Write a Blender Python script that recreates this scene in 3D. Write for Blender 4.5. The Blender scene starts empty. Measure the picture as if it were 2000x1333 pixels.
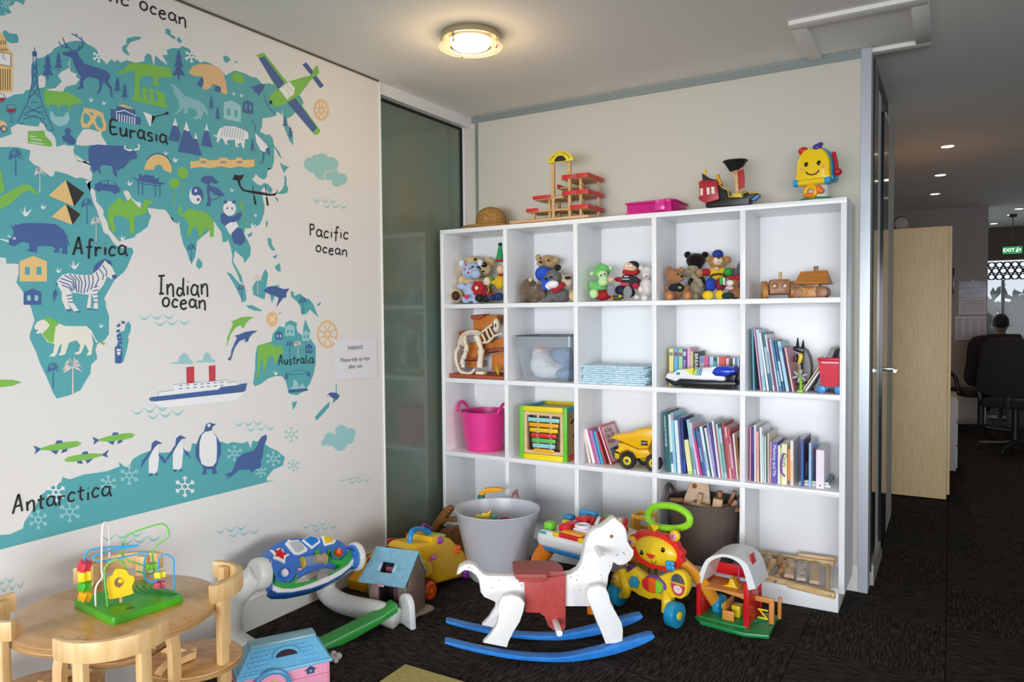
import bpy, bmesh, math, random
from mathutils import Vector as V, Matrix as M, Euler
random.seed(11)
D = bpy.data; SC = bpy.context.scene; COL = SC.collection; pi = math.pi
sin, cos, rad = math.sin, math.cos, math.radians

# ---------------------------------------------------------------- camera, world, light, exposure
def lin(h):
    r = []
    for i in (0, 2, 4):
        c = int(h[i:i+2], 16)/255
        r.append(c/12.92 if c <= .04045 else ((c+.055)/1.055)**2.4)
    return r
cam = D.objects.new('camera', D.cameras.new('camera')); COL.objects.link(cam); SC.camera = cam
cam.data.lens = 25.955; cam.data.sensor_width = 36; cam.data.clip_start = .05
yaw, pitch, roll = [30.7712,1.9547,-0.4956]
cam.matrix_world = M.Translation((2.5069,-3.4183,1.2966)) @ M.Rotation(rad(yaw), 4, 'Z') @ M.Rotation(rad(90-pitch), 4, 'X') @ M.Rotation(rad(roll), 4, 'Z')
SC.view_settings.view_transform = 'Standard'; SC.view_settings.look = 'None'
SC.view_settings.gamma = 1; SC.view_settings.use_curve_mapping = False; SC.view_settings.exposure = 0.1
W = D.worlds.new('overcast sky'); SC.world = W; W.use_nodes = True
bg = W.node_tree.nodes['Background']; bg.inputs[0].default_value = (*lin('dfe8f2'), 1); bg.inputs[1].default_value = 1.1
def area(name, loc, rot, sx, sy, power, col, spread=180):
    l = D.lights.new(name, 'AREA'); l.shape = 'RECTANGLE'; l.size = sx; l.size_y = sy; l.energy = power; l.color = lin(col); l.spread = rad(spread)
    o = D.objects.new(name, l); COL.objects.link(o); o.location = loc; o.rotation_euler = rot; return o
# daylight through the windows behind the camera (rear wall and right-hand wall)
area('rear_window_daylight', (2.4, -5.85, 1.12), (rad(87), 0, rad(9)), 4.8, 1.4, 39, 'f2f6fc', 58)
area('side_window_daylight', (6.0, -3.3, 1.2), (rad(86), 0, rad(80)), 3.2, 1.2, 15, 'f4f6fa', 44)
area('office_daylight', (4.2, 10.6, 1.5), (rad(-90), 0, 0), 3.5, 1.4, 55, 'e4edf6')

# ---------------------------------------------------------------- materials
MC = {}
def mt(h, rough=.5, metal=0, bump=0, bs=60, nz=0, ns=12, h2=None, emit=0, alpha=1, trans=0, coat=0, sheen=0, stretch=None, spec=.5):
    k = (h, rough, metal, bump, bs, nz, ns, h2, emit, alpha, trans, coat, sheen, stretch, spec)
    if k in MC: return MC[k]
    m = D.materials.new('mat_'+h); m.use_nodes = True; N = m.node_tree.nodes; Lk = m.node_tree.links
    p = N['Principled BSDF']; c = (*lin(h), 1)
    p.inputs['Base Color'].default_value = c; p.inputs['Roughness'].default_value = rough; p.inputs['Metallic'].default_value = metal
    p.inputs['Specular IOR Level'].default_value = spec
    if alpha < 1: p.inputs['Alpha'].default_value = alpha
    if trans: p.inputs['Transmission Weight'].default_value = trans
    if coat: p.inputs['Coat Weight'].default_value = coat
    if sheen: p.inputs['Sheen Weight'].default_value = sheen
    if emit: p.inputs['Emission Color'].default_value = c; p.inputs['Emission Strength'].default_value = emit
    if nz or bump:
        tc = N.new('ShaderNodeTexCoord'); mp = N.new('ShaderNodeMapping'); Lk.new(tc.outputs['Object'], mp.inputs[0])
        if stretch: mp.inputs['Scale'].default_value = stretch
    if nz:
        n = N.new('ShaderNodeTexNoise'); n.inputs['Scale'].default_value = ns; n.inputs['Detail'].default_value = 4; Lk.new(mp.outputs[0], n.inputs[0])
        r = N.new('ShaderNodeMapRange'); r.inputs[1].default_value = .35; r.inputs[2].default_value = .65; Lk.new(n.outputs[0], r.inputs[0])
        x = N.new('ShaderNodeMix'); x.data_type = 'RGBA'; Lk.new(r.outputs[0], x.inputs[0])
        c2 = (*lin(h2), 1) if h2 else (*[v*(1-nz) for v in c[:3]], 1)
        x.inputs[6].default_value = c; x.inputs[7].default_value = c2; Lk.new(x.outputs[2], p.inputs['Base Color'])
    if bump:
        n = N.new('ShaderNodeTexNoise'); n.inputs['Scale'].default_value = bs; n.inputs['Detail'].default_value = 3; Lk.new(mp.outputs[0], n.inputs[0])
        b = N.new('ShaderNodeBump'); b.inputs['Strength'].default_value = bump; b.inputs['Distance'].default_value = .004
        Lk.new(n.outputs[0], b.inputs['Height']); Lk.new(b.outputs[0], p.inputs['Normal'])
    MC[k] = m; return m
def pl(h, rough=.32): return mt(h, rough)                               # moulded plastic
def wood(h, h2, s=(1, 14, 14), rough=.42, ns=6): return mt(h, rough, nz=.3, ns=ns, h2=h2, stretch=s)
def fur(h, h2=None, bs=180): return mt(h, .95, bump=.9, bs=bs, nz=.25, ns=40, h2=h2, sheen=.25, spec=.1)
def paint(h): return mt(h, .38, bump=.08, bs=40)
WHITE = 'f1f2f3'

# ---------------------------------------------------------------- mesh builder
def rotm(r): return r.to_4x4() if isinstance(r, M) else Euler(tuple(rad(a) for a in r)).to_matrix().to_4x4()
def align(p0, p1):
    d = V(p1)-V(p0); q = V((0, 0, 1)).rotation_difference(d) if d.length > 1e-9 else M.Identity(3).to_quaternion()
    return M.Translation((V(p0)+V(p1))/2) @ q.to_matrix().to_4x4(), d.length
def sp(pts, k=6, closed=False):
    P = [V(p) for p in pts]; n = len(P); out = []
    for i in range(n if closed else n-1):
        g = (lambda j: P[j % n]) if closed else (lambda j: P[min(max(j, 0), n-1)])
        a, b, c, d = g(i-1), g(i), g(i+1), g(i+2)
        for t in range(k):
            t /= k
            out.append(.5*((2*b)+(c-a)*t+(2*a-5*b+4*c-d)*t*t+(3*b-a-3*c+d)*t**3))
    if not closed: out.append(P[-1])
    return out
class G:
    def __init__(s): s.b = bmesh.new()
    def raw(s, vs, fs, T=None, mi=0):
        bv = [s.b.verts.new(T @ V(v) if T else V(v)) for v in vs]
        for f in fs:
            try: s.b.faces.new([bv[i] for i in f]).material_index = mi
            except ValueError: pass
        return s
    def _mi(s, n0, mi):
        if mi:
            s.b.faces.ensure_lookup_table()
            for f in s.b.faces[n0:]: f.material_index = mi
    def box(s, c, d, r=(0, 0, 0), bev=0, seg=2, mi=0):
        n0 = len(s.b.faces)
        ret = bmesh.ops.create_cube(s.b, size=1, matrix=M.Translation(c) @ rotm(r) @ M.Diagonal((*d, 1)))
        if bev:
            es = {e for v in ret['verts'] for e in v.link_edges}
            bmesh.ops.bevel(s.b, geom=list(es), offset=min(bev, .49*min(d)), segments=seg, affect='EDGES', profile=.5)
        s._mi(n0, mi); return s
    def cyl(s, p0, p1, r0, r1=None, n=16, bev=0, mi=0):
        T, L = align(p0, p1); n0 = len(s.b.faces)
        ret = bmesh.ops.create_cone(s.b, cap_ends=True, segments=n, radius1=r0, radius2=r0 if r1 is None else r1, depth=L, matrix=T)
        if bev:
            es = {e for v in ret['verts'] for e in v.link_edges if any(len(f.verts) > 4 for f in e.link_faces)}
            bmesh.ops.bevel(s.b, geom=list(es), offset=bev, segments=2, affect='EDGES', profile=.5)
        s._mi(n0, mi); return s
    def ell(s, c, r, rot=(0, 0, 0), n=16, mi=0):
        n0 = len(s.b.faces)
        if not hasattr(r, '__len__'): r = (r, r, r)
        bmesh.ops.create_uvsphere(s.b, u_segments=n, v_segments=max(6, n//2+2), radius=1, matrix=M.Translation(c) @ rotm(rot) @ M.Diagonal((*r, 1)))
        s._mi(n0, mi); return s
    def lathe(s, prof, c=(0, 0, 0), n=32, T=None, mi=0, sx=1, sy=1):
        T = (T or M.Identity(4)); T = M.Translation(c) @ T; vs = []; fs = []; m = len(prof)
        for i in range(n):
            a = 2*pi*i/n
            for r, z in prof: vs.append((r*cos(a)*sx, r*sin(a)*sy, z))
        for i in range(n):
            j = (i+1) % n
            for k in range(m-1): fs.append((i*m+k, j*m+k, j*m+k+1, i*m+k+1))
        s.raw(vs, fs, T, mi); bmesh.ops.remove_doubles(s.b, verts=s.b.verts[-len(vs):], dist=1e-6); return s
    def tube(s, pts, r, n=8, closed=False, mi=0, sq=1):
        P = [V(p) for p in pts]; m = len(P); vs = []; fs = []
        up = None
        for i, p in enumerate(P):
            t = (P[(i+1) % m]-P[i-1]) if closed else (P[min(i+1, m-1)]-P[max(i-1, 0)])
            t.normalize()
            if up is None: up = V((0, 0, 1)) if abs(t.z) < .9 else V((0, 1, 0))
            up = (up-t*up.dot(t)).normalized(); sd = t.cross(up)
            rr = r[min(i, len(r)-1)] if hasattr(r, '__len__') else r
            for k in range(n):
                a = 2*pi*k/n; vs.append(p+(up*cos(a)*sq+sd*sin(a))*rr)
        for i in range(m if closed else m-1):
            j = (i+1) % m
            for k in range(n): l = (k+1) % n; fs.append((i*n+k, j*n+k, j*n+l, i*n+l))
        if not closed: fs += [tuple(range(n)), tuple((m-1)*n+k for k in reversed(range(n)))]
        return s.raw(vs, fs, None, mi)
    def prism(s, poly, w0, w1, T=None, bev=0, mi=0, seg=2):
        # polygon in (u, v) extruded along w; default T puts u on x, v on z, w on y
        T = T or XZ; n = len(poly); n0 = len(s.b.faces)
        bv = [s.b.verts.new(T @ V((u, v, w))) for w in (w0, w1) for u, v in poly]
        fl = [s.b.faces.new(bv[:n]), s.b.faces.new(bv[n:][::-1])]
        for i in range(n): j = (i+1) % n; fl.append(s.b.faces.new((bv[i], bv[n+i], bv[n+j], bv[j])))
        bmesh.ops.recalc_face_normals(s.b, faces=fl)
        if bev:
            es = set(fl[0].edges) | set(fl[1].edges)
            bmesh.ops.bevel(s.b, geom=list(es), offset=bev, segments=seg, affect='EDGES', profile=.5, clamp_overlap=True)
        s._mi(n0, mi); return s
    def ring(s, outer, inner, w0, w1, T=None, mi=0):
        # two loops with the same count: a frame with thickness
        T = T or XZ; n = len(outer); vs = [(u, v, w) for w in (w0, w1) for lp in (outer, inner) for u, v in lp]; fs = []
        for i in range(n):
            j = (i+1) % n
            fs += [(i, j, n+j, n+i), (2*n+i, 3*n+i, 3*n+j, 2*n+j), (i, 2*n+i, 2*n+j, j), (n+i, n+j, 3*n+j, 3*n+i)]
        return s.raw(vs, fs, T, mi)
XZ = M(((1, 0, 0, 0), (0, 0, 1, 0), (0, 1, 0, 0), (0, 0, 0, 1)))
XY = M.Identity(4)
YZ = M(((0, 0, 1, 0), (1, 0, 0, 0), (0, 1, 0, 0), (0, 0, 0, 1)))      # u on y, v on z, w on x
def ob(name, g, m, par=None, loc=None, rz=0, sharp=35, flat=False, kind=None, rot=None):
    bmesh.ops.recalc_face_normals(g.b, faces=g.b.faces[:]) if not getattr(g, 'keep', 0) else None
    me = D.meshes.new(name); g.b.to_mesh(me); g.b.free()
    for x in (m if isinstance(m, (list, tuple)) else [m]): me.materials.append(x)
    if not flat:
        me.polygons.foreach_set('use_smooth', [True]*len(me.polygons)); me.set_sharp_from_angle(angle=rad(sharp))
    o = D.objects.new(name, me); COL.objects.link(o)
    if par: o.parent = par
    if loc: o.location = loc
    if rot: o.rotation_euler = tuple(rad(a) for a in rot)
    elif rz: o.rotation_euler = (0, 0, rad(rz))
    if kind: o['kind'] = kind
    return o
def tag(o, label, cat, group=None, kind=None):
    o['label'] = label; o['category'] = cat
    if group: o['group'] = group
    if kind: o['kind'] = kind
    return o
def thing(name, label, cat, loc=(0, 0, 0), rz=0, group=None, rot=None):
    o = D.objects.new(name, None); o.empty_display_size = .05; COL.objects.link(o); o.location = loc
    o.rotation_euler = tuple(rad(a) for a in rot) if rot else (0, 0, rad(rz))
    return tag(o, label, cat, group)
def dup(o, par, loc=None, rz=None):
    c = o.copy(); COL.objects.link(c); c.parent = par
    if loc: c.location = loc
    if rz is not None: c.rotation_euler = (0, 0, rad(rz))
    return c
def bx(name, c, d, m, par=None, bev=0, r=(0, 0, 0), **k): return ob(name, G().box(c, d, r, bev), m, par, **k)
def circ(cx, cy, r, n=24, ry=None, a0=0): return [(cx+r*cos(a0+2*pi*i/n), cy+(ry or r)*sin(a0+2*pi*i/n)) for i in range(n)]
def rrect(x0, y0, x1, y1, r, k=4):
    o = []
    for cx, cy, a in ((x1-r, y1-r, 0), (x0+r, y1-r, 90), (x0+r, y0+r, 180), (x1-r, y0+r, 270)):
        o += [(cx+r*cos(rad(a+90*i/k)), cy+r*sin(rad(a+90*i/k))) for i in range(k+1)]
    return o
def star(cx, cy, R, r, n=5, a0=90): return [(cx+(r if i % 2 else R)*cos(rad(a0+180*i/n)), cy+(r if i % 2 else R)*sin(rad(a0+180*i/n))) for i in range(2*n)]
def s2(pts, k=5, closed=True): return [(p.x, p.y) for p in sp([(a, b, 0) for a, b in pts], k, closed)]
def text(name, body, size, T, m, par, ext=.0003, align='CENTER', sx=1, space=1):
    cu = D.curves.new(name, 'FONT'); cu.body = body; cu.size = size; cu.align_x = align; cu.align_y = 'CENTER'; cu.extrude = ext; cu.resolution_u = 2; cu.space_character = space
    o = D.objects.new(name, cu); COL.objects.link(o); bpy.context.view_layer.update()
    me = D.meshes.new_from_object(o.evaluated_get(bpy.context.evaluated_depsgraph_get())); D.objects.remove(o)
    me.transform(T @ M.Diagonal((sx, 1, 1, 1))); me.materials.clear(); me.materials.append(m)
    o = D.objects.new(name, me); COL.objects.link(o); o.parent = par; return o
def frame(o, u, v):                                                       # matrix: text x on u, text y on v, normal u x v
    u = V(u).normalized(); v = V(v); v = (v-u*v.dot(u)).normalized(); n = u.cross(v)
    return M.Translation(o) @ M((u, v, n)).transposed().to_4x4()
# ---------------------------------------------------------------- the room
CEIL = 2.494; BY = .317                                                  # ceiling height, back wall plane
def st(name, c, d, m, par=None, bev=0):
    o = bx(name, c, d, m, par, bev)
    if not par: o['kind'] = 'structure'
    return o
wallm = mt('dcdad2', .75, bump=.05, bs=300); ceilm = mt('efece7', .85, bump=.05, bs=200)
alu = mt('a9b0b2', .35, metal=.55); skirt = mt('dedbd4', .4); white = mt('eceef0', .35)
# carpet: square tiles laid quarter-turned, ribs alternate
def carpet(axis):
    m = D.materials.new('carpet_'+axis); m.use_nodes = True; N = m.node_tree.nodes; L = m.node_tree.links; p = N['Principled BSDF']
    p.inputs['Roughness'].default_value = .95; p.inputs['Specular IOR Level'].default_value = .15
    tc = N.new('ShaderNodeTexCoord'); mp = N.new('ShaderNodeMapping'); L.new(tc.outputs['Object'], mp.inputs[0])
    mp.inputs['Scale'].default_value = (16, 150, 20) if axis == 'x' else (150, 16, 20)
    n = N.new('ShaderNodeTexNoise'); n.inputs['Scale'].default_value = 1; n.inputs['Detail'].default_value = 3; n.inputs['Roughness'].default_value = .6; L.new(mp.outputs[0], n.inputs[0])
    r = N.new('ShaderNodeValToRGB'); r.color_ramp.elements[0].position = .42; r.color_ramp.elements[0].color = (*lin('17130f'), 1)
    r.color_ramp.elements[1].position = .66; r.color_ramp.elements[1].color = (*lin('4a433c'), 1); L.new(n.outputs[0], r.inputs[0]); L.new(r.outputs[0], p.inputs['Base Color'])
    b = N.new('ShaderNodeBump'); b.inputs['Strength'].default_value = .8; b.inputs['Distance'].default_value = .006; L.new(n.outputs[0], b.inputs['Height']); L.new(b.outputs[0], p.inputs['Normal'])
    return m
fl = st('floor', (3, 3, -.06), (6.4, 18.4, .1), mt('0c0b0a', .9))
TS = .5; tile = {}
for ax in 'xy':
    g = G().box((0, 0, -.006), (TS-.002, TS-.002, .012), bev=.002, seg=1); tile[ax] = ob('carpet_tile', g, carpet(ax), fl); 
first = {'x': 1, 'y': 1}
for i in range(12):
    for j in range(24):
        x = .25+i*TS; y = -3.75+j*TS; ax = 'xy'[(i+j) % 2]
        if i > 7 and j < 5: continue
        o = tile[ax] if first[ax] else dup(tile[ax], fl)
        first[ax] = 0; o.location = (x-.0, y+.07, 0)
st('ceiling', (3, 3, CEIL+.05), (6.4, 18.4, .1), ceilm)
wl = st('wall_left', (-.06, -3.254, CEIL/2), (.12, 5.492, CEIL), wallm)
st('wall_back', (1.058, BY+.05, CEIL/2), (2.256, .1, CEIL), mt('cbc7bb', .75, bump=.05, bs=300))
for n, c, d in (('wall_right', (6.2, 5.2, CEIL/2), (.1, 14, CEIL)), ('wall_right.001', (6.2, -3.9, .26), (.1, 4.2, .52)), ('wall_right.002', (6.2, -3.9, 2.27), (.1, 4.2, .44))): st(n, c, d, wallm)
# rear wall behind the camera with the wide window opening
for n, c, d in (('wall_rear', (5.55, -6, CEIL/2), (1.4, .1, CEIL)), ('wall_rear.001', (2.4, -6, .2), (4.9, .1, .4)), ('wall_rear.002', (2.4, -6, 2.17), (4.9, .1, .65))): st(n, c, d, wallm)
# frosted glass beside the mural, white header and jamb
gl = st('window_1', (-.058, -.1, 1.22), (.012, .83, 2.42), None or mt('6d857c', .12, nz=.5, ns=1.2, h2='7d7f69', spec=.6))
st('trim_1', (-.03, -.1, 2.462), (.06, .83, .062), white); st('trim_2', (-.045, BY-.012, 1.22), (.04, .022, 2.42), white)
st('trim_3', (-.052, -.1, 2.425), (.02, .83, .012), mt('0c0d0c', .6)); st('trim_4', (-.05, BY-.028, 1.21), (.02, .012, 2.42), mt('0c0d0c', .6))
st('wall_window_back', (-.3, -.1, 1.2), (.05, 1.4, 2.5), mt('4a4a40', .9))
# aluminium trims of the back wall panel
a = [(0.038,2.4889),(0.0616,2.4643),(2.1512,2.4722),(2.1772,2.4947)]
st('trim_5', ((a[0][0]+a[1][0])/2, BY-.003, CEIL/2), (.019, .006, CEIL), mt('8d9896', .4, metal=.3))
st('trim_6', (1.1, BY-.003, CEIL-.022), (2.17, .01, .036), mt('8d9896', .4, metal=.3))
st('trim_7', (2.165, BY-.004, CEIL/2), (.042, .012, CEIL), mt('b9bfc6', .35, metal=.3))
st('baseboard_back', (1.06, BY-.003, .06), (2.19, .006, .12), skirt)
bb = st('baseboard_left', (.009, -3.254, .056), (.018, 5.492, .112), skirt); st('trim_8', (.0095, -3.254, .115), (.019, 5.492, .006), skirt)
st('trim_9', (.004, -.506, CEIL/2), (.01, .006, CEIL), mt('e6e6df', .5))
st('trim_10', (.0, -3.254, CEIL-.004), (.012, 5.492, .008), mt('5d5a52', .7))
# access panel on the ceiling: frame, leaf, edges
hp = thing('ceiling_access_panel', 'white access panel with frame on the ceiling above the shelf end', 'panel', (1.92, -.21, CEIL))
bx('frame', (.25, .045, -.009), (.5, .07, .018), ceilm, hp, .002); bx('frame', (.03, .3, -.009), (.06, .44, .018), ceilm, hp, .002); bx('frame', (.38, .57, -.009), (.24, .06, .018), ceilm, hp, .002); bx('frame', (.47, .31, -.009), (.06, .46, .018), ceilm, hp, .002); bx('leaf', (.25, .29, -.002), (.38, .42, .004), ceilm, hp)
# glazed partition and door running back into the corridor
PX = 2.186; frm = mt('eef2f3', .35); dk = mt('10171a', .2)
st('wall_partition', (PX-.05, .74, CEIL/2), (.09, .75, CEIL), mt('8a8a86', .7))
st('trim_11', (PX-.008, .375, CEIL/2), (.014, .1, CEIL), mt('2a2320', .5)); st('window_2', (PX, .51, 1.27), (.012, .2, 2.4), mt('0d2a2c', .08, spec=.8))
st('trim_12', (PX-.006, .72, 1.2), (.014, .24, 2.4), frm); st('trim_15', (PX-.01, 1.1, 2.45), (.016, 1.5, .086), mt('5c5650', .6))
dr = st('door_1', (PX, 1.01, 1.19), (.03, .32, 2.28), mt('10171c', .1, spec=.8))
st('trim_13', (PX-.006, 1.27, 1.2), (.014, .2, 2.4), mt('eef2f3', .35)); st('wall_corridor', (PX-.05, 1.62, CEIL/2), (.1, .48, CEIL), mt('c9c9c4', .6))
st('trim_14', (PX, .68, .05), (.03, .5, .1), mt('a8a49c', .5))
h = G().tube([(PX+.015, 1.2, .98), (PX+.06, 1.2, .98), (PX+.06, 1.06, .98)], .009, 8)
ob('door_handle', h, mt('c8c8c8', .2, metal=1), dr); 
# ceiling lamp: ring, glass dish, opal diffuser
lp = thing('ceiling_lamp', 'round flush ceiling lamp glowing warm, glass ring below a steel rim', 'lamp', (.742, -.776, CEIL))
ob('base', G().lathe([(0, 0), (.088, 0), (.09, -.03), (0, -.03)], n=40), mt('d8d4c8', .4), lp)
ob('rim', G().lathe([(.118, -.002), (.126, -.002), (.126, -.03), (.118, -.03), (.118, -.002)], n=48), mt('b0a890', .2, metal=.9), lp)
ob('diffuser', G().lathe([(.0, -.058), (.075, -.055), (.086, -.04), (.086, -.031), (0, -.031)], n=40), mt('ffe9bd', .4, emit=11), lp)
ob('glass_dish', G().lathe([(.088, -.060), (.135, -.056), (.135, -.052), (.088, -.056), (.088, -.060)], n=48), mt('fff6e0', .1, alpha=.35, spec=.6), lp)
for i in range(3): ob('pin', G().cyl((.11*cos(2.1*i+.4), .11*sin(2.1*i+.4), -.03), (.11*cos(2.1*i+.4), .11*sin(2.1*i+.4), -.063), .005, n=8), mt('8a8a80', .3, metal=1), lp)
l = D.lights.new('lamp_bulb', 'POINT'); l.energy = 4; l.color = lin('ffdca8'); l.shadow_soft_size = .09; lo = D.objects.new('lamp_bulb', l); COL.objects.link(lo); lo.location = (.742, -.776, CEIL-.115)
# ---------------------------------------------------------------- bookshelf
T_ = .0238; CW = .396; P_ = .4198; SW = 5*CW+6*T_; RZ = [1.3645, .945, .525, .105]; TOPZ = 1.787
shm = mt(WHITE, .32); bs = thing('bookshelf', 'large white cube shelving unit of five columns and four rows', 'bookshelf')
def bxs(n, x0, x1, y0, y1, z0, z1): return bx(n, ((x0+x1)/2, (y0+y1)/2, (z0+z1)/2), (x1-x0, y1-y0, z1-z0), shm, bs, .0012)
bxs('side_panel', 0, T_, 0, BY-.0075, .086, TOPZ-T_); bxs('side_panel', SW-T_, SW, 0, BY-.0075, .086, TOPZ-T_)
bxs('top_panel', 0, SW, 0, BY-.0075, TOPZ-T_, TOPZ); bxs('back_panel', .002, SW-.002, BY-.0135, BY-.0075, .09, TOPZ-.002)
for z in RZ: bxs('shelf', T_, SW-T_, 0.0004, BY-.0135, z-T_, z)
for i in range(1, 5):
    for k in range(4): bxs('divider', i*P_, i*P_+T_, .0002, BY-.0135, RZ[k], (RZ[k-1] if k else TOPZ)-T_)
bxs('plinth', T_, SW-T_, .001, .02, 0, .081); bxs('plinth_side', SW-T_-.018, SW-T_, .02, BY-.02, 0, .081)
def cell(c): return T_+c*P_
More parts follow.
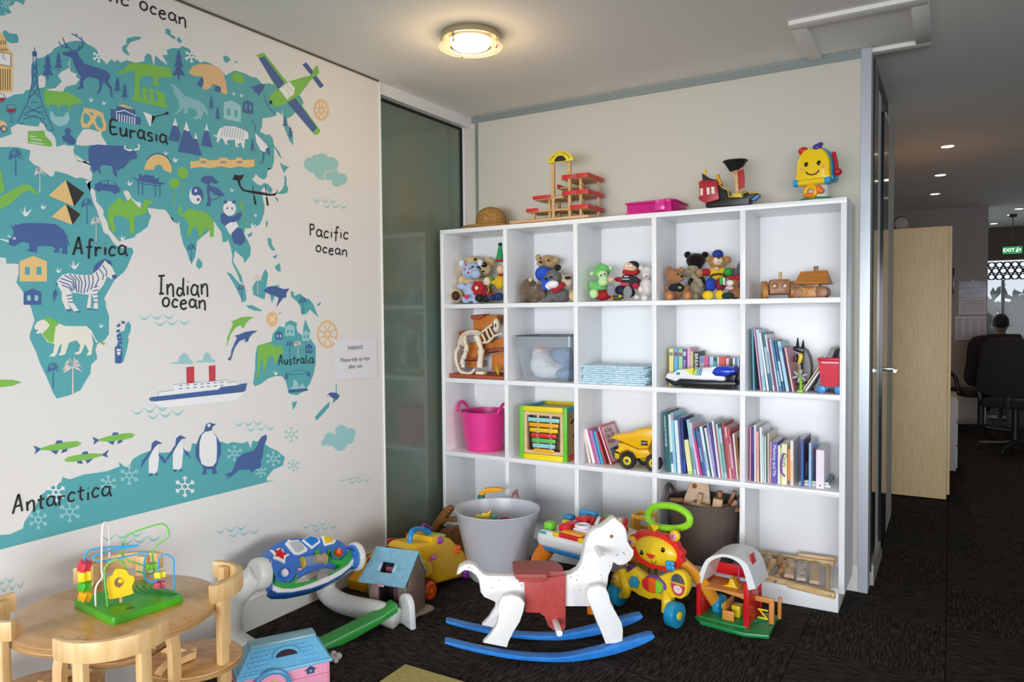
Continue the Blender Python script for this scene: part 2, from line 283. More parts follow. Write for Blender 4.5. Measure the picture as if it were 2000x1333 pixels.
# ---------------------------------------------------------------- mural: world map print on the left wall (wall coordinates, half millimetres)
MURAL = """land|1|5aaeb4|0|p|0|-4332 4049 5 66 -2 55 5 41 36 47 31 13 56 49 16 29 50 40 41 29 42 22 59 18 34 -15 43 -8 17 -16 34 -42 26 -32 37 50 18 -16 28 25 14 -18 52 33 57 -2 78 32 -4 26 26 40 29 -5 18 -78 15 87 38 -26 61 -19 -45 61 47 14 -10 35 54 30 48 10 27 27 55 -2 32 -10 66 -68 46 23 58 -3 82 -17 47 -37 88 64 88 4 77 -10 53 9 65 -41 69 29 69 -4 71 8 204 -21 37 -42 7 -21 -92 -78 -16 -37 -37 -31 -52 -34 13 -53 50 -45 4 -122 -43 36 -55 100 -12 108 -9 53 -5 -57 -56 20 -8 -40 -50 -22 -96 -32 -8 -71 -22 -48 67 -13 35 13 34 -26 12 -74 -3 -120 -22 -58 -49 -32 64 29 -60 -10 -15 -75 -33 -31 -58 16 -25 22 -20 -39 -25 -9 56 -37 38 -5 39 27 40 -5 45 -35 -7 -33 -27 -8 -51 49 -34 -35 18 -80 12 -40 -2 -63 -27 -65 -27 -44 -52 -25 -63 -17 -31 2 -14 -46 42 -67 24 -49 -8 -62 -32 -38 -26 -31 -17 44 -42 27 -35 28 -14 -61 -7 -30 41 -58 41 -58 14 -65 -33 24 -23 59 -35 58 -17 39 7 40 -10 59 -22 58 -14 18 -10 -22 -35 -3 -9 79 -34 36 -33 45 -18 -50 -51 -53 -57 -43 -33 -31 -7 -57 -12 -67 -28 -40 -21 18 -19 64 -30 54 -24 90 -8 87 -11 -26 -35 8 -5 27 3 -11 -32 35 -33 34 -57 -3 -81 1 7 -36 20 -20 -22 -54 -9 -31 -32 -21 -24 -21 -31 -17 -16 -23 -84 -29 -68 -27 51 -28 83 10 7 -36 -16 -30 -32 -75 -40 -59 47 81 -38 -62 -64 -54 -37 -61 -40 -69 12 -33 -1 -26 20 -59 -4 -128 -31 -41 -52 -24 -14 -41 11 -60 -43 -39 -6 -58 -73 -110 -72 -26 -79 -13 -22 38 -28 83 -49 122 -20 72 -34 79 1 31 31 86 -19 85 -37 85 -44 68 15 54 2 62 -70 -1 -2 34 -72 3 7 192 13 434 10 335 39 4 43 19 37 29 52 17 16 27
island|2|5aaeb4|0|p|0|-3686 4572 58 31 53 13 -15 -23 -58 -32 -30 -31 -18 3
island|3|5aaeb4|0|p|0|-3725 4497 19 24 33 10 -20 -33 27 -41 -23 -2 -32 17
island|4|5aaeb4|0|p|0|-3386 4731 21 16 26 -15 -6 -20 42 -11 -11 -22 -42 15 -31 9
island|5|5aaeb4|0|p|0|-3292 4695 16 15 26 -20 -11 -23 -27 6
island|6|5aaeb4|0|p|0|-2885 4682 36 16 37 -20 -38 -41 -24 8
island|7|5aaeb4|0|p|0|-2781 4682 43 -8 -25 -12
island|8|5aaeb4|0|p|0|-4485 4359 15 17 21 -13 44 10 10 -24 -4 -29 -37 -15 -29 6 -17 26
island|9|5aaeb4|0|p|0|-4536 4534 186 66 -13 -36 -21 9 -22 0 -16 -29 -29 -26 20 -24 -22 -16 -21 9 14 -19 -79 -30
island|10|5aaeb4|0|p|0|-2422 4160 12 -51 41 -47 41 -36 28 -50 -22 7 -41 48 -47 67
island|11|5aaeb4|0|p|0|-2317 3943 27 -17 69 -9 -29 -26 -28 -37 -20 29 -20 39
island|12|5aaeb4|0|p|0|-2279 3843 27 -27 -1 -54 20 -40 -15 -34 -49 -17 -68 -10 55 40 29 46 8 55
island|13|5aaeb4|0|p|0|-2386 3637 34 -16 6 -31 -34 27
island|14|5aaeb4|0|p|0|-2484 3427 19 -19 -14 -48 -12 25
island|15|5aaeb4|0|p|0|-2685 3284 51 25 -1 -25 -32 -23
island|16|5aaeb4|0|p|0|-2475 3272 40 3 6 -52 38 -49 -40 -3 -38 49
island|17|5aaeb4|0|p|0|-2401 3036 55 35 12 -74 -34 -2 -27 20
island|18|5aaeb4|0|p|0|-2425 3119 61 25 -28 -44
island|19|5aaeb4|0|p|0|-2646 2849 39 53 52 12 27 63 27 33 25 -41 -15 -84 -15 -84 -14 -52 -65 20 -50 19
island|20|5aaeb4|0|p|0|-2898 2965 47 -12 46 -48 36 -29 54 -59 10 -71 -31 -25 -36 54 -57 99
island|21|5aaeb4|0|p|0|-2712 2700 62 1 89 -36 12 -15 -77 5 -62 20
island|22|5aaeb4|0|p|0|-2452 2865 95 14 -1 -16 -67 -7 25 -63 -42 -75 -18 74
island|23|5aaeb4|0|p|0|-2234 2829 42 -10 -1 -33 73 24 43 -33 73 -21 44 -44 15 -33 44 -82 -60 37 -45 33 -45 -44 -59 0 -13 77 -42 43 -56 32
island|24|5aaeb4|0|p|0|-1922 2707 39 23 24 6 -24 -29 -24 -8
island|25|5aaeb4|0|p|0|-3171 3033 22 30 32 -36 -1 -29 -28 -25 -26 22
island|26|5aaeb4|0|p|0|-2384 2623 55 27 -21 -21
island|27|5aaeb4|0|p|0|-3728 2579 17 -31 -5 -43 -20 -35 4 -26 -15 -69 -30 -86 -36 -6 -26 10 7 86 24 59 -13 30 14 30 45 16 11 44
island|28|5aaeb4|0|p|0|-2293 2553 59 17 74 -24 -9 -40 7 -34 59 -42 18 86 24 63 22 -52 30 -47 -2 -70 69 -84 -4 -153 -25 -92 -50 -90 -79 -63 -76 -27 -88 20 -28 70 -13 46 -42 48 -71 6 -84 -16 -69 -38 -67 -16 -19 23 23 117 10 139 21 63 95 18 56 9 15 66 72 65 57 -12
island|29|5aaeb4|0|p|0|-2237 1844 60 5 -24 -49 -30 -25
island|30|5aaeb4|0|p|0|-1801 1792 25 4 -9 -42 -84 -62 -81 -49 -18 37 68 51 66 41
island|31|5aaeb4|0|p|0|-1765 1885 75 -19 51 -11 -27 -40 -51 -19 -16 38
island|32|5aaeb4|0|p|0|-1696 1958 16 -2 -5 -91 -9 1
antarctica|33|5aaeb4|0|p|0|-4628 1269 39 4 54 -9 75 17 10 38 60 79 50 72 41 33 81 26 6 31 46 -25 96 14 154 -7 93 17 -5 35 76 -48 25 48 62 24 62 13 101 -28 242 -28 16 60 35 -11 -35 10 29 -10 71 0 173 -21 51 -24 39 10 105 -27 54 8 26 -60 22 59 105 -33 85 -60 72 -35 81 -72 -24 -67 -105 -16 -74 -56 -1 -29 87 -11 -1322 1 -821 -8 -40 -1
sea|34|ebe8e4|1|p|0|-4559 3659 41 48 66 37 -6 38 37 32 82 5 46 6 8 30 23 -7 15 -37 31 -10 23 -28 6 -57 49 26 25 -4 41 8 -9 -35 24 -55 84 -11 17 -14 -120 64 6 -19 19 -31 41 11 27 1 27 -16 -21 -31 20 -31 -9 -49 -34 8 -27 6 -41 -10 -59 18 -77 8 0 -20 -20 -23 -37 20 -24 29 -43 12 -29 27 4 39 -3 -32 9 53 -78 6 -94 -18 -40 -9;-4053 3801 17 28 27 40 43 9 61 -4 18 21 -1 -44 42 -61 -106 -16 -69 -18 -42 0;-4080 4323 -18 -47 8 -23 -50 -39 -25 -31 23 -35 -42 -53 -64 -24 24 -10 88 26 17 34 67 34 27 40 -25 11 9 19 -42 5 -7 48;-4287 4141 31 25 14 -29 -5 -50 -39 -18;-3744 3492 23 10 22 -11 14 -34 38 -24 35 -3 -5 -41 -46 20 -22 40 -27 -21 -21 36;-4004 3527 31 5 -7 -25 -17 -3 23 -31 14 9 17 -18 8 -68 35 -38 13 -19 -4 -29 24 -39 13 -55 35 -39 36 -40 30 10 -68 -27 -34 54 -36 17 -19 75 -23 68 -23 52 -19 67;-3828 1594 18 2 57 -53 -35 9
pine_tree|35|4a68a0|3|p|0|-4225 4306 16 -48 -9 4 17 -46 -18 2 26 -46 -28 -1 -4 -8 -1 -24 -8 -2 0 24 -4 5 -27 -14 29 61 -19 -12 20 56 -9 -10
pine_tree|36|4a68a0|3|p|0|-4157 4337 12 -36 -7 3 13 -33 -14 1 20 -34 -21 -1 -3 -6 0 -17 -7 -2 1 17 -3 4 -21 -10 22 45 -14 -9 15 42 -7 -7
pine_tree|37|4a68a0|3|p|0|-3764 4283 14 -33 -8 3 14 -31 -14 1 21 -32 -22 -1 -4 -5 0 -17 -7 -1 0 16 -3 4 -23 -11 24 43 -15 -9 16 39 -8 -7
pine_tree|38|4a68a0|3|p|0|-3712 4253 12 -34 -6 3 12 -32 -13 1 19 -32 -20 0 -3 -6 -1 -16 -6 -2 0 17 -2 4 -21 -10 21 42 -13 -8 14 38 -7 -6
pine_tree|39|4a68a0|3|p|0|-3281 4618 25 -67 -13 5 26 -62 -28 1 40 -63 -42 -3 -7 -11 0 -33 -13 -3 0 33 -6 7 -42 -20 44 86 -28 -17 30 78 -15 -14
pine_tree|40|4a68a0|3|p|0|-3003 4345 12 -34 -7 3 13 -31 -13 1 19 -32 -20 0 -4 -5 0 -16 -6 -2 0 16 -3 4 -21 -9 22 41 -14 -8 15 38 -7 -6
pine_tree|41|4a68a0|3|p|0|-2946 4274 12 -34 -7 3 14 -32 -14 2 20 -33 -21 0 -4 -5 0 -16 -6 -2 0 16 -3 4 -21 -9 22 42 -14 -8 15 38 -8 -6
pine_tree|42|4a68a0|3|p|0|-2612 4090 13 -35 -7 3 13 -32 -14 2 21 -33 -22 0 -3 -5 -1 -16 -6 -2 0 17 -3 4 -21 -9 22 41 -15 -7 16 38 -8 -6
pine_tree|43|4a68a0|3|p|0|-2260 4360 13 -33 -7 3 13 -31 -14 2 20 -31 -21 0 -3 -5 0 -16 -6 -1 0 15 -3 4 -20 -9 21 40 -14 -7 14 36 -6 -6
pine_tree|44|4a68a0|3|p|0|-2198 4279 14 -33 -7 3 14 -31 -15 2 22 -31 -23 -1 -4 -5 0 -16 -7 -1 0 16 -3 3 -23 -9 24 41 -16 -8 16 37 -7 -6
palm_tree|45|4a68a0|3|p|0|-4434 3613 -29 11 -20 -35 26 22;-4434 3613 -23 35 -16 -33 22 20;-4434 3613 -10 50 -5 -23 11 10;-4434 3613 6 54 8 -20 -2 7;-4434 3613 18 46 19 -27 -12 13;-4434 3613 26 26 24 -28 -18 15;-4434 3613 24 4 24 -24 -17 11;-4434 3613 -28 -6 -19 -30 25 17;-4437 3617 5 1 -2 -123 -7 -1
palm_tree|46|efdad2|3|p|0|-4295 3535 -22 8 -15 -25 20 15;-4295 3535 -18 26 -12 -25 17 15;-4295 3535 -8 37 -4 -17 9 7;-4295 3535 4 39 6 -14 -1 4;-4295 3535 13 33 14 -20 -9 10;-4295 3535 19 19 18 -21 -13 11;-4295 3535 18 3 18 -18 -14 8;-4295 3535 -21 -4 -14 -22 19 12;-4297 3538 4 0 -3 -130 -6 -1
palm_tree|47|4a68a0|3|p|0|-3999 3370 -27 11 -19 -30 25 18;-3999 3370 -22 31 -15 -28 21 17;-3999 3370 -9 44 -5 -20 10 8;-3999 3370 6 47 7 -18 -1 6;-3999 3370 17 39 17 -24 -11 12;-3999 3370 24 22 23 -26 -17 14;-3999 3370 23 3 22 -22 -16 10;-3999 3370 -26 -4 -18 -26 24 14;-4001 3373 4 1 -2 -134 -7 -1
palm_tree|48|efdad2|3|p|0|-3942 3256 -24 10 -17 -26 22 16;-3942 3256 -20 29 -13 -26 19 15;-3942 3256 -8 40 -5 -18 10 7;-3942 3256 5 42 7 -16 -2 5;-3942 3256 16 35 15 -22 -10 11;-3942 3256 22 19 21 -23 -16 12;-3942 3256 21 2 20 -20 -15 10;-3942 3256 -24 -3 -15 -23 21 13;-3944 3259 4 1 -3 -134 -6 -1
palm_tree|49|4a68a0|3|p|0|-4249 2273 -27 16 -18 -27 24 14;-4249 2273 -22 37 -14 -27 20 14;-4249 2273 -9 47 -5 -19 10 6;-4249 2273 5 47 8 -19 -2 6;-4249 2273 17 37 17 -28 -11 15;-4249 2273 23 18 23 -31 -17 18;-4249 2273 22 -1 22 -27 -16 13;-4249 2273 -26 1 -17 -23 23 10;-4252 2277 5 0 -3 -132 -6 1
palm_tree|50|efdad2|3|p|0|-4124 2275 -41 25 -29 -42 38 22;-4124 2275 -33 56 -23 -41 32 21;-4124 2275 -14 72 -8 -30 16 10;-4124 2275 8 72 12 -30 -3 9;-4124 2275 26 56 26 -42 -17 22;-4124 2275 36 27 36 -47 -26 27;-4124 2275 34 -2 35 -41 -25 20;-4124 2275 -40 2 -26 -36 35 16;-4128 2281 7 0 -4 -196 -10 1
palm_tree|51|4a68a0|3|p|0|-3210 3134 -25 10 -17 -24 23 14;-3210 3134 -20 26 -13 -22 19 13;-3210 3134 -9 36 -4 -16 10 7;-3210 3134 5 38 7 -15 -1 5;-3210 3134 16 31 16 -20 -10 10;-3210 3134 22 17 22 -22 -16 12;-3210 3134 21 2 21 -19 -15 9;-3210 3134 -24 -2 -16 -21 22 11;-3212 3137 5 0 -3 -125 -6 0
palm_tree|52|4a68a0|3|p|0|-2752 2838 -27 11 -19 -24 25 14;-2752 2838 -22 28 -15 -23 21 13;-2752 2838 -9 38 -5 -17 11 6;-2752 2838 6 39 8 -16 -2 5;-2752 2838 18 31 17 -21 -11 11;-2752 2838 25 16 23 -23 -17 13;-2752 2838 24 1 23 -20 -17 9;-2752 2838 -26 -1 -18 -21 24 11;-2754 2841 5 0 -2 -116 -7 0
palm_tree|53|efdad2|3|p|0|-2587 2920 -30 11 -21 -26 27 15;-2587 2920 -25 29 -16 -24 23 14;-2587 2920 -11 40 -5 -18 12 7;-2587 2920 6 41 8 -16 -1 5;-2587 2920 19 33 19 -22 -12 11;-2587 2920 27 17 26 -24 -20 13;-2587 2920 25 1 26 -22 -19 11;-2587 2920 -29 -2 -19 -22 26 11;-2590 2923 6 0 -3 -129 -7 0
palm_tree|54|4a68a0|3|p|0|-2088 2741 -33 12 -23 -26 30 15;-2088 2741 -27 31 -18 -25 25 13;-2088 2741 -12 41 -6 -18 13 7;-2088 2741 6 42 10 -17 -2 5;-2088 2741 20 33 22 -23 -14 12;-2088 2741 29 17 28 -26 -21 15;-2088 2741 28 0 27 -22 -20 10;-2088 2741 -32 -1 -21 -23 28 11;-2091 2744 6 0 -2 -124 -8 0
palm_tree|55|4a68a0|3|p|0|-2254 2358 -29 13 -20 -23 26 12;-2254 2358 -24 30 -16 -22 23 11;-2254 2358 -10 39 -5 -17 11 6;-2254 2358 6 38 9 -15 -2 5;-2254 2358 19 30 19 -23 -12 12;-2254 2358 26 15 26 -25 -19 14;-2254 2358 25 -1 25 -22 -18 11;-2254 2358 -28 0 -19 -19 25 9;-2256 2361 5 0 -2 -124 -7 0
palm_tree|56|efdad2|3|p|0|-2157 2354 -31 13 -20 -23 27 12;-2157 2354 -25 30 -16 -22 23 11;-2157 2354 -11 39 -5 -16 11 5;-2157 2354 6 39 8 -16 -2 5;-2157 2354 19 31 19 -23 -12 12;-2157 2354 26 15 27 -25 -20 14;-2157 2354 25 -1 26 -22 -19 11;-2157 2354 -30 1 -19 -20 26 9;-2160 2358 5 -1 -2 -123 -7 0
grass_tuft|57|f2f3f3|2|p|0|-3957 4064 -17 18 14 -9 4 24 5 -21 20 18 -17 -28
grass_tuft|58|f2f3f3|2|p|0|-3869 4064 -18 18 14 -10 4 25 5 -22 21 19 -17 -28
grass_tuft|59|f2f3f3|2|p|0|-2794 4397 -22 17 17 -9 5 25 6 -21 24 19 -20 -28
grass_tuft|60|f2f3f3|2|p|0|-2719 4402 -22 18 18 -9 4 25 6 -22 25 20 -20 -29
grass_tuft|61|f2f3f3|2|p|0|-3414 3805 -21 21 17 -12 4 27 6 -24 24 19 -19 -29
grass_tuft|62|f2f3f3|2|p|0|-3339 3765 -20 20 16 -11 4 25 6 -22 22 17 -18 -27
grass_tuft|63|f2f3f3|2|p|0|-4393 3246 -31 40 25 -23 7 47 8 -43 36 30 -30 -49
grass_tuft|64|f2f3f3|2|p|0|-4286 3302 -20 25 16 -14 4 29 6 -27 22 19 -18 -31
grass_tuft|65|f2f3f3|2|p|0|-3701 3537 -24 27 19 -15 5 32 7 -29 28 22 -23 -35
grass_tuft|66|f2f3f3|2|p|0|-3764 3146 -24 28 19 -16 5 31 7 -29 27 20 -22 -33
grass_tuft|67|f2f3f3|2|p|0|-4203 2900 -20 25 16 -14 4 27 6 -26 22 17 -18 -29
grass_tuft|68|f2f3f3|2|p|0|-4103 2928 -31 40 25 -23 7 44 9 -41 36 27 -30 -46
grass_tuft|69|f2f3f3|2|p|0|-3338 3765 -26 26 21 -14 5 32 8 -28 29 23 -24 -36
grass_tuft|70|f2f3f3|2|p|0|-3932 2537 -18 24 15 -15 4 26 5 -25 21 14 -17 -25
grass_tuft|71|f2f3f3|2|p|0|-2834 3615 -22 21 18 -12 5 26 6 -23 25 18 -21 -28
grass_tuft|72|f2f3f3|2|p|0|-2602 3440 -22 20 17 -11 5 24 6 -22 24 16 -20 -26
grass_tuft|73|f2f3f3|2|p|0|-2634 3345 -32 30 25 -17 7 36 9 -33 36 24 -29 -38
grass_tuft|74|f2f3f3|2|p|0|-3333 3767 -21 21 17 -12 4 26 6 -23 24 19 -20 -29
grass_tuft|75|f2f3f3|2|p|0|-2422 2100 -31 34 25 -21 6 33 9 -32 34 16 -28 -31
snowflake|76|f2f3f3|2|s|12|-3152 4609 -9 -17 -19 -5 -8 11 9 17 18 5 9 -11;-3154 4600 37 -8;-3135 4596 18 8;-3135 4596 6 -13;-3171 4587 -1 -37;-3171 4568 11 -9;-3171 4568 -12 -16;-3186 4591 -38 -30;-3205 4576 -7 -17;-3205 4576 -18 -3;-3186 4607 -36 7;-3205 4611 -17 -8;-3205 4611 -5 13;-3170 4619 1 38;-3169 4639 -12 8;-3169 4639 12 16;-3154 4616 38 30;-3134 4632 6 17;-3134 4632 18 2
snowflake|77|f2f3f3|2|s|10|-3878 4391 -7 -14 -13 -4 -6 10 7 13 13 4 6 -9;-3880 4383 27 -7;-3866 4380 13 6;-3866 4380 4 -11;-3891 4374 -1 -31;-3892 4358 8 -8;-3892 4358 -9 -13;-3903 4377 -27 -23;-3917 4365 -5 -14;-3917 4365 -13 -2;-3902 4390 -27 7;-3916 4393 -13 -6;-3916 4393 -4 11;-3891 4400 1 30;-3890 4415 -9 8;-3890 4415 9 13;-3879 4397 27 23;-3865 4408 5 14;-3865 4408 13 2
snowflake|78|f2f3f3|2|s|10|-4236 1463 -10 -15 -19 4 -9 19 10 15 19 -4 9 -19;-4239 1454 37 -31;-4220 1438 19 0;-4220 1438 6 -20;-4256 1448 -1 -46;-4256 1424 11 -17;-4256 1424 -13 -12;-4272 1461 -37 -15;-4291 1453 -7 -16;-4291 1453 -18 8;-4271 1481 -37 30;-4290 1496 -18 1;-4290 1496 -6 20;-4255 1487 2 46;-4254 1511 -11 17;-4254 1511 13 12;-4239 1474 39 15;-4219 1482 7 17;-4219 1482 19 -8
snowflake|79|f2f3f3|2|s|11|-3288 1307 -14 -19 -27 6 -13 24 14 18 27 -5 13 -24;-3292 1295 55 -40;-3264 1274 27 -1;-3264 1274 9 -25;-3316 1288 -2 -57;-3317 1259 17 -23;-3317 1259 -18 -15;-3339 1305 -55 -17;-3367 1296 -10 -21;-3367 1296 -26 10;-3338 1329 -54 39;-3366 1349 -26 1;-3366 1349 -8 25;-3315 1337 2 57;-3314 1366 -17 22;-3314 1366 18 15;-3291 1320 56 17;-3262 1329 10 21;-3262 1329 27 -10
snowflake|80|a2d3d5|2|s|8|-4350 1310 -10 -14 -18 4 -8 19 9 14 18 -4 9 -19;-4353 1301 36 -32;-4335 1285 18 -1;-4335 1285 6 -20;-4369 1295 -1 -45;-4370 1272 11 -17;-4370 1272 -12 -12;-4384 1309 -37 -14;-4403 1302 -7 -17;-4403 1302 -17 7;-4384 1328 -35 31;-4402 1344 -17 1;-4402 1344 -5 19;-4368 1334 1 45;-4367 1357 -11 17;-4367 1357 12 12;-4353 1320 38 14;-4333 1327 6 17;-4333 1327 17 -7
snowflake|81|a2d3d5|2|s|9|-4150 1315 -12 -16 -21 5 -11 22 12 17 21 -5 11 -23;-4154 1305 44 -37;-4131 1286 22 -1;-4131 1286 7 -23;-4173 1298 -1 -52;-4173 1271 13 -21;-4173 1271 -15 -14;-4191 1314 -44 -16;-4214 1306 -8 -20;-4214 1306 -21 9;-4191 1336 -42 36;-4212 1355 -22 1;-4212 1355 -7 22;-4171 1343 1 53;-4171 1370 -13 20;-4171 1370 15 14;-4153 1327 45 17;-4130 1336 8 19;-4130 1336 22 -9
snowflake|82|a2d3d5|2|s|9|-3889 1452 -9 -13 -18 3 -8 17 9 14 17 -4 9 -17;-3892 1444 36 -28;-3873 1430 17 -1;-3873 1430 5 -18;-3907 1438 -1 -40;-3908 1417 11 -15;-3908 1417 -12 -11;-3922 1450 -36 -13;-3941 1443 -6 -15;-3941 1443 -17 7;-3922 1468 -35 27;-3940 1482 -17 0;-3940 1482 -5 17;-3906 1473 1 41;-3906 1494 -11 16;-3906 1494 12 11;-3891 1461 36 14;-3872 1468 6 16;-3872 1468 17 -6
snowflake|83|a2d3d5|2|s|9|-3732 1479 -12 -17 -22 5 -10 20 11 16 22 -4 11 -20;-3735 1468 45 -34;-3712 1451 22 -1;-3712 1451 7 -22;-3755 1461 -1 -49;-3755 1436 13 -19;-3755 1436 -15 -14;-3774 1476 -44 -16;-3797 1468 -8 -19;-3797 1468 -21 7;-3773 1497 -44 33;-3795 1514 -22 1;-3795 1514 -7 22;-3754 1504 2 50;-3753 1530 -14 19;-3753 1530 15 14;-3735 1490 47 16;-3711 1498 8 19;-3711 1498 22 -8
snowflake|84|a2d3d5|2|s|11|-2834 1488 -12 -15 -24 4 -11 19 12 15 24 -4 11 -19;-2837 1478 47 -31;-2813 1462 24 0;-2813 1462 8 -20;-2858 1472 -1 -46;-2859 1448 15 -18;-2859 1448 -15 -12;-2878 1485 -48 -15;-2903 1477 -8 -17;-2903 1477 -22 8;-2878 1505 -46 30;-2902 1521 -22 0;-2902 1521 -7 19;-2857 1511 1 47;-2856 1535 -15 18;-2856 1535 15 13;-2837 1498 49 16;-2812 1506 9 17;-2812 1506 24 -7
snowflake|85|a2d3d5|2|s|12|-2431 1374 -14 -16 -26 5 -13 20 14 16 26 -4 13 -21;-2435 1364 53 -34;-2408 1347 27 -1;-2408 1347 9 -21;-2458 1358 -1 -49;-2459 1333 17 -19;-2459 1333 -17 -13;-2481 1372 -53 -15;-2508 1365 -9 -18;-2508 1365 -25 8;-2480 1393 -52 33;-2507 1410 -25 1;-2507 1410 -8 21;-2457 1400 1 49;-2456 1425 -17 19;-2456 1425 17 13;-2434 1385 54 16;-2407 1393 10 19;-2407 1393 27 -8
snowflake|86|a2d3d5|2|s|10|-2577 1290 -10 -11 -20 3 -9 16 10 11 19 -3 10 -16;-2580 1283 39 -26;-2560 1270 20 -1;-2560 1270 6 -17;-2597 1278 -1 -36;-2598 1259 13 -14;-2598 1259 -12 -9;-2614 1289 -39 -11;-2634 1284 -7 -14;-2634 1284 -19 6;-2613 1305 -39 25;-2633 1318 -19 1;-2633 1318 -6 16;-2596 1310 1 36;-2596 1329 -12 14;-2596 1329 13 9;-2580 1299 41 11;-2559 1304 7 14;-2559 1304 19 -6
snowflake|87|a2d3d5|2|s|8|-2226 1555 -13 -16 -27 4 -13 20 14 16 26 -4 13 -20;-2229 1545 54 -32;-2202 1529 27 0;-2202 1529 9 -21;-2253 1538 -1 -48;-2254 1514 17 -19;-2254 1514 -17 -14;-2276 1552 -54 -16;-2304 1544 -9 -18;-2304 1544 -26 7;-2275 1573 -53 31;-2303 1589 -26 0;-2303 1589 -8 21;-2252 1580 1 48;-2251 1605 -17 18;-2251 1605 17 13;-2229 1566 56 17;-2200 1575 9 18;-2200 1575 26 -8
snowflake|88|a2d3d5|2|s|8|-2215 1277 -11 -13 -21 4 -10 17 11 12 21 -4 10 -16;-2218 1269 44 -27;-2195 1255 21 -1;-2195 1255 7 -17;-2236 1264 -1 -38;-2237 1244 14 -15;-2237 1244 -14 -10;-2255 1276 -43 -12;-2277 1270 -8 -14;-2277 1270 -21 7;-2254 1292 -43 27;-2276 1306 -21 1;-2276 1306 -7 17;-2236 1297 1 39;-2235 1317 -14 15;-2235 1317 14 10;-2217 1286 44 11;-2195 1292 8 14;-2195 1292 22 -7
snowflake|89|a2d3d5|2|s|7|-4453 4540 -5 -9 -8 -3 -4 6 4 10 9 3 4 -7;-4454 4535 17 -4;-4445 4533 8 5;-4445 4533 2 -8;-4462 4528 -1 -22;-4462 4517 5 -6;-4462 4517 -6 -9;-4469 4530 -18 -17;-4478 4521 -4 -10;-4478 4521 -9 -1;-4469 4539 -17 5;-4478 4542 -8 -5;-4478 4542 -2 8;-4461 4547 0 22;-4461 4558 -5 5;-4461 4558 6 9;-4454 4545 18 17;-4445 4554 3 10;-4445 4554 9 1
wave|90|a2d3d5|1|p|0|-3654 2625 12 -10 11 -9 12 -5 12 -2 12 3 12 6 12 10 12 11 0 -2 -12 -17 -13 -14 -12 -10 -12 -4 -11 3 -12 9 -11 13 -12 16;-3559 2629 12 -10 12 -9 12 -6 12 -1 12 2 13 7 12 10 13 11 0 -1 -13 -18 -13 -15 -12 -10 -13 -3 -12 2 -12 9 -11 14 -12 16;-3461 2633 12 -10 12 -9 13 -6 12 -1 13 2 13 7 13 10 13 12 0 -2 -14 -18 -13 -15 -13 -10 -12 -4 -13 3 -12 9 -12 14 -12 17;-3536 2583 12 -10 12 -9 12 -6 12 -1 13 2 12 7 13 9 12 12 0 -2 -12 -17 -13 -15 -13 -10 -12 -4 -13 3 -11 9 -12 14 -12 17;-3438 2587 13 -11 12 -9 12 -5 13 -2 13 3 13 6 13 10 13 12 0 -2 -13 -18 -14 -15 -13 -10 -12 -4 -13 3 -12 10 -13 14 -12 16;-3336 2591 13 -11 12 -9 13 -6 13 -2 13 3 14 7 13 10 14 11 0 -1 -14 -18 -14 -15 -13 -11 -13 -4 -13 3 -13 10 -13 14 -12 17
wave|91|a2d3d5|1|p|0|-3726 1951 11 -11 12 -10 12 -6 11 -2 12 3 13 7 12 10 12 12 0 -1 -12 -19 -13 -16 -12 -10 -12 -4 -12 3 -11 10 -12 15 -11 17;-3631 1954 12 -11 12 -9 12 -7 12 -2 12 3 13 7 12 11 13 12 0 -2 -13 -19 -13 -16 -12 -10 -13 -4 -12 3 -12 10 -11 15 -12 18;-3533 1958 12 -12 13 -9 12 -7 13 -2 12 3 13 7 13 11 13 13 0 -2 -13 -19 -13 -17 -13 -11 -13 -4 -13 4 -12 10 -12 15 -12 18;-3608 1904 12 -11 12 -10 12 -6 12 -2 13 2 12 7 13 11 13 12 0 -2 -13 -19 -13 -16 -13 -10 -12 -4 -13 3 -12 10 -11 16 -12 18;-3509 1907 12 -12 12 -10 13 -6 13 -2 12 3 13 7 14 10 13 13 0 -2 -14 -19 -13 -16 -13 -11 -13 -4 -13 3 -12 11 -12 15 -12 18;-3407 1910 12 -12 13 -10 13 -7 13 -2 13 3 14 7 13 11 14 13 0 -2 -14 -19 -14 -17 -13 -11 -13 -4 -13 3 -13 11 -13 16 -12 18
wave|92|a2d3d5|1|p|0|-2853 1751 11 -11 12 -10 11 -7 12 -3 12 1 12 6 12 8 12 10 0 -1 -12 -17 -12 -13 -12 -9 -12 -3 -12 4 -12 11 -11 15 -11 18;-2759 1745 12 -12 12 -10 12 -7 12 -3 12 2 13 5 12 9 13 10 0 -2 -13 -16 -13 -14 -12 -9 -12 -2 -13 4 -11 10 -12 16 -12 18;-2661 1739 12 -12 12 -10 12 -7 13 -3 12 1 13 6 13 8 13 11 0 -2 -14 -17 -12 -14 -13 -9 -13 -2 -12 4 -12 11 -12 15 -12 18;-2736 1696 12 -12 12 -10 12 -7 12 -3 12 1 13 5 13 9 12 10 0 -2 -13 -16 -12 -14 -13 -9 -12 -2 -12 4 -12 11 -12 15 -12 18;-2638 1689 12 -12 13 -10 12 -8 12 -3 13 2 13 5 13 9 13 10 0 -2 -13 -16 -13 -14 -13 -9 -13 -3 -13 5 -12 10 -12 16 -12 18;-2537 1682 12 -12 13 -11 13 -7 12 -3 13 1 14 5 13 9 13 11 0 -2 -13 -17 -14 -14 -13 -9 -13 -3 -13 5 -12 11 -13 16 -12 18
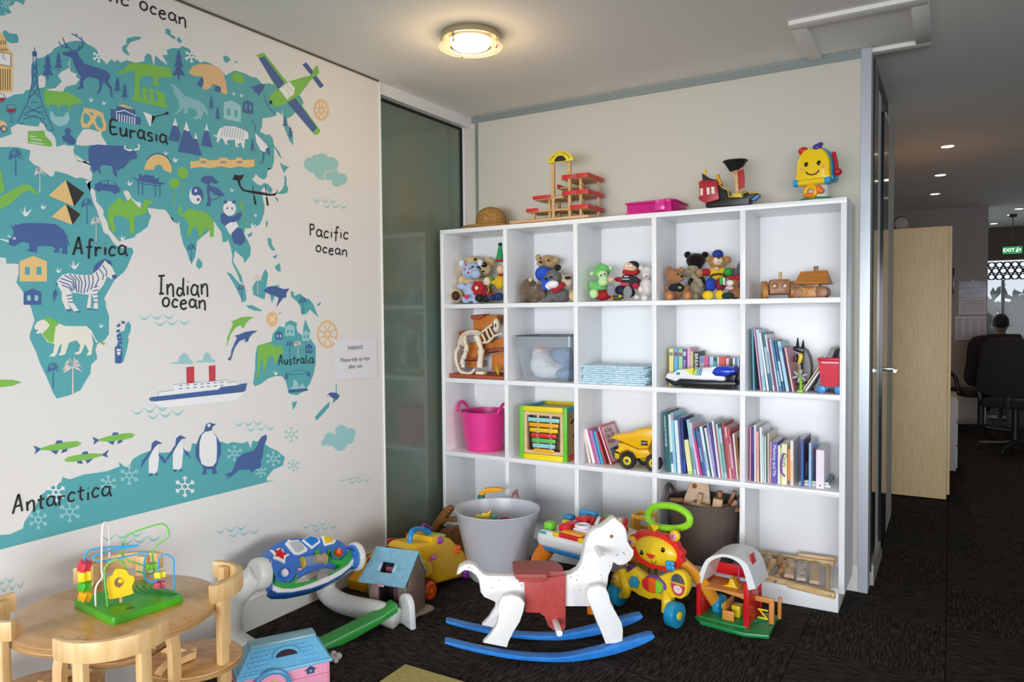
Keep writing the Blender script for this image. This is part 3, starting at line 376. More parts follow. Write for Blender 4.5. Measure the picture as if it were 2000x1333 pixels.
wave|93|a2d3d5|1|p|0|-1949 3687 13 -10 12 -8 13 -4 13 -1 12 3 13 7 14 11 13 12 0 -2 -14 -18 -13 -16 -13 -10 -13 -5 -13 2 -12 8 -12 13 -13 16;-1846 3697 12 -10 13 -8 13 -5 13 0 13 3 14 7 13 11 14 12 0 -2 -14 -18 -13 -16 -14 -11 -13 -4 -13 2 -13 8 -13 13 -12 16;-1741 3707 13 -9 13 -8 13 -5 14 -1 13 3 14 8 14 11 14 12 0 -2 -14 -19 -14 -16 -14 -11 -14 -4 -13 2 -13 8 -13 14 -13 15;-1821 3652 12 -9 13 -9 13 -4 13 -1 14 3 13 7 14 11 13 12 0 -2 -13 -18 -14 -16 -14 -11 -13 -4 -13 2 -13 8 -13 14 -12 15;-1716 3662 14 -10 13 -8 13 -5 14 -1 13 4 14 7 14 11 14 12 0 -2 -14 -18 -14 -16 -14 -11 -14 -5 -13 2 -14 9 -13 13 -13 16;-1607 3672 14 -10 13 -8 14 -5 14 -1 14 4 14 7 14 11 15 13 0 -2 -15 -19 -14 -16 -15 -12 -14 -4 -14 2 -13 9 -14 13 -13 16
wave|94|a2d3d5|1|p|0|-3055 919 12 -12 12 -11 12 -7 12 -3 12 0 13 5 12 7 13 10 0 -2 -13 -15 -13 -13 -12 -8 -13 -2 -12 5 -12 11 -11 15 -12 18;-2957 908 12 -12 12 -11 13 -7 12 -4 13 1 13 4 13 8 13 9 0 -1 -13 -16 -13 -13 -13 -8 -13 -1 -13 4 -12 11 -12 16 -12 18;-2856 896 12 -12 13 -11 13 -7 13 -4 13 1 13 4 13 8 14 10 0 -2 -14 -16 -13 -13 -14 -8 -13 -2 -13 5 -12 11 -13 16 -12 19;-2933 858 12 -12 12 -11 13 -7 12 -4 13 1 13 4 13 8 13 9 0 -2 -13 -15 -13 -13 -13 -8 -13 -2 -13 5 -12 11 -12 16 -12 19;-2832 846 13 -12 13 -11 13 -8 13 -4 13 1 13 4 13 8 14 10 0 -2 -14 -16 -13 -13 -14 -8 -13 -1 -13 5 -13 11 -12 16 -13 18;-2727 834 13 -13 13 -11 13 -8 14 -4 13 1 14 4 14 8 14 10 0 -2 -14 -16 -14 -13 -14 -8 -14 -2 -13 5 -13 12 -13 16 -13 19
wave|95|a2d3d5|1|p|0|-2144 728 12 -12 12 -10 12 -8 13 -3 12 1 13 4 13 8 12 9 0 -2 -13 -15 -13 -13 -12 -8 -13 -2 -12 5 -12 11 -12 16 -12 18;-2045 717 13 -12 12 -11 13 -7 12 -4 13 1 13 5 13 7 13 10 0 -2 -13 -16 -13 -13 -13 -8 -13 -2 -13 5 -12 11 -13 16 -12 18;-1943 706 13 -13 13 -10 12 -8 13 -4 14 1 13 5 13 7 14 10 0 -2 -14 -16 -13 -13 -14 -8 -13 -2 -13 5 -13 11 -12 16 -13 19;-2021 667 13 -12 12 -11 13 -7 13 -4 13 0 13 5 13 8 13 9 0 -2 -14 -15 -13 -13 -13 -8 -13 -2 -12 5 -13 11 -12 16 -13 18;-1918 655 13 -12 12 -11 13 -8 13 -4 14 1 13 4 14 8 13 10 0 -2 -14 -16 -13 -13 -14 -8 -13 -2 -13 5 -13 11 -13 17 -12 18;-1813 643 13 -13 13 -11 14 -8 13 -4 14 1 13 4 14 8 14 10 0 -2 -14 -16 -14 -13 -14 -8 -13 -2 -14 5 -13 11 -13 17 -13 19
wave|96|a2d3d5|1|p|0|-1670 1054 12 -9 12 -8 13 -6 12 -3 13 1 12 4 13 6 13 8 0 -2 -13 -12 -13 -11 -13 -6 -12 -2 -12 4 -13 8 -12 12 -12 14;-1570 1047 12 -10 13 -8 13 -6 12 -2 13 0 13 4 13 6 13 8 0 -2 -13 -12 -13 -11 -13 -6 -13 -2 -13 4 -12 8 -13 13 -12 14;-1468 1039 13 -9 13 -9 13 -6 13 -3 13 1 13 4 14 7 13 7 0 -2 -13 -12 -14 -11 -13 -7 -13 -1 -13 3 -13 9 -13 13 -13 14;-1546 1008 13 -10 13 -8 12 -6 13 -3 13 1 13 3 13 7 13 7 0 -2 -13 -12 -13 -10 -13 -7 -13 -2 -13 4 -13 9 -12 12 -13 15;-1443 999 13 -9 13 -9 13 -6 13 -3 14 1 13 4 13 6 14 8 0 -2 -14 -13 -13 -10 -14 -7 -13 -1 -13 3 -13 9 -13 13 -13 14;-1337 991 13 -10 13 -8 14 -7 13 -2 14 0 14 4 13 7 14 7 0 -2 -14 -12 -14 -11 -14 -7 -13 -1 -14 3 -13 9 -13 13 -13 15
wave|97|a2d3d5|1|p|0|-3963 1108 12 -13 12 -11 12 -8 12 -4 12 1 13 5 13 8 13 10 -1 -2 -13 -16 -12 -13 -13 -9 -13 -2 -12 5 -12 12 -12 16 -11 19;-3864 1096 12 -13 12 -12 13 -8 12 -3 13 0 13 5 13 8 14 10 0 -1 -14 -17 -13 -13 -13 -9 -13 -2 -13 6 -12 11 -12 17 -13 19;-3762 1083 12 -13 13 -11 13 -9 13 -4 14 1 13 5 14 8 13 10 0 -1 -14 -17 -13 -14 -14 -8 -13 -2 -13 5 -13 12 -13 17 -12 20;-3841 1043 13 -13 12 -12 13 -8 13 -4 13 1 13 5 13 8 13 10 0 -2 -13 -16 -14 -14 -13 -8 -13 -2 -13 5 -12 12 -12 17 -13 19;-3738 1030 13 -14 13 -11 13 -9 13 -4 14 1 13 5 14 8 14 10 0 -2 -14 -16 -14 -14 -14 -9 -13 -1 -13 5 -13 12 -13 17 -13 20;-3631 1016 13 -14 14 -12 13 -8 14 -4 14 0 14 5 14 8 14 10 0 -1 -14 -17 -15 -14 -14 -9 -14 -1 -13 5 -14 13 -13 17 -13 20
wave|98|a2d3d5|1|p|0|-4653 1008 5 -10 5 -10 6 -6 5 -3 6 2 5 6 6 9 6 11 0 -1 -6 -17 -6 -14 -6 -10 -5 -3 -6 4 -5 10 -5 14 -5 17;-4609 1007 5 -11 5 -10 6 -6 5 -2 6 1 6 6 5 9 6 11 0 -1 -6 -17 -6 -14 -6 -10 -5 -3 -6 4 -5 10 -5 14 -5 18;-4565 1005 6 -11 5 -10 6 -6 5 -2 6 2 6 6 6 9 6 10 0 -1 -7 -17 -6 -14 -6 -10 -5 -3 -6 4 -5 10 -6 15 -5 17;-4599 959 5 -11 5 -10 5 -6 6 -3 6 2 5 6 6 9 6 11 0 -1 -6 -17 -6 -14 -6 -10 -6 -3 -5 4 -5 10 -5 15 -5 17;-4555 957 6 -11 5 -10 5 -6 6 -3 6 2 6 6 6 9 6 11 0 -1 -7 -17 -6 -15 -6 -9 -5 -3 -6 3 -5 11 -6 14 -5 18;-4509 955 5 -11 6 -10 5 -7 6 -2 6 2 6 6 6 9 6 11 0 -2 -6 -17 -7 -14 -6 -10 -6 -3 -5 4 -6 10 -5 15 -5 18
house|99|f2cb86|3|p|0|-4431 2960 81 40 82 -31 -4 -128 -162 -6
house|99|5aaeb4|4|p|0|-4400 2928 29 1 -2 -50 -29 -1;-4332 2931 30 2 -2 -51 -30 -1
house|100|4a68a0|3|p|0|-4413 2769 53 23 52 -20 -3 -82 -104 -1
house|100|a2d3d5|4|p|0|-4393 2749 21 0 -1 -33 -21 0;-4349 2750 21 0 -1 -34 -21 0
house|101|a2d3d5|3|p|0|-2889 4318 84 36 83 -25 -3 -135 -167 -8
house|101|5aaeb4|4|p|0|-2857 4277 30 2 -2 -54 -29 -2;-2787 4282 30 1 -1 -55 -31 -1
house|102|4a68a0|3|p|0|-2702 4368 52 23 52 -12 -2 -90 -104 -10
house|102|5aaeb4|4|p|0|-2681 4355 20 2 -1 -42 -21 -2;-2638 4359 21 2 -1 -42 -21 -2
house|103|4a68a0|3|p|0|-2409 2461 39 18 39 -20 -1 -56 -78 3
house|103|a2d3d5|4|p|0|-2394 2449 17 0 0 -28 -17 1;-2361 2449 17 -1 0 -28 -18 1
house|104|a2d3d5|3|p|0|-2301 2520 54 12 53 -14 -2 -85 -107 3
house|104|5aaeb4|4|p|0|-2280 2486 21 -1 -1 -28 -21 1;-2236 2485 22 -1 -1 -28 -21 1
house|105|a2d3d5|3|p|0|-2105 2453 46 28 46 -30 -1 -70 -93 3
house|105|5aaeb4|4|p|0|-2087 2436 18 -1 -1 -29 -18 1;-2049 2435 19 -1 -1 -29 -18 1
house|106|4a68a0|3|p|0|-2070 2333 43 24 43 -27 -2 -61 -85 4
house|106|5aaeb4|4|p|0|-2053 2319 17 -1 -1 -29 -17 1;-2017 2317 17 0 -1 -30 -17 1
reindeer|107|4a68a0|3|p|0|-4133 4340 29 13 25 13 42 7 16 -33 33 -33 86 -1 53 -3 31 -17 1 -26 -16 -31 26 -28 7 -68 -14 -5 -3 53 -35 35 -18 -5 -10 -46 -18 -33 -18 -5 23 43 -2 60 -70 -1 -22 -19 -18 -26 3 -42 -42 -19 -7 5 24 16 10 71 -32 41 -23 69 -33 -1 -24 5
antler|108|4a68a0|3|s|7|-4071 4367 -16 16 -49 -6 -19 27;-4103 4382 -16 29 -7 26;-4037 4377 35 36 5 44 -37 18 -38 5;-3998 4436 13 8;-4002 4447 -5 32;-4034 4470 -8 21;-4071 4367 34 19 35 31;-4095 4383 -11 23;-4029 4380 10 45
fox|109|84c455|3|p|0|-3777 4315 57 24 39 56 57 27 139 19 123 17 30 -58 -64 -27 -51 -4 -16 -42 24 -49 -10 7 -40 17 -30 -8 30 27 -9 34 -69 -10 -31 -35 -6 -65 -15 -13 -8 52 -8 70 -48 -13 -48 -31
temple|110|84c455|3|p|0|-3636 4318 10 2 22 -66 24 -12 10 21 20 -4 20 -4 20 19 20 -14 50 -1 36 0 3 -84 21 -4 -3 -19 -282 -4 1 19 19 9
temple|110|5aaeb4|4|p|0|-3604 4245 22 -8 -2 -60 -17 1;-3551 4245 28 -7 -2 -60 -17 0;-3496 4250 30 -7 -1 -65 -21 0
bear|111|e9c08a|3|p|0|-3196 4475 29 47 68 39 93 21 82 -1 41 -39 17 -56 15 -98 -54 -3 -11 47 -71 7 -24 -41 -47 -27 -28 7 18 54 -10 37 -68 -14 -45 3
bear|111|4a68a0|2|p|0|-3084 4467 28 -32 -25 -55 -50 16;-2951 4448 47 -23 -25 -41 -47 3
boar|112|84c455|3|p|0|-4256 4057 12 15 36 1 105 18 57 -19 33 -17 0 -13 -51 -25 -29 -11 -1 -38 -13 6 -3 32 -45 -15 -17 -33 -7 32 -48 -12 -4 -17 -19 12 -3 40
wolf|113|8fc6c9|3|p|0|-3357 4327 13 18 63 -27 42 -37 66 -3 67 -3 45 -28 33 -57 -23 -10 -23 24 -24 -64 -57 -18 -22 5 45 35 -10 36 -66 4 -13 -51 -33 -7 13 50 -34 -36 -44 -39 -8 10 42 45 -9 65 -41 47 -1 32
mountain|114|4a68a0|3|p|0|-3324 4099 -61 -178 83 2 22 52;-3231 4093 -79 -243 210 4 -37 116 -15 55 -29 -59;-3053 4118 -51 -181 104 -2
mountain|114|f2f3f3|4|p|0|-3324 4099 -23 -67 21 10 10 -8 11 10;-3231 4093 -24 -75 20 9 13 -11 18 11;-3152 4025 -18 -52 17 6 20 -9;-3053 4118 -18 -66 19 11 18 -8
tiger|115|f2f3f3|3|p|0|-2988 4044 26 -9 25 60 49 36 99 16 88 -7 45 -12 5 -51 -39 -13 -9 -80 -18 12 -12 34 -39 -23 19 -17 -32 -6 -11 59 -62 -17 -19 -19 24 -21 -36 3 -17 37 -24 1 -25 -44 -12 11 7 32 -30 4
tiger|115|4a68a0|4|s|4|-2900 4123 -16 -82;-2876 4128 -16 -82;-2851 4132 -17 -83;-2826 4134 -17 -84;-2802 4136 -17 -84;-2777 4137 -17 -84;-2752 4138 -17 -84;-2727 4135 -17 -84;-2701 4132 -18 -84
great_wall|116|f2cb86|3|p|0|-3203 3795 79 17 1 23 68 7 0 -15 112 25 1 18 78 11 0 -15 81 14 0 19 63 8 0 -18 123 26 -1 -55 -72 -25 -90 -3 -75 -28 -97 -1 -95 -31 -92 -5 -85 -27
great_wall|116|4a68a0|4|p|0|-3109 3815 8 1 -1 -19 -8 -2;-3092 3818 8 1 0 -20 -8 -1;-3075 3821 8 1 0 -20 -8 -1;-2929 3846 9 2 -1 -20 -8 -2;-2909 3850 8 1 0 -20 -9 -2;-2889 3853 9 2 -1 -21 -8 -1;-2771 3874 9 1 -1 -20 -9 -2;-2752 3877 9 2 -1 -21 -9 -2;-2733 3881 9 1 -1 -21 -9 -1
bird|117|4a68a0|3|p|0|-2634 4505 46 12 27 23 54 25 40 5 -21 -48 -35 -41 -20 -32 -6 25 -33 2 -13 24
crane_bird|118|f2f3f3|3|p|0|-2584 4138 52 -32 66 -41 27 -38 -56 -32 -40 14 -38 57
crane_bird|118|4a68a0|4|p|0|-2480 4025 41 24 10 -74 -38 25
crane_bird|118|4a68a0|4|s|7|-2628 4223 26 8 19 -24 6 -57;-2501 3999 -8 -60 -35 -54;-2488 4002 -15 -73 -8 -39
pretzel|119|f2cb86|3|p|0|-4005 4014 25 -2 35 8 43 -7 31 -11 4 -25 17 -40 -6 -44 -32 -16 -35 10 -20 39 -32 -41 -43 -9 -11 40 14 54 9 23
pretzel|119|5aaeb4|4|p|0|-3998 3982 26 -11 12 -27 -27 -36 -21 4 -3 33;-3911 3985 26 -16 12 -50 -14 -24 -26 11 -17 40;-3972 3992 35 0 -9 -20
museum|120|4a68a0|3|p|0|-3818 4050 39 0 5 32 47 20 89 -19 -1 -41 41 -9 -2 -50 -220 -8
museum|120|f2f3f3|4|p|0|-3780 4027 7 0 -1 -52 -7 0;-3762 4027 8 0 -2 -51 -7 0;-3743 4028 7 0 -1 -52 -7 0;-3724 4028 7 0 -1 -51 -8 0;-3706 4029 8 0 -2 -52 -7 0;-3687 4028 8 0 -2 -50 -7 0;-3668 4029 8 0 -2 -51 -7 0;-3649 4030 8 0 -1 -51 -8 0;-3784 4038 65 26 85 -21 0 -5 -85 19 -65 -26
museum|120|f2cb86|4|p|0|-3772 4082 45 19 75 -14 -5 -5
balalaika|121|f2f3f3|3|p|0|-3579 4085 99 -16 -50 -82
balalaika|121|242428|4|p|0|-3511 4074 31 -5 -39 -65;-3408 4113 21 17 16 -13 -32 -17
balalaika|121|242428|4|s|7|-3496 4065 93 44
tower|122|4a68a0|3|s|5|-4303 4321 -1 -32;-4313 4263 -10 -163 -31 -136 -67 -146;-4297 4267 4 -159 20 -125 69 -162;-4335 3969 46 11;-4355 3916 95 6;-4375 3879 130 5;-4383 3854 26 10 39 24 34 -8 23 -24 18 -20;-4406 3821 30 6;-4231 3818 31 4;-4316 4214 21 -43;-4320 4164 26 -41;-4323 4116 31 -48;-4332 4057 48 -44;-4296 4219 -23 -54;-4295 4171 -28 -55;-4292 4124 -40 -75;-4286 4069 -60 -79;-4358 3939 106 -40;-4266 3961 -109 -74
tower|122|4a68a0|3|p|0|-4318 4289 14 12 13 -8 -1 -28 -27 -4
clock_tower|123|f2cb86|3|p|0|-4538 4350 39 1 28 -26 12 -59 25 -16 -7 -244 -108 -28
clock_tower|123|f2f3f3|4|p|0|-4542 4217 39 13 56 5 -2 -73 -95 -4
clock_tower|123|5a4632|5|s|4|-4531 4225 87 13 -2 -77 -87 -9;-4488 4226 2 -31 15 5;-4504 4129 -4 -129;-4491 4133 -4 -129;-4478 4136 -4 -129;-4465 4140 -4 -130;-4452 4144 -4 -130;-4498 4254 -1 -15;-4488 4258 0 -16;-4477 4261 0 -16;-4466 4264 0 -15;-4497 4303 -1 -25;-4485 4307 0 -25;-4472 4311 -1 -25
wine_glass|124|4a68a0|3|s|4|-4472 3920 -9 -33 11 -18 18 2 22 16 6 21 -7 22 -41 -9;-4452 3874 -2 -52;-4468 3819 33 3;-4510 3977 21 1 7 -22 -15 -27 -15 -7
wine_glass|124|a83240|4|p|0|-4477 3895 51 12 -6 -19 -20 -12 -18 1;-4525 3950 42 10 -10 -22 -33 -12
croissant|125|a2d3d5|3|p|0|-4221 3943 17 -8 15 -22 48 7 17 25 17 20 10 -48 -20 -37 -42 -26 -39 8 -23 28
squirrel|126|4a68a0|3|p|0|-4141 3758 -11 31 16 16 16 -1 -15 26 17 24 20 1 8 -20 -13 -19 29 -20 13 -22 -15 -24 -37 1 -16 14
colosseum|127|84c455|3|p|0|-4359 3783 100 24 3 -31 38 -33 4 -24 -20 -10 -32 0 -95 -2
colosseum|127|f2f3f3|4|s|5|-4352 3753 38 3;-4345 3738 69 3;-4350 3717 85 2
food|128|f2cb86|3|p|0|-4478 3787 -3 -11 -5 -11 -9 -9 -10 -7 -12 -4 -11 -1 -10 3 -8 6 -5 8 -1 10 2 11 5 11 8 9 11 7 11 5 12 0 10 -2 8 -6 5 -9
food|128|4a68a0|4|p|0|-4479 3771 -1 -7 -3 -6 -5 -6 -5 -4 -7 -3 -6 0 -5 2 -5 4 -2 5 -1 7 1 7 3 7 5 5 5 5 7 2 6 0 5 -2 5 -3 2 -6
food|128|f2cb86|5|p|0|-4485 3770 0 -4 -2 -4 -3 -3 -3 -2 -4 -2 -3 0 -3 1 -3 2 -1 4 -1 3 1 4 2 4 2 4 4 2 3 1 4 0 3 -1 2 -2 2 -3
buffalo|129|4a68a0|3|p|0|-3965 3767 48 18 108 12 74 14 47 -14 47 -9 8 -48 -58 -19 -29 -32 -29 -32 -19 -23 -28 -4 -17 25 -72 -3 -18 -12 -5 -29 -53 -8 -12 42 -8 16 0 69;-3950 3726 -5 -78 -5 -42 17 -18 19 66 10 -19 -1 -39 17 -7 -6 33 2 63 82 1 6 -70 14 -30 14 1 -2 62 48 1 39 49 40 43 16 25 -91 5;-3978 3756 8 1 2 -94 -13 -2
buffalo|129|f2f3f3|4|s|13|-3721 3814 -5 -19 28 -8 29 8;-3655 3797 34 13 5 24 -9 9
rainbow|130|f2cb86|3|p|0|-3580 3669 4 26 9 27 15 24 19 21 23 17 25 11 26 5 25 -2 23 -7 20 -14 15 -20 9 -23 4 -26 -4 -28 -66 11 -1 15 -7 12 -12 7 -14 1 -14 -5 -13 -10 -9 -14 -3 -15
rainbow|130|4a68a0|3|s|7|-3561 3740 13 18 16 16 17 14 19 10 20 6 20 3 20 -1 18 -5 17 -9 14 -12 12 -16 8 -18
pyramid|131|f2cb86|3|p|0|-4136 3511 -109 -117 159 -50;-4139 3353 -93 -93 132 -39
pyramid|131|33302e|3|p|0|-4134 3511 118 -68 -69 -98;-4138 3353 91 -55 -51 -76
giraffe|132|84c455|3|p|0|-4565 3259 34 11 59 44 60 65 49 33 36 -21 13 -18 -6 38 -36 34 -36 1 -60 -41 -76 -54 -35 -23;-4556 3545 33 -25 9 -67 13 -48 -15 -30 -46 -10
car|133|4a68a0|3|p|0|-3946 3481 4 31 25 15 29 20 36 8 43 -5 29 -28 14 -16 -2 -23 -13 -4 -165 -2;-3898 3484 -1 -5 -3 -6 -4 -4 -5 -3 -6 -2 -5 0 -5 2 -4 3 -2 5 -1 5 1 6 3 5 4 4 5 3 5 2 6 0 5 -2 4 -3 2 -5;-3786 3484 -1 -5 -3 -6 -4 -4 -6 -3 -5 -2 -6 0 -5 2 -4 3 -2 5 -1 5 1 6 3 5 4 5 5 3 6 2 5 -1 5 -1 4 -4 3 -4
car|133|5aaeb4|4|p|0|-3906 3525 21 18 29 7 0 -25;-3849 3551 33 -2 18 -21 -51 -3
gate|134|4a68a0|3|p|0|-3680 3603 53 -11 5 41 35 -13 4 15 76 1 7 -21 37 17 -13 -25 16 -12 48 7 -32 -20 -65 -4 -130 5
gate|134|4a68a0|3|s|7|-3631 3584 0 -99;-3598 3585 -1 -101;-3497 3586 -2 -101;-3460 3587 -4 -101;-3635 3565 175 4
topiary|135|84c455|3|s|8|-3271 3673 -2 -162;-3341 3594 -7 -161
topiary|135|84c455|3|p|0|-3222 3704 -3 -13 -7 -13 -11 -12 -13 -8 -15 -4 -15 0 -13 4 -10 7 -7 11 -2 13 3 13 7 13 11 11 13 8 15 5 15 0 13 -3 10 -8 7 -11;-3298 3615 -2 -11 -7 -11 -10 -10 -13 -7 -14 -4 -14 0 -12 3 -9 7 -6 9 -2 11 2 11 7 11 10 10 12 7 14 4 14 0 12 -3 10 -6 6 -10
yin_yang|136|f2f3f3|3|p|0|-3094 3552 -2 -15 -5 -16 -8 -14 -11 -12 -12 -10 -14 -7 -14 -3 -14 0 -13 3 -11 7 -10 9 -7 12 -4 14 -1 15 2 16 5 15 7 14 10 12 13 10 13 7 14 4 14 0 13 -3 12 -7 10 -9 7 -12 5 -14
yin_yang|136|4a68a0|4|p|0|-3192 3595 12 9 14 6 14 3 14 -1 13 -4 11 -7 9 -10 7 -13 3 -15 1 -15 -3 -16 -6 -15 -9 -14 -11 -11 -8 -2 11 12 5 14 -2 14 -7 12 -12 5 -13 -1 -15 -6 -15 -2 -13 5 -8 12 -2 15 5 15 11 13
yin_yang|136|f2f3f3|5|p|0|-3151 3580 -1 -4 -2 -3 -3 -3 -3 -3 -4 -1 -3 0 -3 2 -3 2 -1 3 -1 4 1 3 2 4 2 3 3 2 4 1 4 0 3 -1 2 -3 2 -3
yin_yang|136|4a68a0|5|p|0|-3131 3514 0 -3 -2 -4 -3 -3 -3 -2 -4 -1 -3 0 -4 1 -2 3 -2 3 0 3 0 4 2 3 3 3 3 2 4 2 3 -1 4 -1 2 -2 2 -3
acacia|137|4a68a0|3|p|0|-3116 3682 44 26 67 5 22 -20 34 -24 -35 -13 -44 6 -12 -26 78 -8 34 -24 34 -30 -46 -11 -57 7 -33 29 -12 -30 16 -46 -7 -51 -39 -1 18 48 -10 76 7 48 -55 11
acacia|137|4a68a0|3|s|8|-3038 3522 40 10 58 31
camel|138|84c455|3|p|0|-3862 3314 12 57 45 41 30 40 22 -26 37 1 24 25 30 -29 37 -39 20 17 13 46 32 11 32 -7 -3 -22 -30 -8 -9 -52 -33 -26 -47 -13 -16 -23 -2 -102 -39 -7 6 62 -11 42 -88 19 -23 -38 19 -76 -29 -10 -9 63 -13 -58
elephant|139|84c455|3|p|0|-3325 3402 11 29 21 11 6 24 7 -22 -8 -24 -16 -20 31 -11 32 36 43 10 32 -10 65 3 55 -23 32 -44 10 -47 -8 -78 -33 -3 1 48 -27 16 -34 -31 -7 -39 -33 -3 -4 57 -32 15 -27 -21 -6 -43 -37 -3 22 63 -14 45 -31 29 -41 14
panda|140|f2f3f3|3|p|0|-2793 3486 -4 -19 -9 -18 -14 -15 -18 -10 -19 -6 -19 1 -16 7 -14 11 -8 16 -2 18 3 19 9 17 14 15 17 11 19 5 19 -1 17 -6 14 -11 8 -16;-2863 3397 48 15 46 -75 -13 -41 -49 -35 -35 17 -34 56
panda|140|4a68a0|4|p|0|-2944 3417 35 23 35 -25 47 0 73 48 24 -12 -26 -53 -60 -26 -36 -4 -48 -34 -40 25;-2843 3280 62 56 48 -16 28 -93 -56 -40 -60 16;-2876 3528 -1 -5 -2 -4 -4 -4 -5 -2 -5 -2 -5 0 -5 2 -4 2 -2 4 -1 4 1 5 3 4 4 4 4 3 6 1 5 0 5 -1 3 -3 3 -4;-2795 3538 -1 -4 -2 -5 -4 -4 -5 -2 -6 -2 -5 0 -5 2 -4 3 -2 3 -1 5 1 4 3 5 4 3 5 3 5 1 6 0 4 -1 4 -3 3 -4;-2875 3489 9 -4 -10 -21 -9 4;-2840 3488 15 2 4 -20 -12 1
bamboo|141|84c455|4|s|9|-2751 3559 21 -98 34 -122;-2764 3537 23 -47;-2721 3552 -14 -71
dragon_boat|142|242428|3|p|0|-2813 3729 13 31 42 -3 55 19 -26 -44 -18 -18 11 -43 36 -20 138 4 143 -1 48 17 11 33 2 -31 -28 -30 -73 -10 -167 -2 -99 6 -36 40 -11 38 -53 0;-2617 3607 18 4 15 -67 -19 -7;-2486 3616 20 6 12 -69 -20 -8
dragon_boat|142|242428|3|s|7|-2621 3696 13 -88;-2490 3715 15 -89
rhinoceros|143|4a68a0|3|p|0|-4481 3187 22 -16 7 19 11 -5 42 17 104 11 88 2 44 -29 25 -38 6 -33 12 -32 -17 5 -1 -64 -36 1 4 40 -16 -1 -4 -33 -39 -3 17 28 -25 14 -75 -5 -13 -11 -1 -33 -63 9 18 14 -2 32 -35 10 -24 -15 -30 -21 -29 10 4 32 27 34 -2 32
rhinoceros|143|f2f3f3|4|p|0|-4536 3094 46 -8 1 -13 -47 15;-4501 3118 29 -6 -9 -10;-4448 3102 -1 -3 -1 -3 -3 -2 -2 -1 -3 -1 -3 0 -3 1 -2 2 -1 3 0 2 0 3 2 3 2 2 2 1 3 1 3 0 3 -1 2 -2 1 -2
rhinoceros|143|242428|5|p|0|-4454 3101 -1 -2 0 -1 -1 -1 -1 -1 -2 0 -1 0 -1 1 -1 0 0 2 -1 1 1 1 0 2 1 1 1 0 2 1 1 0 1 -1 1 -1 0 -1
zebra|144|efece6|3|p|0|-4203 2813 -7 31 32 42 47 14 72 -9 74 3 52 44 26 35 18 35 26 -24 25 -33 25 -50 -10 -26 -22 -5 -30 20 -27 -60 -44 -52 1 -117 -34 0 10 50 -19 66 -7 -112 -29 0 19 95 -65 7 -48 7 6 -65 38 -57 -32 -4 -38 53 18 -45 -31 0 -26 69 2 48
zebra|144|4a68a0|4|p|0|-3972 2907 6 46 34 35 44 22 42 -12 10 -30 -28 7 -25 24 -18 -26 -35 -44;-3844 2900 31 6 4 -26 -27 -9;-4215 2796 4 -40 -24 -48 -2 64;-4155 2664 34 -3 -9 -13 -23 3;-4106 2648 37 4 2 -12 -35 3;-4022 2671 31 -2 -2 -11 -27 3;-3981 2665 33 0 -1 -10 -30 2
zebra|144|4a68a0|5|s|7|-4195 2845 62 -22 23 -40;-4186 2865 70 -25 14 -49;-4162 2886 54 -30 14 -56;-4131 2896 39 -39 6 -82;-4099 2893 31 -44 -6 -78;-4067 2889 19 -47 -10 -73;-4034 2890 10 -55 -14 -65;-4005 2891 6 -56 -18 -58;-3976 2894 2 -50 -18 -50;-3951 2916 16 -45 -27 -60;-3929 2938 29 -40 -10 -34;-3907 2965 29 -41 -5 -34;-4180 2821 47 -18 15 -24;-3975 2811 34 9;-3978 2786 39 9;-3976 2761 34 5;-3974 2736 29 2;-3971 2711 23 0;-4151 2749 32 9;-4147 2729 32 5;-4144 2709 32 -1;-4219 2812 12 20
lion|145|f0ebdc|3|p|0|-4357 2551 19 31 37 15 22 -16 11 -16 42 -17 23 20 39 -17 137 -2 32 -30 31 -67 17 -14 -17 -3 -28 59 7 -67 -15 -74 -33 -3 17 28 -23 51 -26 -57 -17 -11 -32 1 8 12 25 7 9 41 -23 34 -49 -15 -25 -72 -24 -11 -23 5 16 16 9 56 -16 -16 -17 -47 -16 -19 -34 5 28 23 9 56 -45 17 -36 56 -22 -7 -7 12 15 12 -22 8
lion|145|84c455|2|p|0|-4293 2605 30 5 30 -18 38 -22 -27 -14 -9 -40 -14 -79 -30 9 -29 33 -14 39 31 39
lion|145|84c455|4|p|0|-3943 2442 22 0 23 -18 -24 -6;-4282 2589 7 -12 8 12 3 -32 -16 -24 -23 -19 -8 -8 18 -32 26 -24 24 -5 8 55 9 56 -22 21 -19 20
lemur|146|4a68a0|3|p|0|-3836 2396 27 20 26 -22 0 -87 -12 -25 -35 2
lemur|146|4a68a0|3|s|18|-3782 2574 24 -6;-3814 2541 22 17;-3820 2507 24 8;-3818 2477 33 5;-3815 2451 34 2;-3813 2425 31 3
lemur|146|f2f3f3|4|p|0|-3823 2389 15 -7 16 5 -5 -36 -12 -12 -12 13
lemur|146|4a68a0|5|p|0|-3810 2367 0 -1 -1 -2 -1 -1 -1 -1 -2 0 -1 0 -2 1 -1 2 0 1 -1 2 1 1 0 2 2 1 1 1 1 0 2 0 1 -1 1 -2 1 -1;-3797 2367 0 -2 -1 -1 -1 -2 -1 0 -2 0 -1 0 -1 1 -1 1 -1 1 0 2 0 2 1 1 1 1 1 1 2 0 1 0 2 -1 1 -1 0 -2
dolphin|147|84c455|3|p|0|-2921 2365 19 41 -5 21 25 51 39 71 -18 21 44 10 51 21 77 5 59 -4 -46 -18 -46 -36 -14 -32 -26 -4 -5 26 -51 -20 -52 -51 -19 -51 -13 -31
dolphin|147|4a68a0|3|p|0|-2906 2262 32 29 7 41 33 61 26 41 -27 17 47 9 57 19 78 9 57 -3 -57 -23 -34 -32 -13 -31 -33 -4 7 26 -58 -14 -51 -55 -20 -52 -23 -52
turtle|148|4a68a0|3|p|0|-2531 2822 49 39 97 3 71 -20 72 7 -37 -40 -1 -39 -36 -6 -44 -45 -36 -39 30 83 -49 21 -55 10
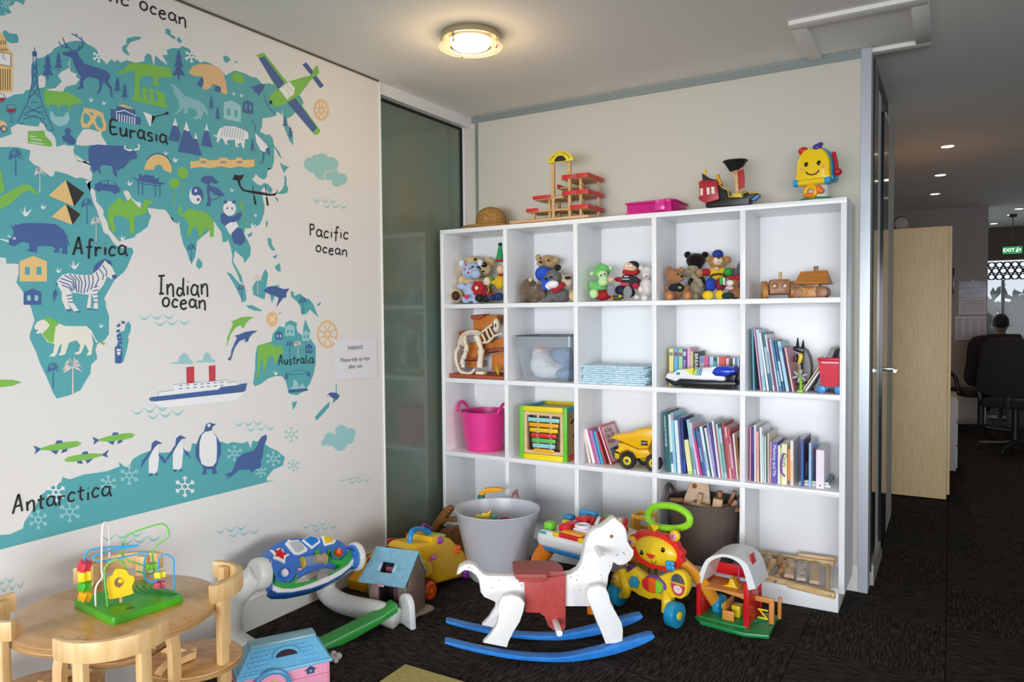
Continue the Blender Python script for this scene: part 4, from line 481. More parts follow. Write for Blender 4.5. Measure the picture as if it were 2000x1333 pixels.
fruit|149|f2c48a|3|p|0|-2382 2582 -3 -20 -10 -18 -14 -14 -17 -8 -19 -3 -19 3 -17 10 -13 14 -8 18 -2 19 3 20 9 17 14 14 17 9 19 3 19 -3 17 -9 13 -14 9 -18
fruit|149|f6ead6|4|s|13|-2468 2605 50 -45;-2416 2608 -53 -53
wheel|150|f2c48a|3|s|20|-1670 2434 -4 -27 -10 -25 -15 -23 -20 -18 -24 -14 -26 -7 -28 -2 -26 4 -26 10 -22 15 -19 19 -13 23 -8 25 -3 26 4 27 9 24 15 22 19 19 23 14 26 8 27 3 27 -3 26 -10 23 -14 19 -20 15 -23 8 -26 3 -27
wheel|150|f2c48a|3|s|16|-1759 2436 -4 -14 -10 -12 -14 -6 -15 1 -14 7 -9 12 -3 14 4 15 10 11 14 6 15 0 13 -7 9 -12 4 -15
wheel|150|f2c48a|3|s|14|-1760 2424 76 -29;-1779 2404 32 -72;-1807 2404 -29 -72;-1827 2423 -71 -30;-1828 2450 -72 28;-1808 2470 -32 71;-1780 2471 29 73;-1760 2452 74 31
wheel|151|f2c48a|3|s|20|-1733 4526 -2 -20 -8 -21 -11 -19 -14 -18 -17 -14 -19 -11 -19 -7 -20 -2 -18 3 -16 7 -13 11 -10 14 -6 17 -1 20 2 20 7 20 11 19 13 17 17 15 19 11 19 7 19 3 19 -3 16 -6 14 -11 10 -15 6 -17 2 -20
wheel|151|f2c48a|3|s|16|-1797 4511 -2 -11 -7 -10 -10 -7 -11 -3 -10 3 -6 7 -2 10 2 11 7 11 10 7 11 2 10 -2 6 -7 2 -11
wheel|151|f2c48a|3|s|14|-1797 4502 54 -7;-1811 4484 23 -47;-1831 4479 -20 -59;-1845 4489 -51 -36;-1845 4509 -53 8;-1832 4527 -22 47;-1812 4533 21 59;-1797 4523 53 37
kangaroo|152|84c455|3|p|0|-2603 2363 95 18 83 -25 34 -34 -6 39 35 -18 14 22 7 -45 28 -30 -58 -19 -44 -70 -21 1 8 44 -28 24 -41 -20 -16 -65 -28 -20 20 -56 12 -50 -45 107 8 43 -26 45 -9 -86 -22 -64 -34 -24 29 68 2 108
bridge|153|4a86a8|3|s|7|-2289 2092 270 -8;-2263 2094 8 11 16 9 23 7 29 3 32 0 31 -4 29 -7 24 -10 17 -12 7 -13
bridge|153|4a68a0|3|p|0|-2315 2061 12 55 21 -24 3 -40;-2058 2064 17 51 22 -31 3 -29
opera_house|154|a2d3d5|3|p|0|-2278 1967 44 8 24 72 37 -26 21 -54 39 43 30 -49 30 -2 0 -18 -225 9
opera_house|154|4a68a0|4|p|0|-2278 1962 225 -9 3 -24 -229 2
kiwi|155|4a68a0|3|p|0|-1824 1855 34 26 25 7 84 -11 24 -39 -26 -22 -25 3 -18 -41 -8 31 17 11 -41 22 -33 27
ship|156|cc4552|3|p|0|-3280 2224 68 0 -1 -128 -67 5;-3082 2221 61 1 -3 -127 -57 3
ship|156|f6f7f8|2|p|0|-3518 2022 3 33 125 2 1 42 473 -2 2 -23 103 2 -1 -35 -166 4 -25 -28;-3572 1990 829 -8 -91 -59 -638 13
ship|156|5a6a88|3|s|3|-3518 2022 3 33 125 2 1 42 473 -2 2 -23 103 2 -1 -29
ship|156|4a68a0|3|p|0|-3592 2010 16 13 574 4 30 18 167 1 25 8 62 1 -19 -63 -32 -7 -773 3 -35 7
ship|156|4a68a0|4|s|6|-3346 2086 28 0;-3347 2063 28 0;-3285 2086 28 0;-3286 2063 29 -1;-3222 2086 29 -1;-3223 2062 29 -1;-3160 2084 29 0;-3161 2060 30 0;-3104 2084 30 -1;-3105 2060 30 -1;-3042 2083 30 -1;-3043 2058 31 0;-2981 2082 32 -1;-2981 2057 31 -1
smoke|157|a2d3d5|3|p|0|-3414 2256 35 14 32 -3 12 42 39 25 32 -18 10 -35 28 -12 4 -25;-3205 2253 29 16 40 -5 12 50 30 15 28 -18 11 -36 29 -12 6 -15
cloud|158|9dd0d0|2|p|0|-1914 3996 -3 -18 -10 -17 -16 -15 -19 -11 -21 -6 -20 -1 -19 5 -14 10 -9 14 -3 16 4 18 9 17 15 15 19 11 21 6 21 1 18 -4 15 -10 9 -14;-1821 4040 -4 -18 -11 -17 -18 -16 -21 -11 -24 -7 -23 -1 -21 4 -17 9 -10 14 -3 17 4 17 11 18 17 15 21 12 24 7 23 1 22 -4 16 -9 11 -14;-1745 4071 -4 -18 -11 -17 -17 -15 -21 -11 -23 -7 -23 -1 -21 4 -16 9 -10 13 -3 16 4 17 11 17 16 15 21 12 23 7 23 1 21 -4 17 -9 10 -13;-1610 4042 -6 -23 -15 -22 -23 -20 -28 -14 -31 -9 -30 -1 -27 5 -21 12 -14 18 -4 20 5 23 15 22 22 19 27 15 31 9 30 2 28 -5 22 -12 14 -17;-1712 3968 -6 -28 -17 -26 -25 -23 -31 -17 -34 -9 -33 -1 -30 7 -23 15 -15 21 -4 25 6 27 15 26 24 23 31 17 33 10 34 1 30 -6 25 -15 15 -21;-1837 3981 -5 -18 -14 -18 -21 -16 -26 -12 -28 -7 -28 -2 -25 4 -19 9 -12 13 -4 17 4 17 14 18 20 16 25 12 28 8 28 2 25 -4 21 -9 12 -13
cloud|158|dcd6c8|3|p|0|-1696 3925 -3 -14 -8 -14 -13 -11 -16 -9 -18 -5 -18 0 -15 3 -13 8 -7 11 -3 13 3 13 9 14 12 11 16 9 18 5 17 1 16 -4 13 -7 8 -11;-1604 3951 -4 -16 -10 -15 -16 -13 -19 -10 -21 -6 -21 0 -18 3 -15 9 -9 12 -3 14 3 15 10 15 15 13 19 10 21 6 21 1 19 -3 15 -9 10 -12;-1490 3928 -5 -18 -11 -18 -17 -15 -22 -11 -24 -6 -23 -1 -21 5 -16 10 -11 14 -3 16 4 18 11 17 17 15 21 11 24 7 23 1 22 -5 17 -9 10 -14
cloud|158|9dd0d0|4|p|0|-1686 3920 -3 -12 -8 -12 -11 -10 -15 -8 -15 -4 -16 -1 -14 3 -11 7 -7 10 -2 11 3 13 7 12 12 10 14 8 16 4 15 1 14 -3 12 -7 7 -10;-1603 3945 -3 -14 -9 -14 -14 -12 -18 -8 -19 -6 -19 0 -17 3 -13 8 -8 11 -3 13 3 14 9 13 14 12 17 9 19 5 19 1 17 -3 14 -8 8 -11;-1501 3923 -3 -17 -11 -16 -16 -14 -19 -10 -22 -6 -21 0 -20 4 -14 9 -10 13 -3 15 4 16 10 16 15 14 20 10 21 6 22 1 19 -4 16 -9 9 -13;-1560 3894 -4 -17 -11 -17 -16 -14 -21 -11 -23 -6 -23 0 -20 4 -15 9 -10 14 -4 15 4 17 11 17 16 14 21 11 22 6 23 1 21 -5 16 -9 10 -13
cloud|159|a2d3d5|2|p|0|-1827 1422 -2 -9 -5 -8 -8 -6 -9 -3 -11 0 -11 3 -9 6 -7 8 -5 10 -1 10 2 9 5 8 7 6 10 3 10 0 11 -3 9 -6 8 -8 5 -10;-1704 1436 -4 -20 -12 -17 -18 -12 -22 -6 -24 1 -25 7 -21 12 -17 17 -10 20 -4 21 5 20 11 16 18 12 21 6 25 0 24 -6 22 -13 17 -17 11 -20;-1546 1491 -5 -18 -12 -15 -19 -11 -24 -5 -26 1 -25 7 -23 11 -18 16 -11 18 -4 19 5 17 12 15 18 11 23 5 26 0 26 -7 23 -11 18 -16 12 -18;-1434 1462 -4 -14 -10 -12 -15 -9 -19 -4 -21 1 -21 6 -18 9 -15 12 -9 15 -3 15 4 14 10 12 15 8 18 4 21 0 21 -6 18 -9 15 -12 10 -15;-1457 1405 -4 -15 -11 -13 -17 -9 -21 -5 -23 1 -22 6 -21 11 -16 14 -10 16 -3 16 4 16 11 13 16 9 21 4 23 0 23 -6 20 -10 17 -14 10 -17;-1557 1368 -5 -20 -14 -17 -21 -12 -27 -5 -29 2 -29 8 -25 13 -20 18 -13 21 -4 21 5 20 14 16 20 12 26 5 29 0 29 -8 26 -13 21 -18 13 -21;-1605 1414 -6 -15 -16 -12 -24 -8 -30 -2 -33 2 -33 8 -29 12 -23 15 -14 16 -5 16 6 15 15 12 23 8 30 3 32 -2 33 -8 30 -11 24 -15 15 -17
fish|160|84c455|3|p|0|-4082 1762 -27 20 -69 5 -104 -4 -60 -12 1 -12 78 -17 105 -2 52 6
fish|160|4a68a0|2|p|0|-4333 1765 -52 31 15 -31 -9 -28;-4253 1780 13 25 30 -3 11 -20;-4294 1755 48 -42 18 31;-4204 1744 -12 -28 39 8 4 20
fish|160|f2f3f3|4|p|0|-4104 1766 6 -1 -3 -6
fish|161|84c455|3|p|0|-3702 1764 -28 19 -69 5 -107 -4 -61 -12 2 -12 79 -16 107 -1 53 5
fish|161|4a68a0|2|p|0|-3957 1766 -53 30 15 -30 -9 -26;-3875 1780 12 25 31 -4 12 -18;-3918 1757 50 -40 18 30;-3826 1747 -12 -28 39 9 4 18
fish|161|f2f3f3|4|p|0|-3724 1768 7 -1 -3 -6
fish|162|84c455|3|p|0|-4198 1669 25 17 65 3 104 -7 62 -14 -2 -12 -82 -12 -104 3 -48 7;-4600 2232 108 -9 52 -20 -53 -18 -109 -6
fish|162|4a68a0|2|p|0|-3952 1662 58 29 -18 -30 8 -27;-4035 1680 -11 24 -30 -3 -12 -17;-3994 1655 -52 -37 -16 30;-4085 1648 10 -26 -37 10 -3 17
fish|162|f2f3f3|4|p|0|-4172 1672 5 -1 -2 -6
penguin|163|f2f3f3|3|p|0|-3564 1649 38 11 5 -78 -16 -105 -20 -20 -50 15 3 100;-3374 1655 47 11 5 -81 -17 -120 -21 -15 -53 16 3 109
penguin|163|4a68a0|4|p|0|-3584 1640 8 46 32 17 51 -32 -39 -1 -26 -22 -52 -63 -61 -69 17 53;-3527 1601 38 -30 24 -53 -19 4 -38 48;-3388 1645 8 48 34 19 54 -32 -41 0 -28 -27 -49 -65 -74 -72 21 44;-3328 1611 40 -37 34 -58 -48 41;-3601 1465 25 2 -7 -23 -25 5;-3557 1463 26 -11 -1 -12 -25 5;-3407 1459 27 -1 -7 -21 -24 7;-3362 1455 30 -10 -3 -11 -25 4
penguin|163|4a68a0|3|p|0|-3129 1738 13 27 31 9 30 -12 28 -8 -34 -20 -7 -26 42 -49 42 -71 -2 -75 -20 -35 -20 -45 -13 -40 14 -33 -46 1 -5 39 -49 9 5 -38 -48 3 19 39 -29 58 -17 14 -25 46 4 72 38 78 43 31
penguin|163|f2f3f3|4|p|0|-3129 1706 61 2 42 -59 3 -98 -8 -95 -32 -32 -55 7 -48 27 -19 67 5 104 20 55;-3104 1764 22 1 5 -18 -15 -9 -15 9
seal|164|4a68a0|3|p|0|-2528 1601 2 -37 -37 -75 -9 -67 -23 -43 6 -46 -63 -12 -42 -20 -13 31 -115 15 -47 -30 -78 -18 26 23 -42 13 76 13 27 45 28 61 67 22 96 7 43 39 15 37 29 30
plane|165|84c455|4|p|0|-2428 4467 28 45 57 47 131 100 150 74 132 60 33 76 33 32 25 -62 -36 -33 -56 -44 -55 -66 -95 -115 -90 -67 -89 -61 -100 -46 -28 10 -20 17
plane|165|84c455|3|p|0|-2555 4790 81 40 248 -175 -59 -48 -58 -48 -186 218;-2231 4477 105 70 288 -232 -25 -40 -48 -16 -31 23
plane|165|4a68a0|4|p|0|-2531 4770 59 32 216 -166 -72 -73;-2228 4475 94 65 256 -210 -56 -52
plane|165|4a68a0|3|p|0|-2044 4856 47 34 84 -60 -25 -41;-1930 4774 48 32 99 -69 -49 -36
plane|165|f2f3f3|5|p|0|-2321 4570 124 93 58 -41 -9 -52 -82 -71
plane|165|242428|5|p|0|-2396 4437 -1 -6 -2 -5 -4 -5 -5 -3 -5 -2 -5 -1 -5 2 -3 2 -2 5 -1 5 1 6 2 5 4 5 5 3 5 2 5 1 5 -2 3 -3 2 -4
plane|165|4a68a0|4|s|7|-2476 4477 13 -56 39 -45 55 -30
plane|165|84c455|6|s|4|-2285 4609 71 -39 13 -53;-2241 4635 79 -52
plant|166|84c455|2|p|0|-2790 4588 37 -11 -6 19 69 -12 -2 -73 -37 11 -51 -14 -24 35
bamboo|167|84c455|2|p|0|-3319 3708 22 20 22 13 32 -21
lettering|168|242428|6|t|14|-3775 3977 -45 -8 -2 -90 46 7;-3821 3925 35 4;-3753 3936 3 -47 19 -9 18 22 4 36;-3709 3938 3 -59;-3681 3935 1 -62;-3681 3905 16 24 22 -2;-3577 3937 -27 11 -20 -27 9 -30 28 7 12 43;-3575 3947 -3 -36 11 -31;-3510 3939 -26 5 -10 -19 27 -14 2 -21 -32 -5;-3480 3945 -1 -52;-3479 3969 2 -2;-3403 3943 -28 11 -21 -28 9 -30 30 7 13 44;-3400 3953 -4 -37 12 -32
lettering|169|242428|6|t|14|-4102 3022 36 112 7 -6 16 -97;-4087 3065 38 9;-3965 3127 -21 7 -7 -44 -7 -87;-4015 3079 41 6;-3951 3088 0 -65;-3951 3057 17 26 22 -3;-3884 3089 -1 -53;-3883 3114 2 -2;-3810 3086 -25 11 -22 -33 12 -29 31 9;-3739 3100 -29 11 -21 -29 9 -32 31 8 13 46;-3736 3110 -4 -39 13 -33
lettering|170|242428|6|t|15|-3468 2912 -7 -135;-3492 2907 50 7;-3490 2777 39 3;-3423 2851 1 -80;-3423 2819 26 32 20 -16 1 -80;-3295 2813 -34 13 -15 -42 27 -19 22 32;-3287 2903 -5 -89 10 -49;-3252 2843 -2 -69;-3251 2876 3 -3;-3166 2838 -31 16 -24 -37 10 -41 34 9 14 58;-3163 2851 -4 -50 13 -43;-3132 2862 2 -84;-3131 2828 29 34 21 -17 1 -84
lettering|171|242428|6|t|15|-3434 2752 -25 -18 -1 -36 24 -13 22 18 1 32 -21 17;-3337 2727 -26 13 -22 -31 13 -28 31 6;-3314 2703 44 8 -11 22 -27 -9 -9 -34 21 -25 30 12;-3188 2729 -30 13 -22 -27 10 -32 32 6 13 44;-3185 2739 -3 -38 13 -33;-3155 2734 2 -64;-3155 2708 28 25 21 -13 1 -64
lettering|172|242428|6|t|15|-1986 3442 1 -103;-1989 3439 44 -1 1 -35 -40 -11;-1847 3390 -35 12 -25 -28 11 -32 37 7 15 45;-1844 3401 -4 -39 15 -32;-1755 3385 -32 12 -26 -32 15 -30 39 9;-1719 3397 -1 -55;-1718 3422 3 -2;-1618 3441 -29 8 -9 -45 -9 -92;-1686 3392 56 6;-1593 3403 -1 -56;-1592 3429 3 -3;-1494 3397 -34 13 -28 -34 16 -30 42 9
lettering|173|242428|6|t|14|-1886 3256 -27 -15 -1 -31 27 -11 25 15 0 28 -24 14;-1778 3234 -29 11 -24 -25 14 -25 35 6;-1752 3214 48 6 -12 19 -29 -8 -10 -28 23 -21 33 9;-1613 3235 -33 12 -25 -23 11 -27 35 4 15 37;-1610 3244 -4 -32 15 -29;-1578 3239 3 -54;-1577 3217 30 21 23 -11 2 -54
lettering|174|242428|6|t|10|-2385 2185 27 80 5 -5 13 -72;-2373 2216 28 4;-2317 2229 2 -36 15 -7 14 15 3 27;-2283 2228 2 -45;-2234 2219 -19 5 -7 -13 20 -13 1 -15 -24 -2;-2204 2251 -3 -54 13 -13;-2221 2229 33 1;-2173 2224 1 -47;-2172 2201 12 18 17 -3;-2092 2221 -20 9 -16 -20 7 -23 22 4 9 32;-2089 2228 -3 -28 9 -24;-2064 2256 -4 -79;-2038 2212 -1 -39;-2037 2230 1 -1;-1979 2216 -22 10 -16 -20 8 -24 22 4 10 33;-1977 2224 -3 -28 9 -25
lettering|175|242428|6|t|13|-4516 1387 33 106 7 -6 15 -96;-4502 1428 35 5;-4432 1446 2 -60;-4431 1422 22 24 17 -13 0 -60;-4348 1470 -4 -73 16 -16;-4369 1440 41 2;-4266 1436 -26 13 -20 -27 9 -31 27 6 12 43;-4264 1446 -3 -37 11 -32;-4237 1441 0 -65;-4237 1410 16 24 22 -4;-4134 1434 -25 13 -21 -31 12 -29 30 7;-4096 1473 -4 -76 17 -17;-4119 1442 45 2;-4048 1425 -2 -54;-4048 1451 3 -3;-3973 1429 -26 14 -21 -32 12 -30 32 7;-3900 1426 -30 13 -22 -28 10 -33 31 6 13 46;-3897 1436 -4 -39 12 -35
lettering|176|242428|6|t|13|-3552 4874 -25 -17 -1 -33 24 -11 23 17 1 30 -22 14;-3454 4854 -26 11 -22 -28 13 -25 32 6;-3430 4833 43 8 -10 20 -27 -9 -9 -30 21 -23 30 12;-3303 4860 -30 11 -23 -25 10 -28 32 6 14 40;-3300 4869 -4 -34 14 -30;-3270 4865 2 -57;-3270 4842 28 23 21 -11 2 -58
lettering|177|242428|6|t|12|-3807 4865 -5 -64 20 -10;-3834 4834 52 11;-3752 4835 -1 -45;-3752 4856 3 -2;-3665 4842 -30 6 -25 -31 15 -22 36 12"""
mu = thing('world_map_mural', 'printed children\'s world map mural with animals covering the left wall', 'mural')
bx('wallpaper', (.0006, -3.25, 1.306), (.0012, 5.48, 2.372), mt('ebe8e4', .6, bump=.12, bs=400), mu)
def ribbon(g, P, w, x):
    n = len(P); vs = []; fs = []
    for i, (a, b) in enumerate(P):
        t = V((P[min(i+1, n-1)][0]-P[max(i-1, 0)][0], P[min(i+1, n-1)][1]-P[max(i-1, 0)][1], 0))
        t = t.normalized() if t.length else V((1, 0, 0)); vs += [(x, a-t.y*w/2, b+t.x*w/2), (x, a+t.y*w/2, b-t.x*w/2)]
        if i: k = 2*i; fs.append((k-2, k-1, k+1, k))
    g.raw(vs, fs)
PL_ = {}; cnt = {}
for ln in MURAL.split('\n'):
    n, ci, c, L, k, w, d = ln.split('|'); key = (n, ci, c, L)
    if key not in PL_: PL_[key] = G(); PL_[key].keep = 1
    x = .0014+.0002*int(L)
    for q in d.split(';'):
        q = [int(v)/2000 for v in q.split()]; P = [(q[0], q[1])]
        for a, b in zip(q[2::2], q[3::2]): P.append((P[-1][0]+a, P[-1][1]+b))
        cnt[L] = cnt.get(L, 0)+1; xx = x+(cnt[L] % 24)*8e-6
        if k == 'p': PL_[key].raw([(xx, a, b) for a, b in P], [tuple(range(len(P)))])
        else:
            if k == 't' and len(P) > 2: P = s2(P, 4, False)
            ribbon(PL_[key], P, int(w)/2000, xx)
roots = {}
for (n, ci, c, L), g in PL_.items():
    o = ob(n+'_print', g, mt(c, .6), roots.get(ci, mu), flat=True); roots.setdefault(ci, o)
# ---------------------------------------------------------------- things on top of the shelf
def rebase(r, loc):
    loc = V(loc); r.location = loc
    for c in r.children: c.location = c.location-loc
    return r
def disc(g, c, r, T, h=.002, n=16): return g.prism(circ(c[0], c[1], r, n), 0, h, T)
straw = mt('b98d4e', .8, bump=1, bs=90, nz=.5, ns=70, h2='8a5f2c', stretch=(1, 1, 3))
hat = thing('straw_hat', 'brown woven straw hat on the left end of the shelf top', 'hat', (.25, .15, TOPZ), 8)
ob('brim', G().lathe([(.07, .022), (.11, .016), (.15, .006), (.172, .004), (.178, .012), (.172, .02), (.15, .018), (.11, .028), (.07, .034)], n=40, sy=.8), straw, hat)
ob('crown', G().lathe([(.088, .016), (.09, .03), (.088, .07), (.074, .1), (.048, .12), (.02, .128), (.001, .13)], n=36, sy=.9), straw, hat)
pale = wood('d8b382', 'c49a62'); redw = mt('c92a2c', .4)
ga = thing('toy_garage', 'wooden toy parking garage with red edged decks and a yellow arched sign', 'toy garage', (.65, .06, TOPZ))
GX, GY, GZ = .65, .06, TOPZ
def gbx(n, x0, x1, y0, y1, z0, z1, m, b=.0015): return bx(n, ((x0+x1)/2-GX, (y0+y1)/2-GY, (z0+z1)/2-GZ), (x1-x0, y1-y0, z1-z0), m, ga, b)
gbx('base_board', .435, .905, .045, .285, 1.797, 1.811, pale)
for x in (.45, .65, .86): gbx('foot', x, x+.02, .05, .28, 1.7875, 1.797, pale)
for z, x0 in ((2.012, .747), (1.928, .747), (1.851, .793)):
    gbx('deck', x0-.01 if x0 < .78 else .75, .892, .068, .265, z-.004, z+.006, pale)
    if x0 < .78: gbx('rail', x0, x0+.071, .06, .068, z-.003, z+.018, redw); gbx('rail', x0+.077, .897, .06, .068, z-.003, z+.018, redw)
    else: gbx('rail', x0, .897, .06, .068, z-.003, z+.018, redw)
    gbx('rail', .889, .897, .07, .165, z-.003, z+.018, redw); gbx('rail', .889, .897, .169, .265, z-.003, z+.018, redw); gbx('rail', x0, .888, .262, .268, z-.003, z+.018, redw)
for x0, x1, z in ((.571, .677, 1.92), (.53, .602, 1.856)):
    gbx('rail', x0, x1, .06, .068, z-.002, z+.016, redw); gbx('deck', x0+.004, .75, .07, .2, z-.006, z+.003, pale); gbx('rail', x0+.02, .75, .2, .207, z-.006, z+.016, redw)
gbx('deck', .66, .8, .2, .27, 1.985, 1.995, pale); gbx('rail', .652, .66, .19, .27, 1.985, 2.01, redw)
for x, y, z in ((.843, .09, 2.01), (.79, .23, 2.01), (.878, .235, 2.01), (.655, .1, 1.915), (.67, .18, 1.915), (.56, .1, 1.85)): gbx('post', x-.007, x+.007, y-.007, y+.007, 1.811, z, pale)
for x in (.689, .785): gbx('lift_post', x-.008, x+.008, .07, .086, 1.811, 2.1, pale)
sg = ob('sign', G().prism([(.075*cos(a*pi/16), .055*sin(a*pi/16)) for a in range(17)], -.006, .006, M.Translation((.739-GX, .065-GY, 2.1-GZ)) @ XZ, bev=.001), mt('e5d323', .45), ga)
ob('arch_window', G().prism([(.034*cos(a*pi/12), .03*sin(a*pi/12)) for a in range(13)], -.0075, -.006, M.Translation((.739-GX, .065-GY, 2.103-GZ)) @ XZ), mt('17150f', .5), sg)
for i, c in enumerate('PUBLIC GARAGE'):
    a = rad(163-146*i/12); px, pz = .056*cos(a), .004+.041*sin(a)
    if c != ' ': text('letter', c, .0165, frame((.739-GX+px, .065-GY-.0062, 2.1-GZ+pz), (sin(a), 0, -cos(a)), (cos(a), 0, sin(a))), mt('15140f', .6), sg)
mg = mt('c4127a', .25); mb = thing('magenta_box', 'magenta plastic storage box with lip upside down on the shelf top', 'box', (1.232, .15, TOPZ))
ob('body', G().prism([(-.122, -.09), (.05, -.09), (.075, -.105), (.11, -.105), (.122, -.08), (.122, .1), (-.122, .1)], .004, .07, XY, bev=.006), mg, mb)
ob('rim', G().prism([(-.129, -.1), (.122, -.1), (.129, -.09), (.129, .108), (-.129, .108)], .058, .066, XY, bev=.002), mg, mb); ob('base', G().prism([(-.129, -.1), (.122, -.1), (.129, -.09), (.129, .108), (-.129, .108)], 0, .012, XY, bev=.002), mg, mb)
ob('latch', G().box((.055, -.104, .04), (.05, .014, .05), bev=.004), mt('d33a94', .18), mb)
bk = mt('17161a', .4); rd = mt('a81f2a', .4); ye = pl('edc41c')
sh = thing('pirate_ship', 'black and red toy pirate ship with bowl shaped crow\'s nest on the shelf top', 'toy ship')
ob('hull', G().prism([(1.502,1.8036),(1.4992,1.8194),(1.5663,1.8315),(1.5579,1.9085),(1.5745,1.8875),(1.5993,1.877),(1.602,1.8465),(1.6671,1.8379),(1.6698,1.8567),(1.6912,1.8629),(1.6992,1.8513),(1.7257,1.8543),(1.7415,1.8464),(1.7046,1.8238),(1.702,1.798)], .07, .15, bev=.006), bk, sh)
ob('stern_cabin', G().prism([(1.4709,1.9198),(1.485,1.9295),(1.5579,1.9195),(1.569,1.8329),(1.5048,1.8189),(1.4737,1.8384),(1.4709,1.8498),(1.4765,1.8577),(1.4737,1.9055)], .055, .165, bev=.004), rd, sh)
for t in [[(1.4805,1.8892),(1.4935,1.8897),(1.4935,1.8562),(1.4822,1.8572)],[(1.5104,1.8908),(1.5245,1.8923),(1.5256,1.8589),(1.5133,1.8583)],[(1.5329,1.8926),(1.5479,1.8928),(1.5502,1.8605),(1.5346,1.8597)]]: ob('window', G().prism(t, .0535, .056), mt('e8d8cc', .5), sh)
ob('stern_rail', G().prism([(1.4822,1.965),(1.4935,1.9565),(1.5132,1.9395),(1.5523,1.9267),(1.5523,1.9201),(1.4879,1.9265)], .07, .15, bev=.003), bk, sh)
ob('lantern', G().prism([(1.4862,1.9646),(1.4839,1.9771),(1.4896,1.9887),(1.4952,1.9759),(1.493,1.9605)], .1, .115, bev=.002), ye, sh)
ob('figurehead', G().prism([(1.544,1.9375),(1.5456,1.955),(1.5534,1.9575),(1.559,1.9415),(1.5717,1.9181),(1.5717,1.906),(1.5523,1.9118)], .09, .12, bev=.004), mt('e2a01c', .4), sh)
ob('trim', G().tube([(u, .068, v) for u, v in [(1.5649,1.9061),(1.5824,1.8852),(1.607,1.8731),(1.6108,1.8417),(1.6743,1.8344),(1.6764,1.852),(1.6981,1.8581),(1.7061,1.8466),(1.7323,1.8506),(1.749,1.8453)]], .0022, 6), ye, sh)
ob('mast', G().prism([(1.6248,1.9648),(1.6427,1.9629),(1.6482,1.8533),(1.6347,1.8518)], .1, .118, bev=.002), pale, sh)
ob('sail', G().prism([(1.6427,1.9601),(1.6695,1.9708),(1.6766,1.9294),(1.6751,1.8807),(1.652,1.872)], .095, .103, bev=.003), mt('b3262c', .6), sh)
ob('boom', G().tube([(u, .098, v) for u, v in [(1.6183,1.9573),(1.6695,1.9735)]], .004, 8), pale, sh); ob('boom', G().tube([(u, .098, v) for u, v in [(1.6401,1.8666),(1.6751,1.878)]], .004, 8), pale, sh)
b = [(1.6303,2.0123),(1.6304,1.9658),(1.6875,2.0047),(1.6564,1.963)]
ob('crows_nest', G().lathe([(0, b[1][1]), (b[3][0]-b[1][0], b[1][1]), (b[2][0]-b[0][0]-.004, b[0][1]-.004), (b[2][0]-b[0][0], b[0][1]-.004), (b[2][0]-b[0][0], b[0][1]), (b[2][0]-b[0][0]-.008, b[0][1]), (b[3][0]-b[1][0]-.006, b[1][1]+.006), (0, b[1][1]+.006)], (b[0][0], .11, 0)), bk, sh)
ob('mast_step', G().prism([(1.6266,1.858),(1.6671,1.8543),(1.6671,1.839),(1.6239,1.8429)], .08, .14, bev=.003), ye, sh)
ob('cannon', G().prism([(1.6982,1.8233),(1.7056,1.8399),(1.7257,1.8516),(1.7425,1.8485),(1.7457,1.839),(1.7336,1.8277),(1.7205,1.8159)], .09, .13, bev=.006), mt('3c7ec2', .4), sh); rebase(sh, (1.6, .11, TOPZ))
ft = thing('face_toy', 'yellow smiling face activity toy on a green base, right end of shelf top', 'toy', (1.99, .098, TOPZ), -8); ft.scale = (1.1, 1.1, 1.03)
ob('base', G().lathe([(0, 0), (.078, 0), (.078, .008), (.06, .016), (0, .02)], n=32), pl('1f8a3c'), ft)
ob('pedestal', G().lathe([(.042, .014), (.046, .03), (.044, .07), (0, .07)], n=24), pl('eceef0'), ft)
fd = ob('face', G().prism(s2([(-.058, .082), (.058, .082), (.064, .12), (.06, .175), (.035, .215), (0, .222), (-.035, .215), (-.06, .175), (-.064, .12)], 4), -.062, -.03, XZ, bev=.01), pl('f2cc14', .2), ft)
ob('back_shell', G().prism(s2([(-.07, .082), (.06, .082), (.068, .12), (.063, .18), (.035, .222), (-.005, .228), (-.045, .22), (-.07, .18), (-.074, .12)], 4), -.03, .05, XZ, bev=.012), pl('2f9fd6', .25), ft)
for x in (-.024, .024): ob('eye', G().ell((x, -.062, .155), (.008, .003, .01)), mt('141414', .2), fd)
ob('smile', G().tube([(.026*cos(rad(a)), -.0625, .131+.022*sin(rad(a))) for a in range(200, 345, 12)], .003, 6), mt('5a1d14', .4), fd)
for x in (-.042, .042): ob('cheek', G().ell((x, -.0605, .137), (.011, .0025, .008)), mt('f0a35a', .4), fd)
ob('handle_bar', G().cyl((-.05, -.066, .078), (.05, -.066, .078), .014, n=20), pl('f2cc14'), ft)
for x in (-1, 1): ob('bar_end', G().cyl((x*.05, -.066, .078), (x*.07, -.066, .078), .0145, n=20, bev=.002), pl('2aa0dc'), ft)
ob('tuft', G().ell((.014, -.05, .222), (.018, .016, .016)).ell((.026, -.05, .234), (.012, .01, .009)), pl('4b3a9a'), ft)
ob('ear_ball', G().ell((-.048, -.02, .222), (.02, .018, .018)), pl('d62f2a'), ft); ob('lever', G().tube([(.068, -.02, .2), (.076, -.02, .16), (.08, -.02, .125)], .008, 8).ell((.084, -.02, .115), .016), pl('c3232c'), ft)
rg = ob('bead_ring', G().lathe([(.02+.01*cos(rad(a)), .01*sin(rad(a))) for a in range(0, 361, 30)], (-.005, -.066, .038), 24, M.Rotation(pi/2, 4, 'X')), pl('f2b418'), ft)
ob('bead', G().ell((.026, -.066, .044), (.013, .012, .018)).ell((.036, -.066, .036), .012), pl('ee7a1c'), ft); ob('bead', G().ell((-.01, -.07, .022), (.022, .012, .011)), pl('ee7a1c'), ft)
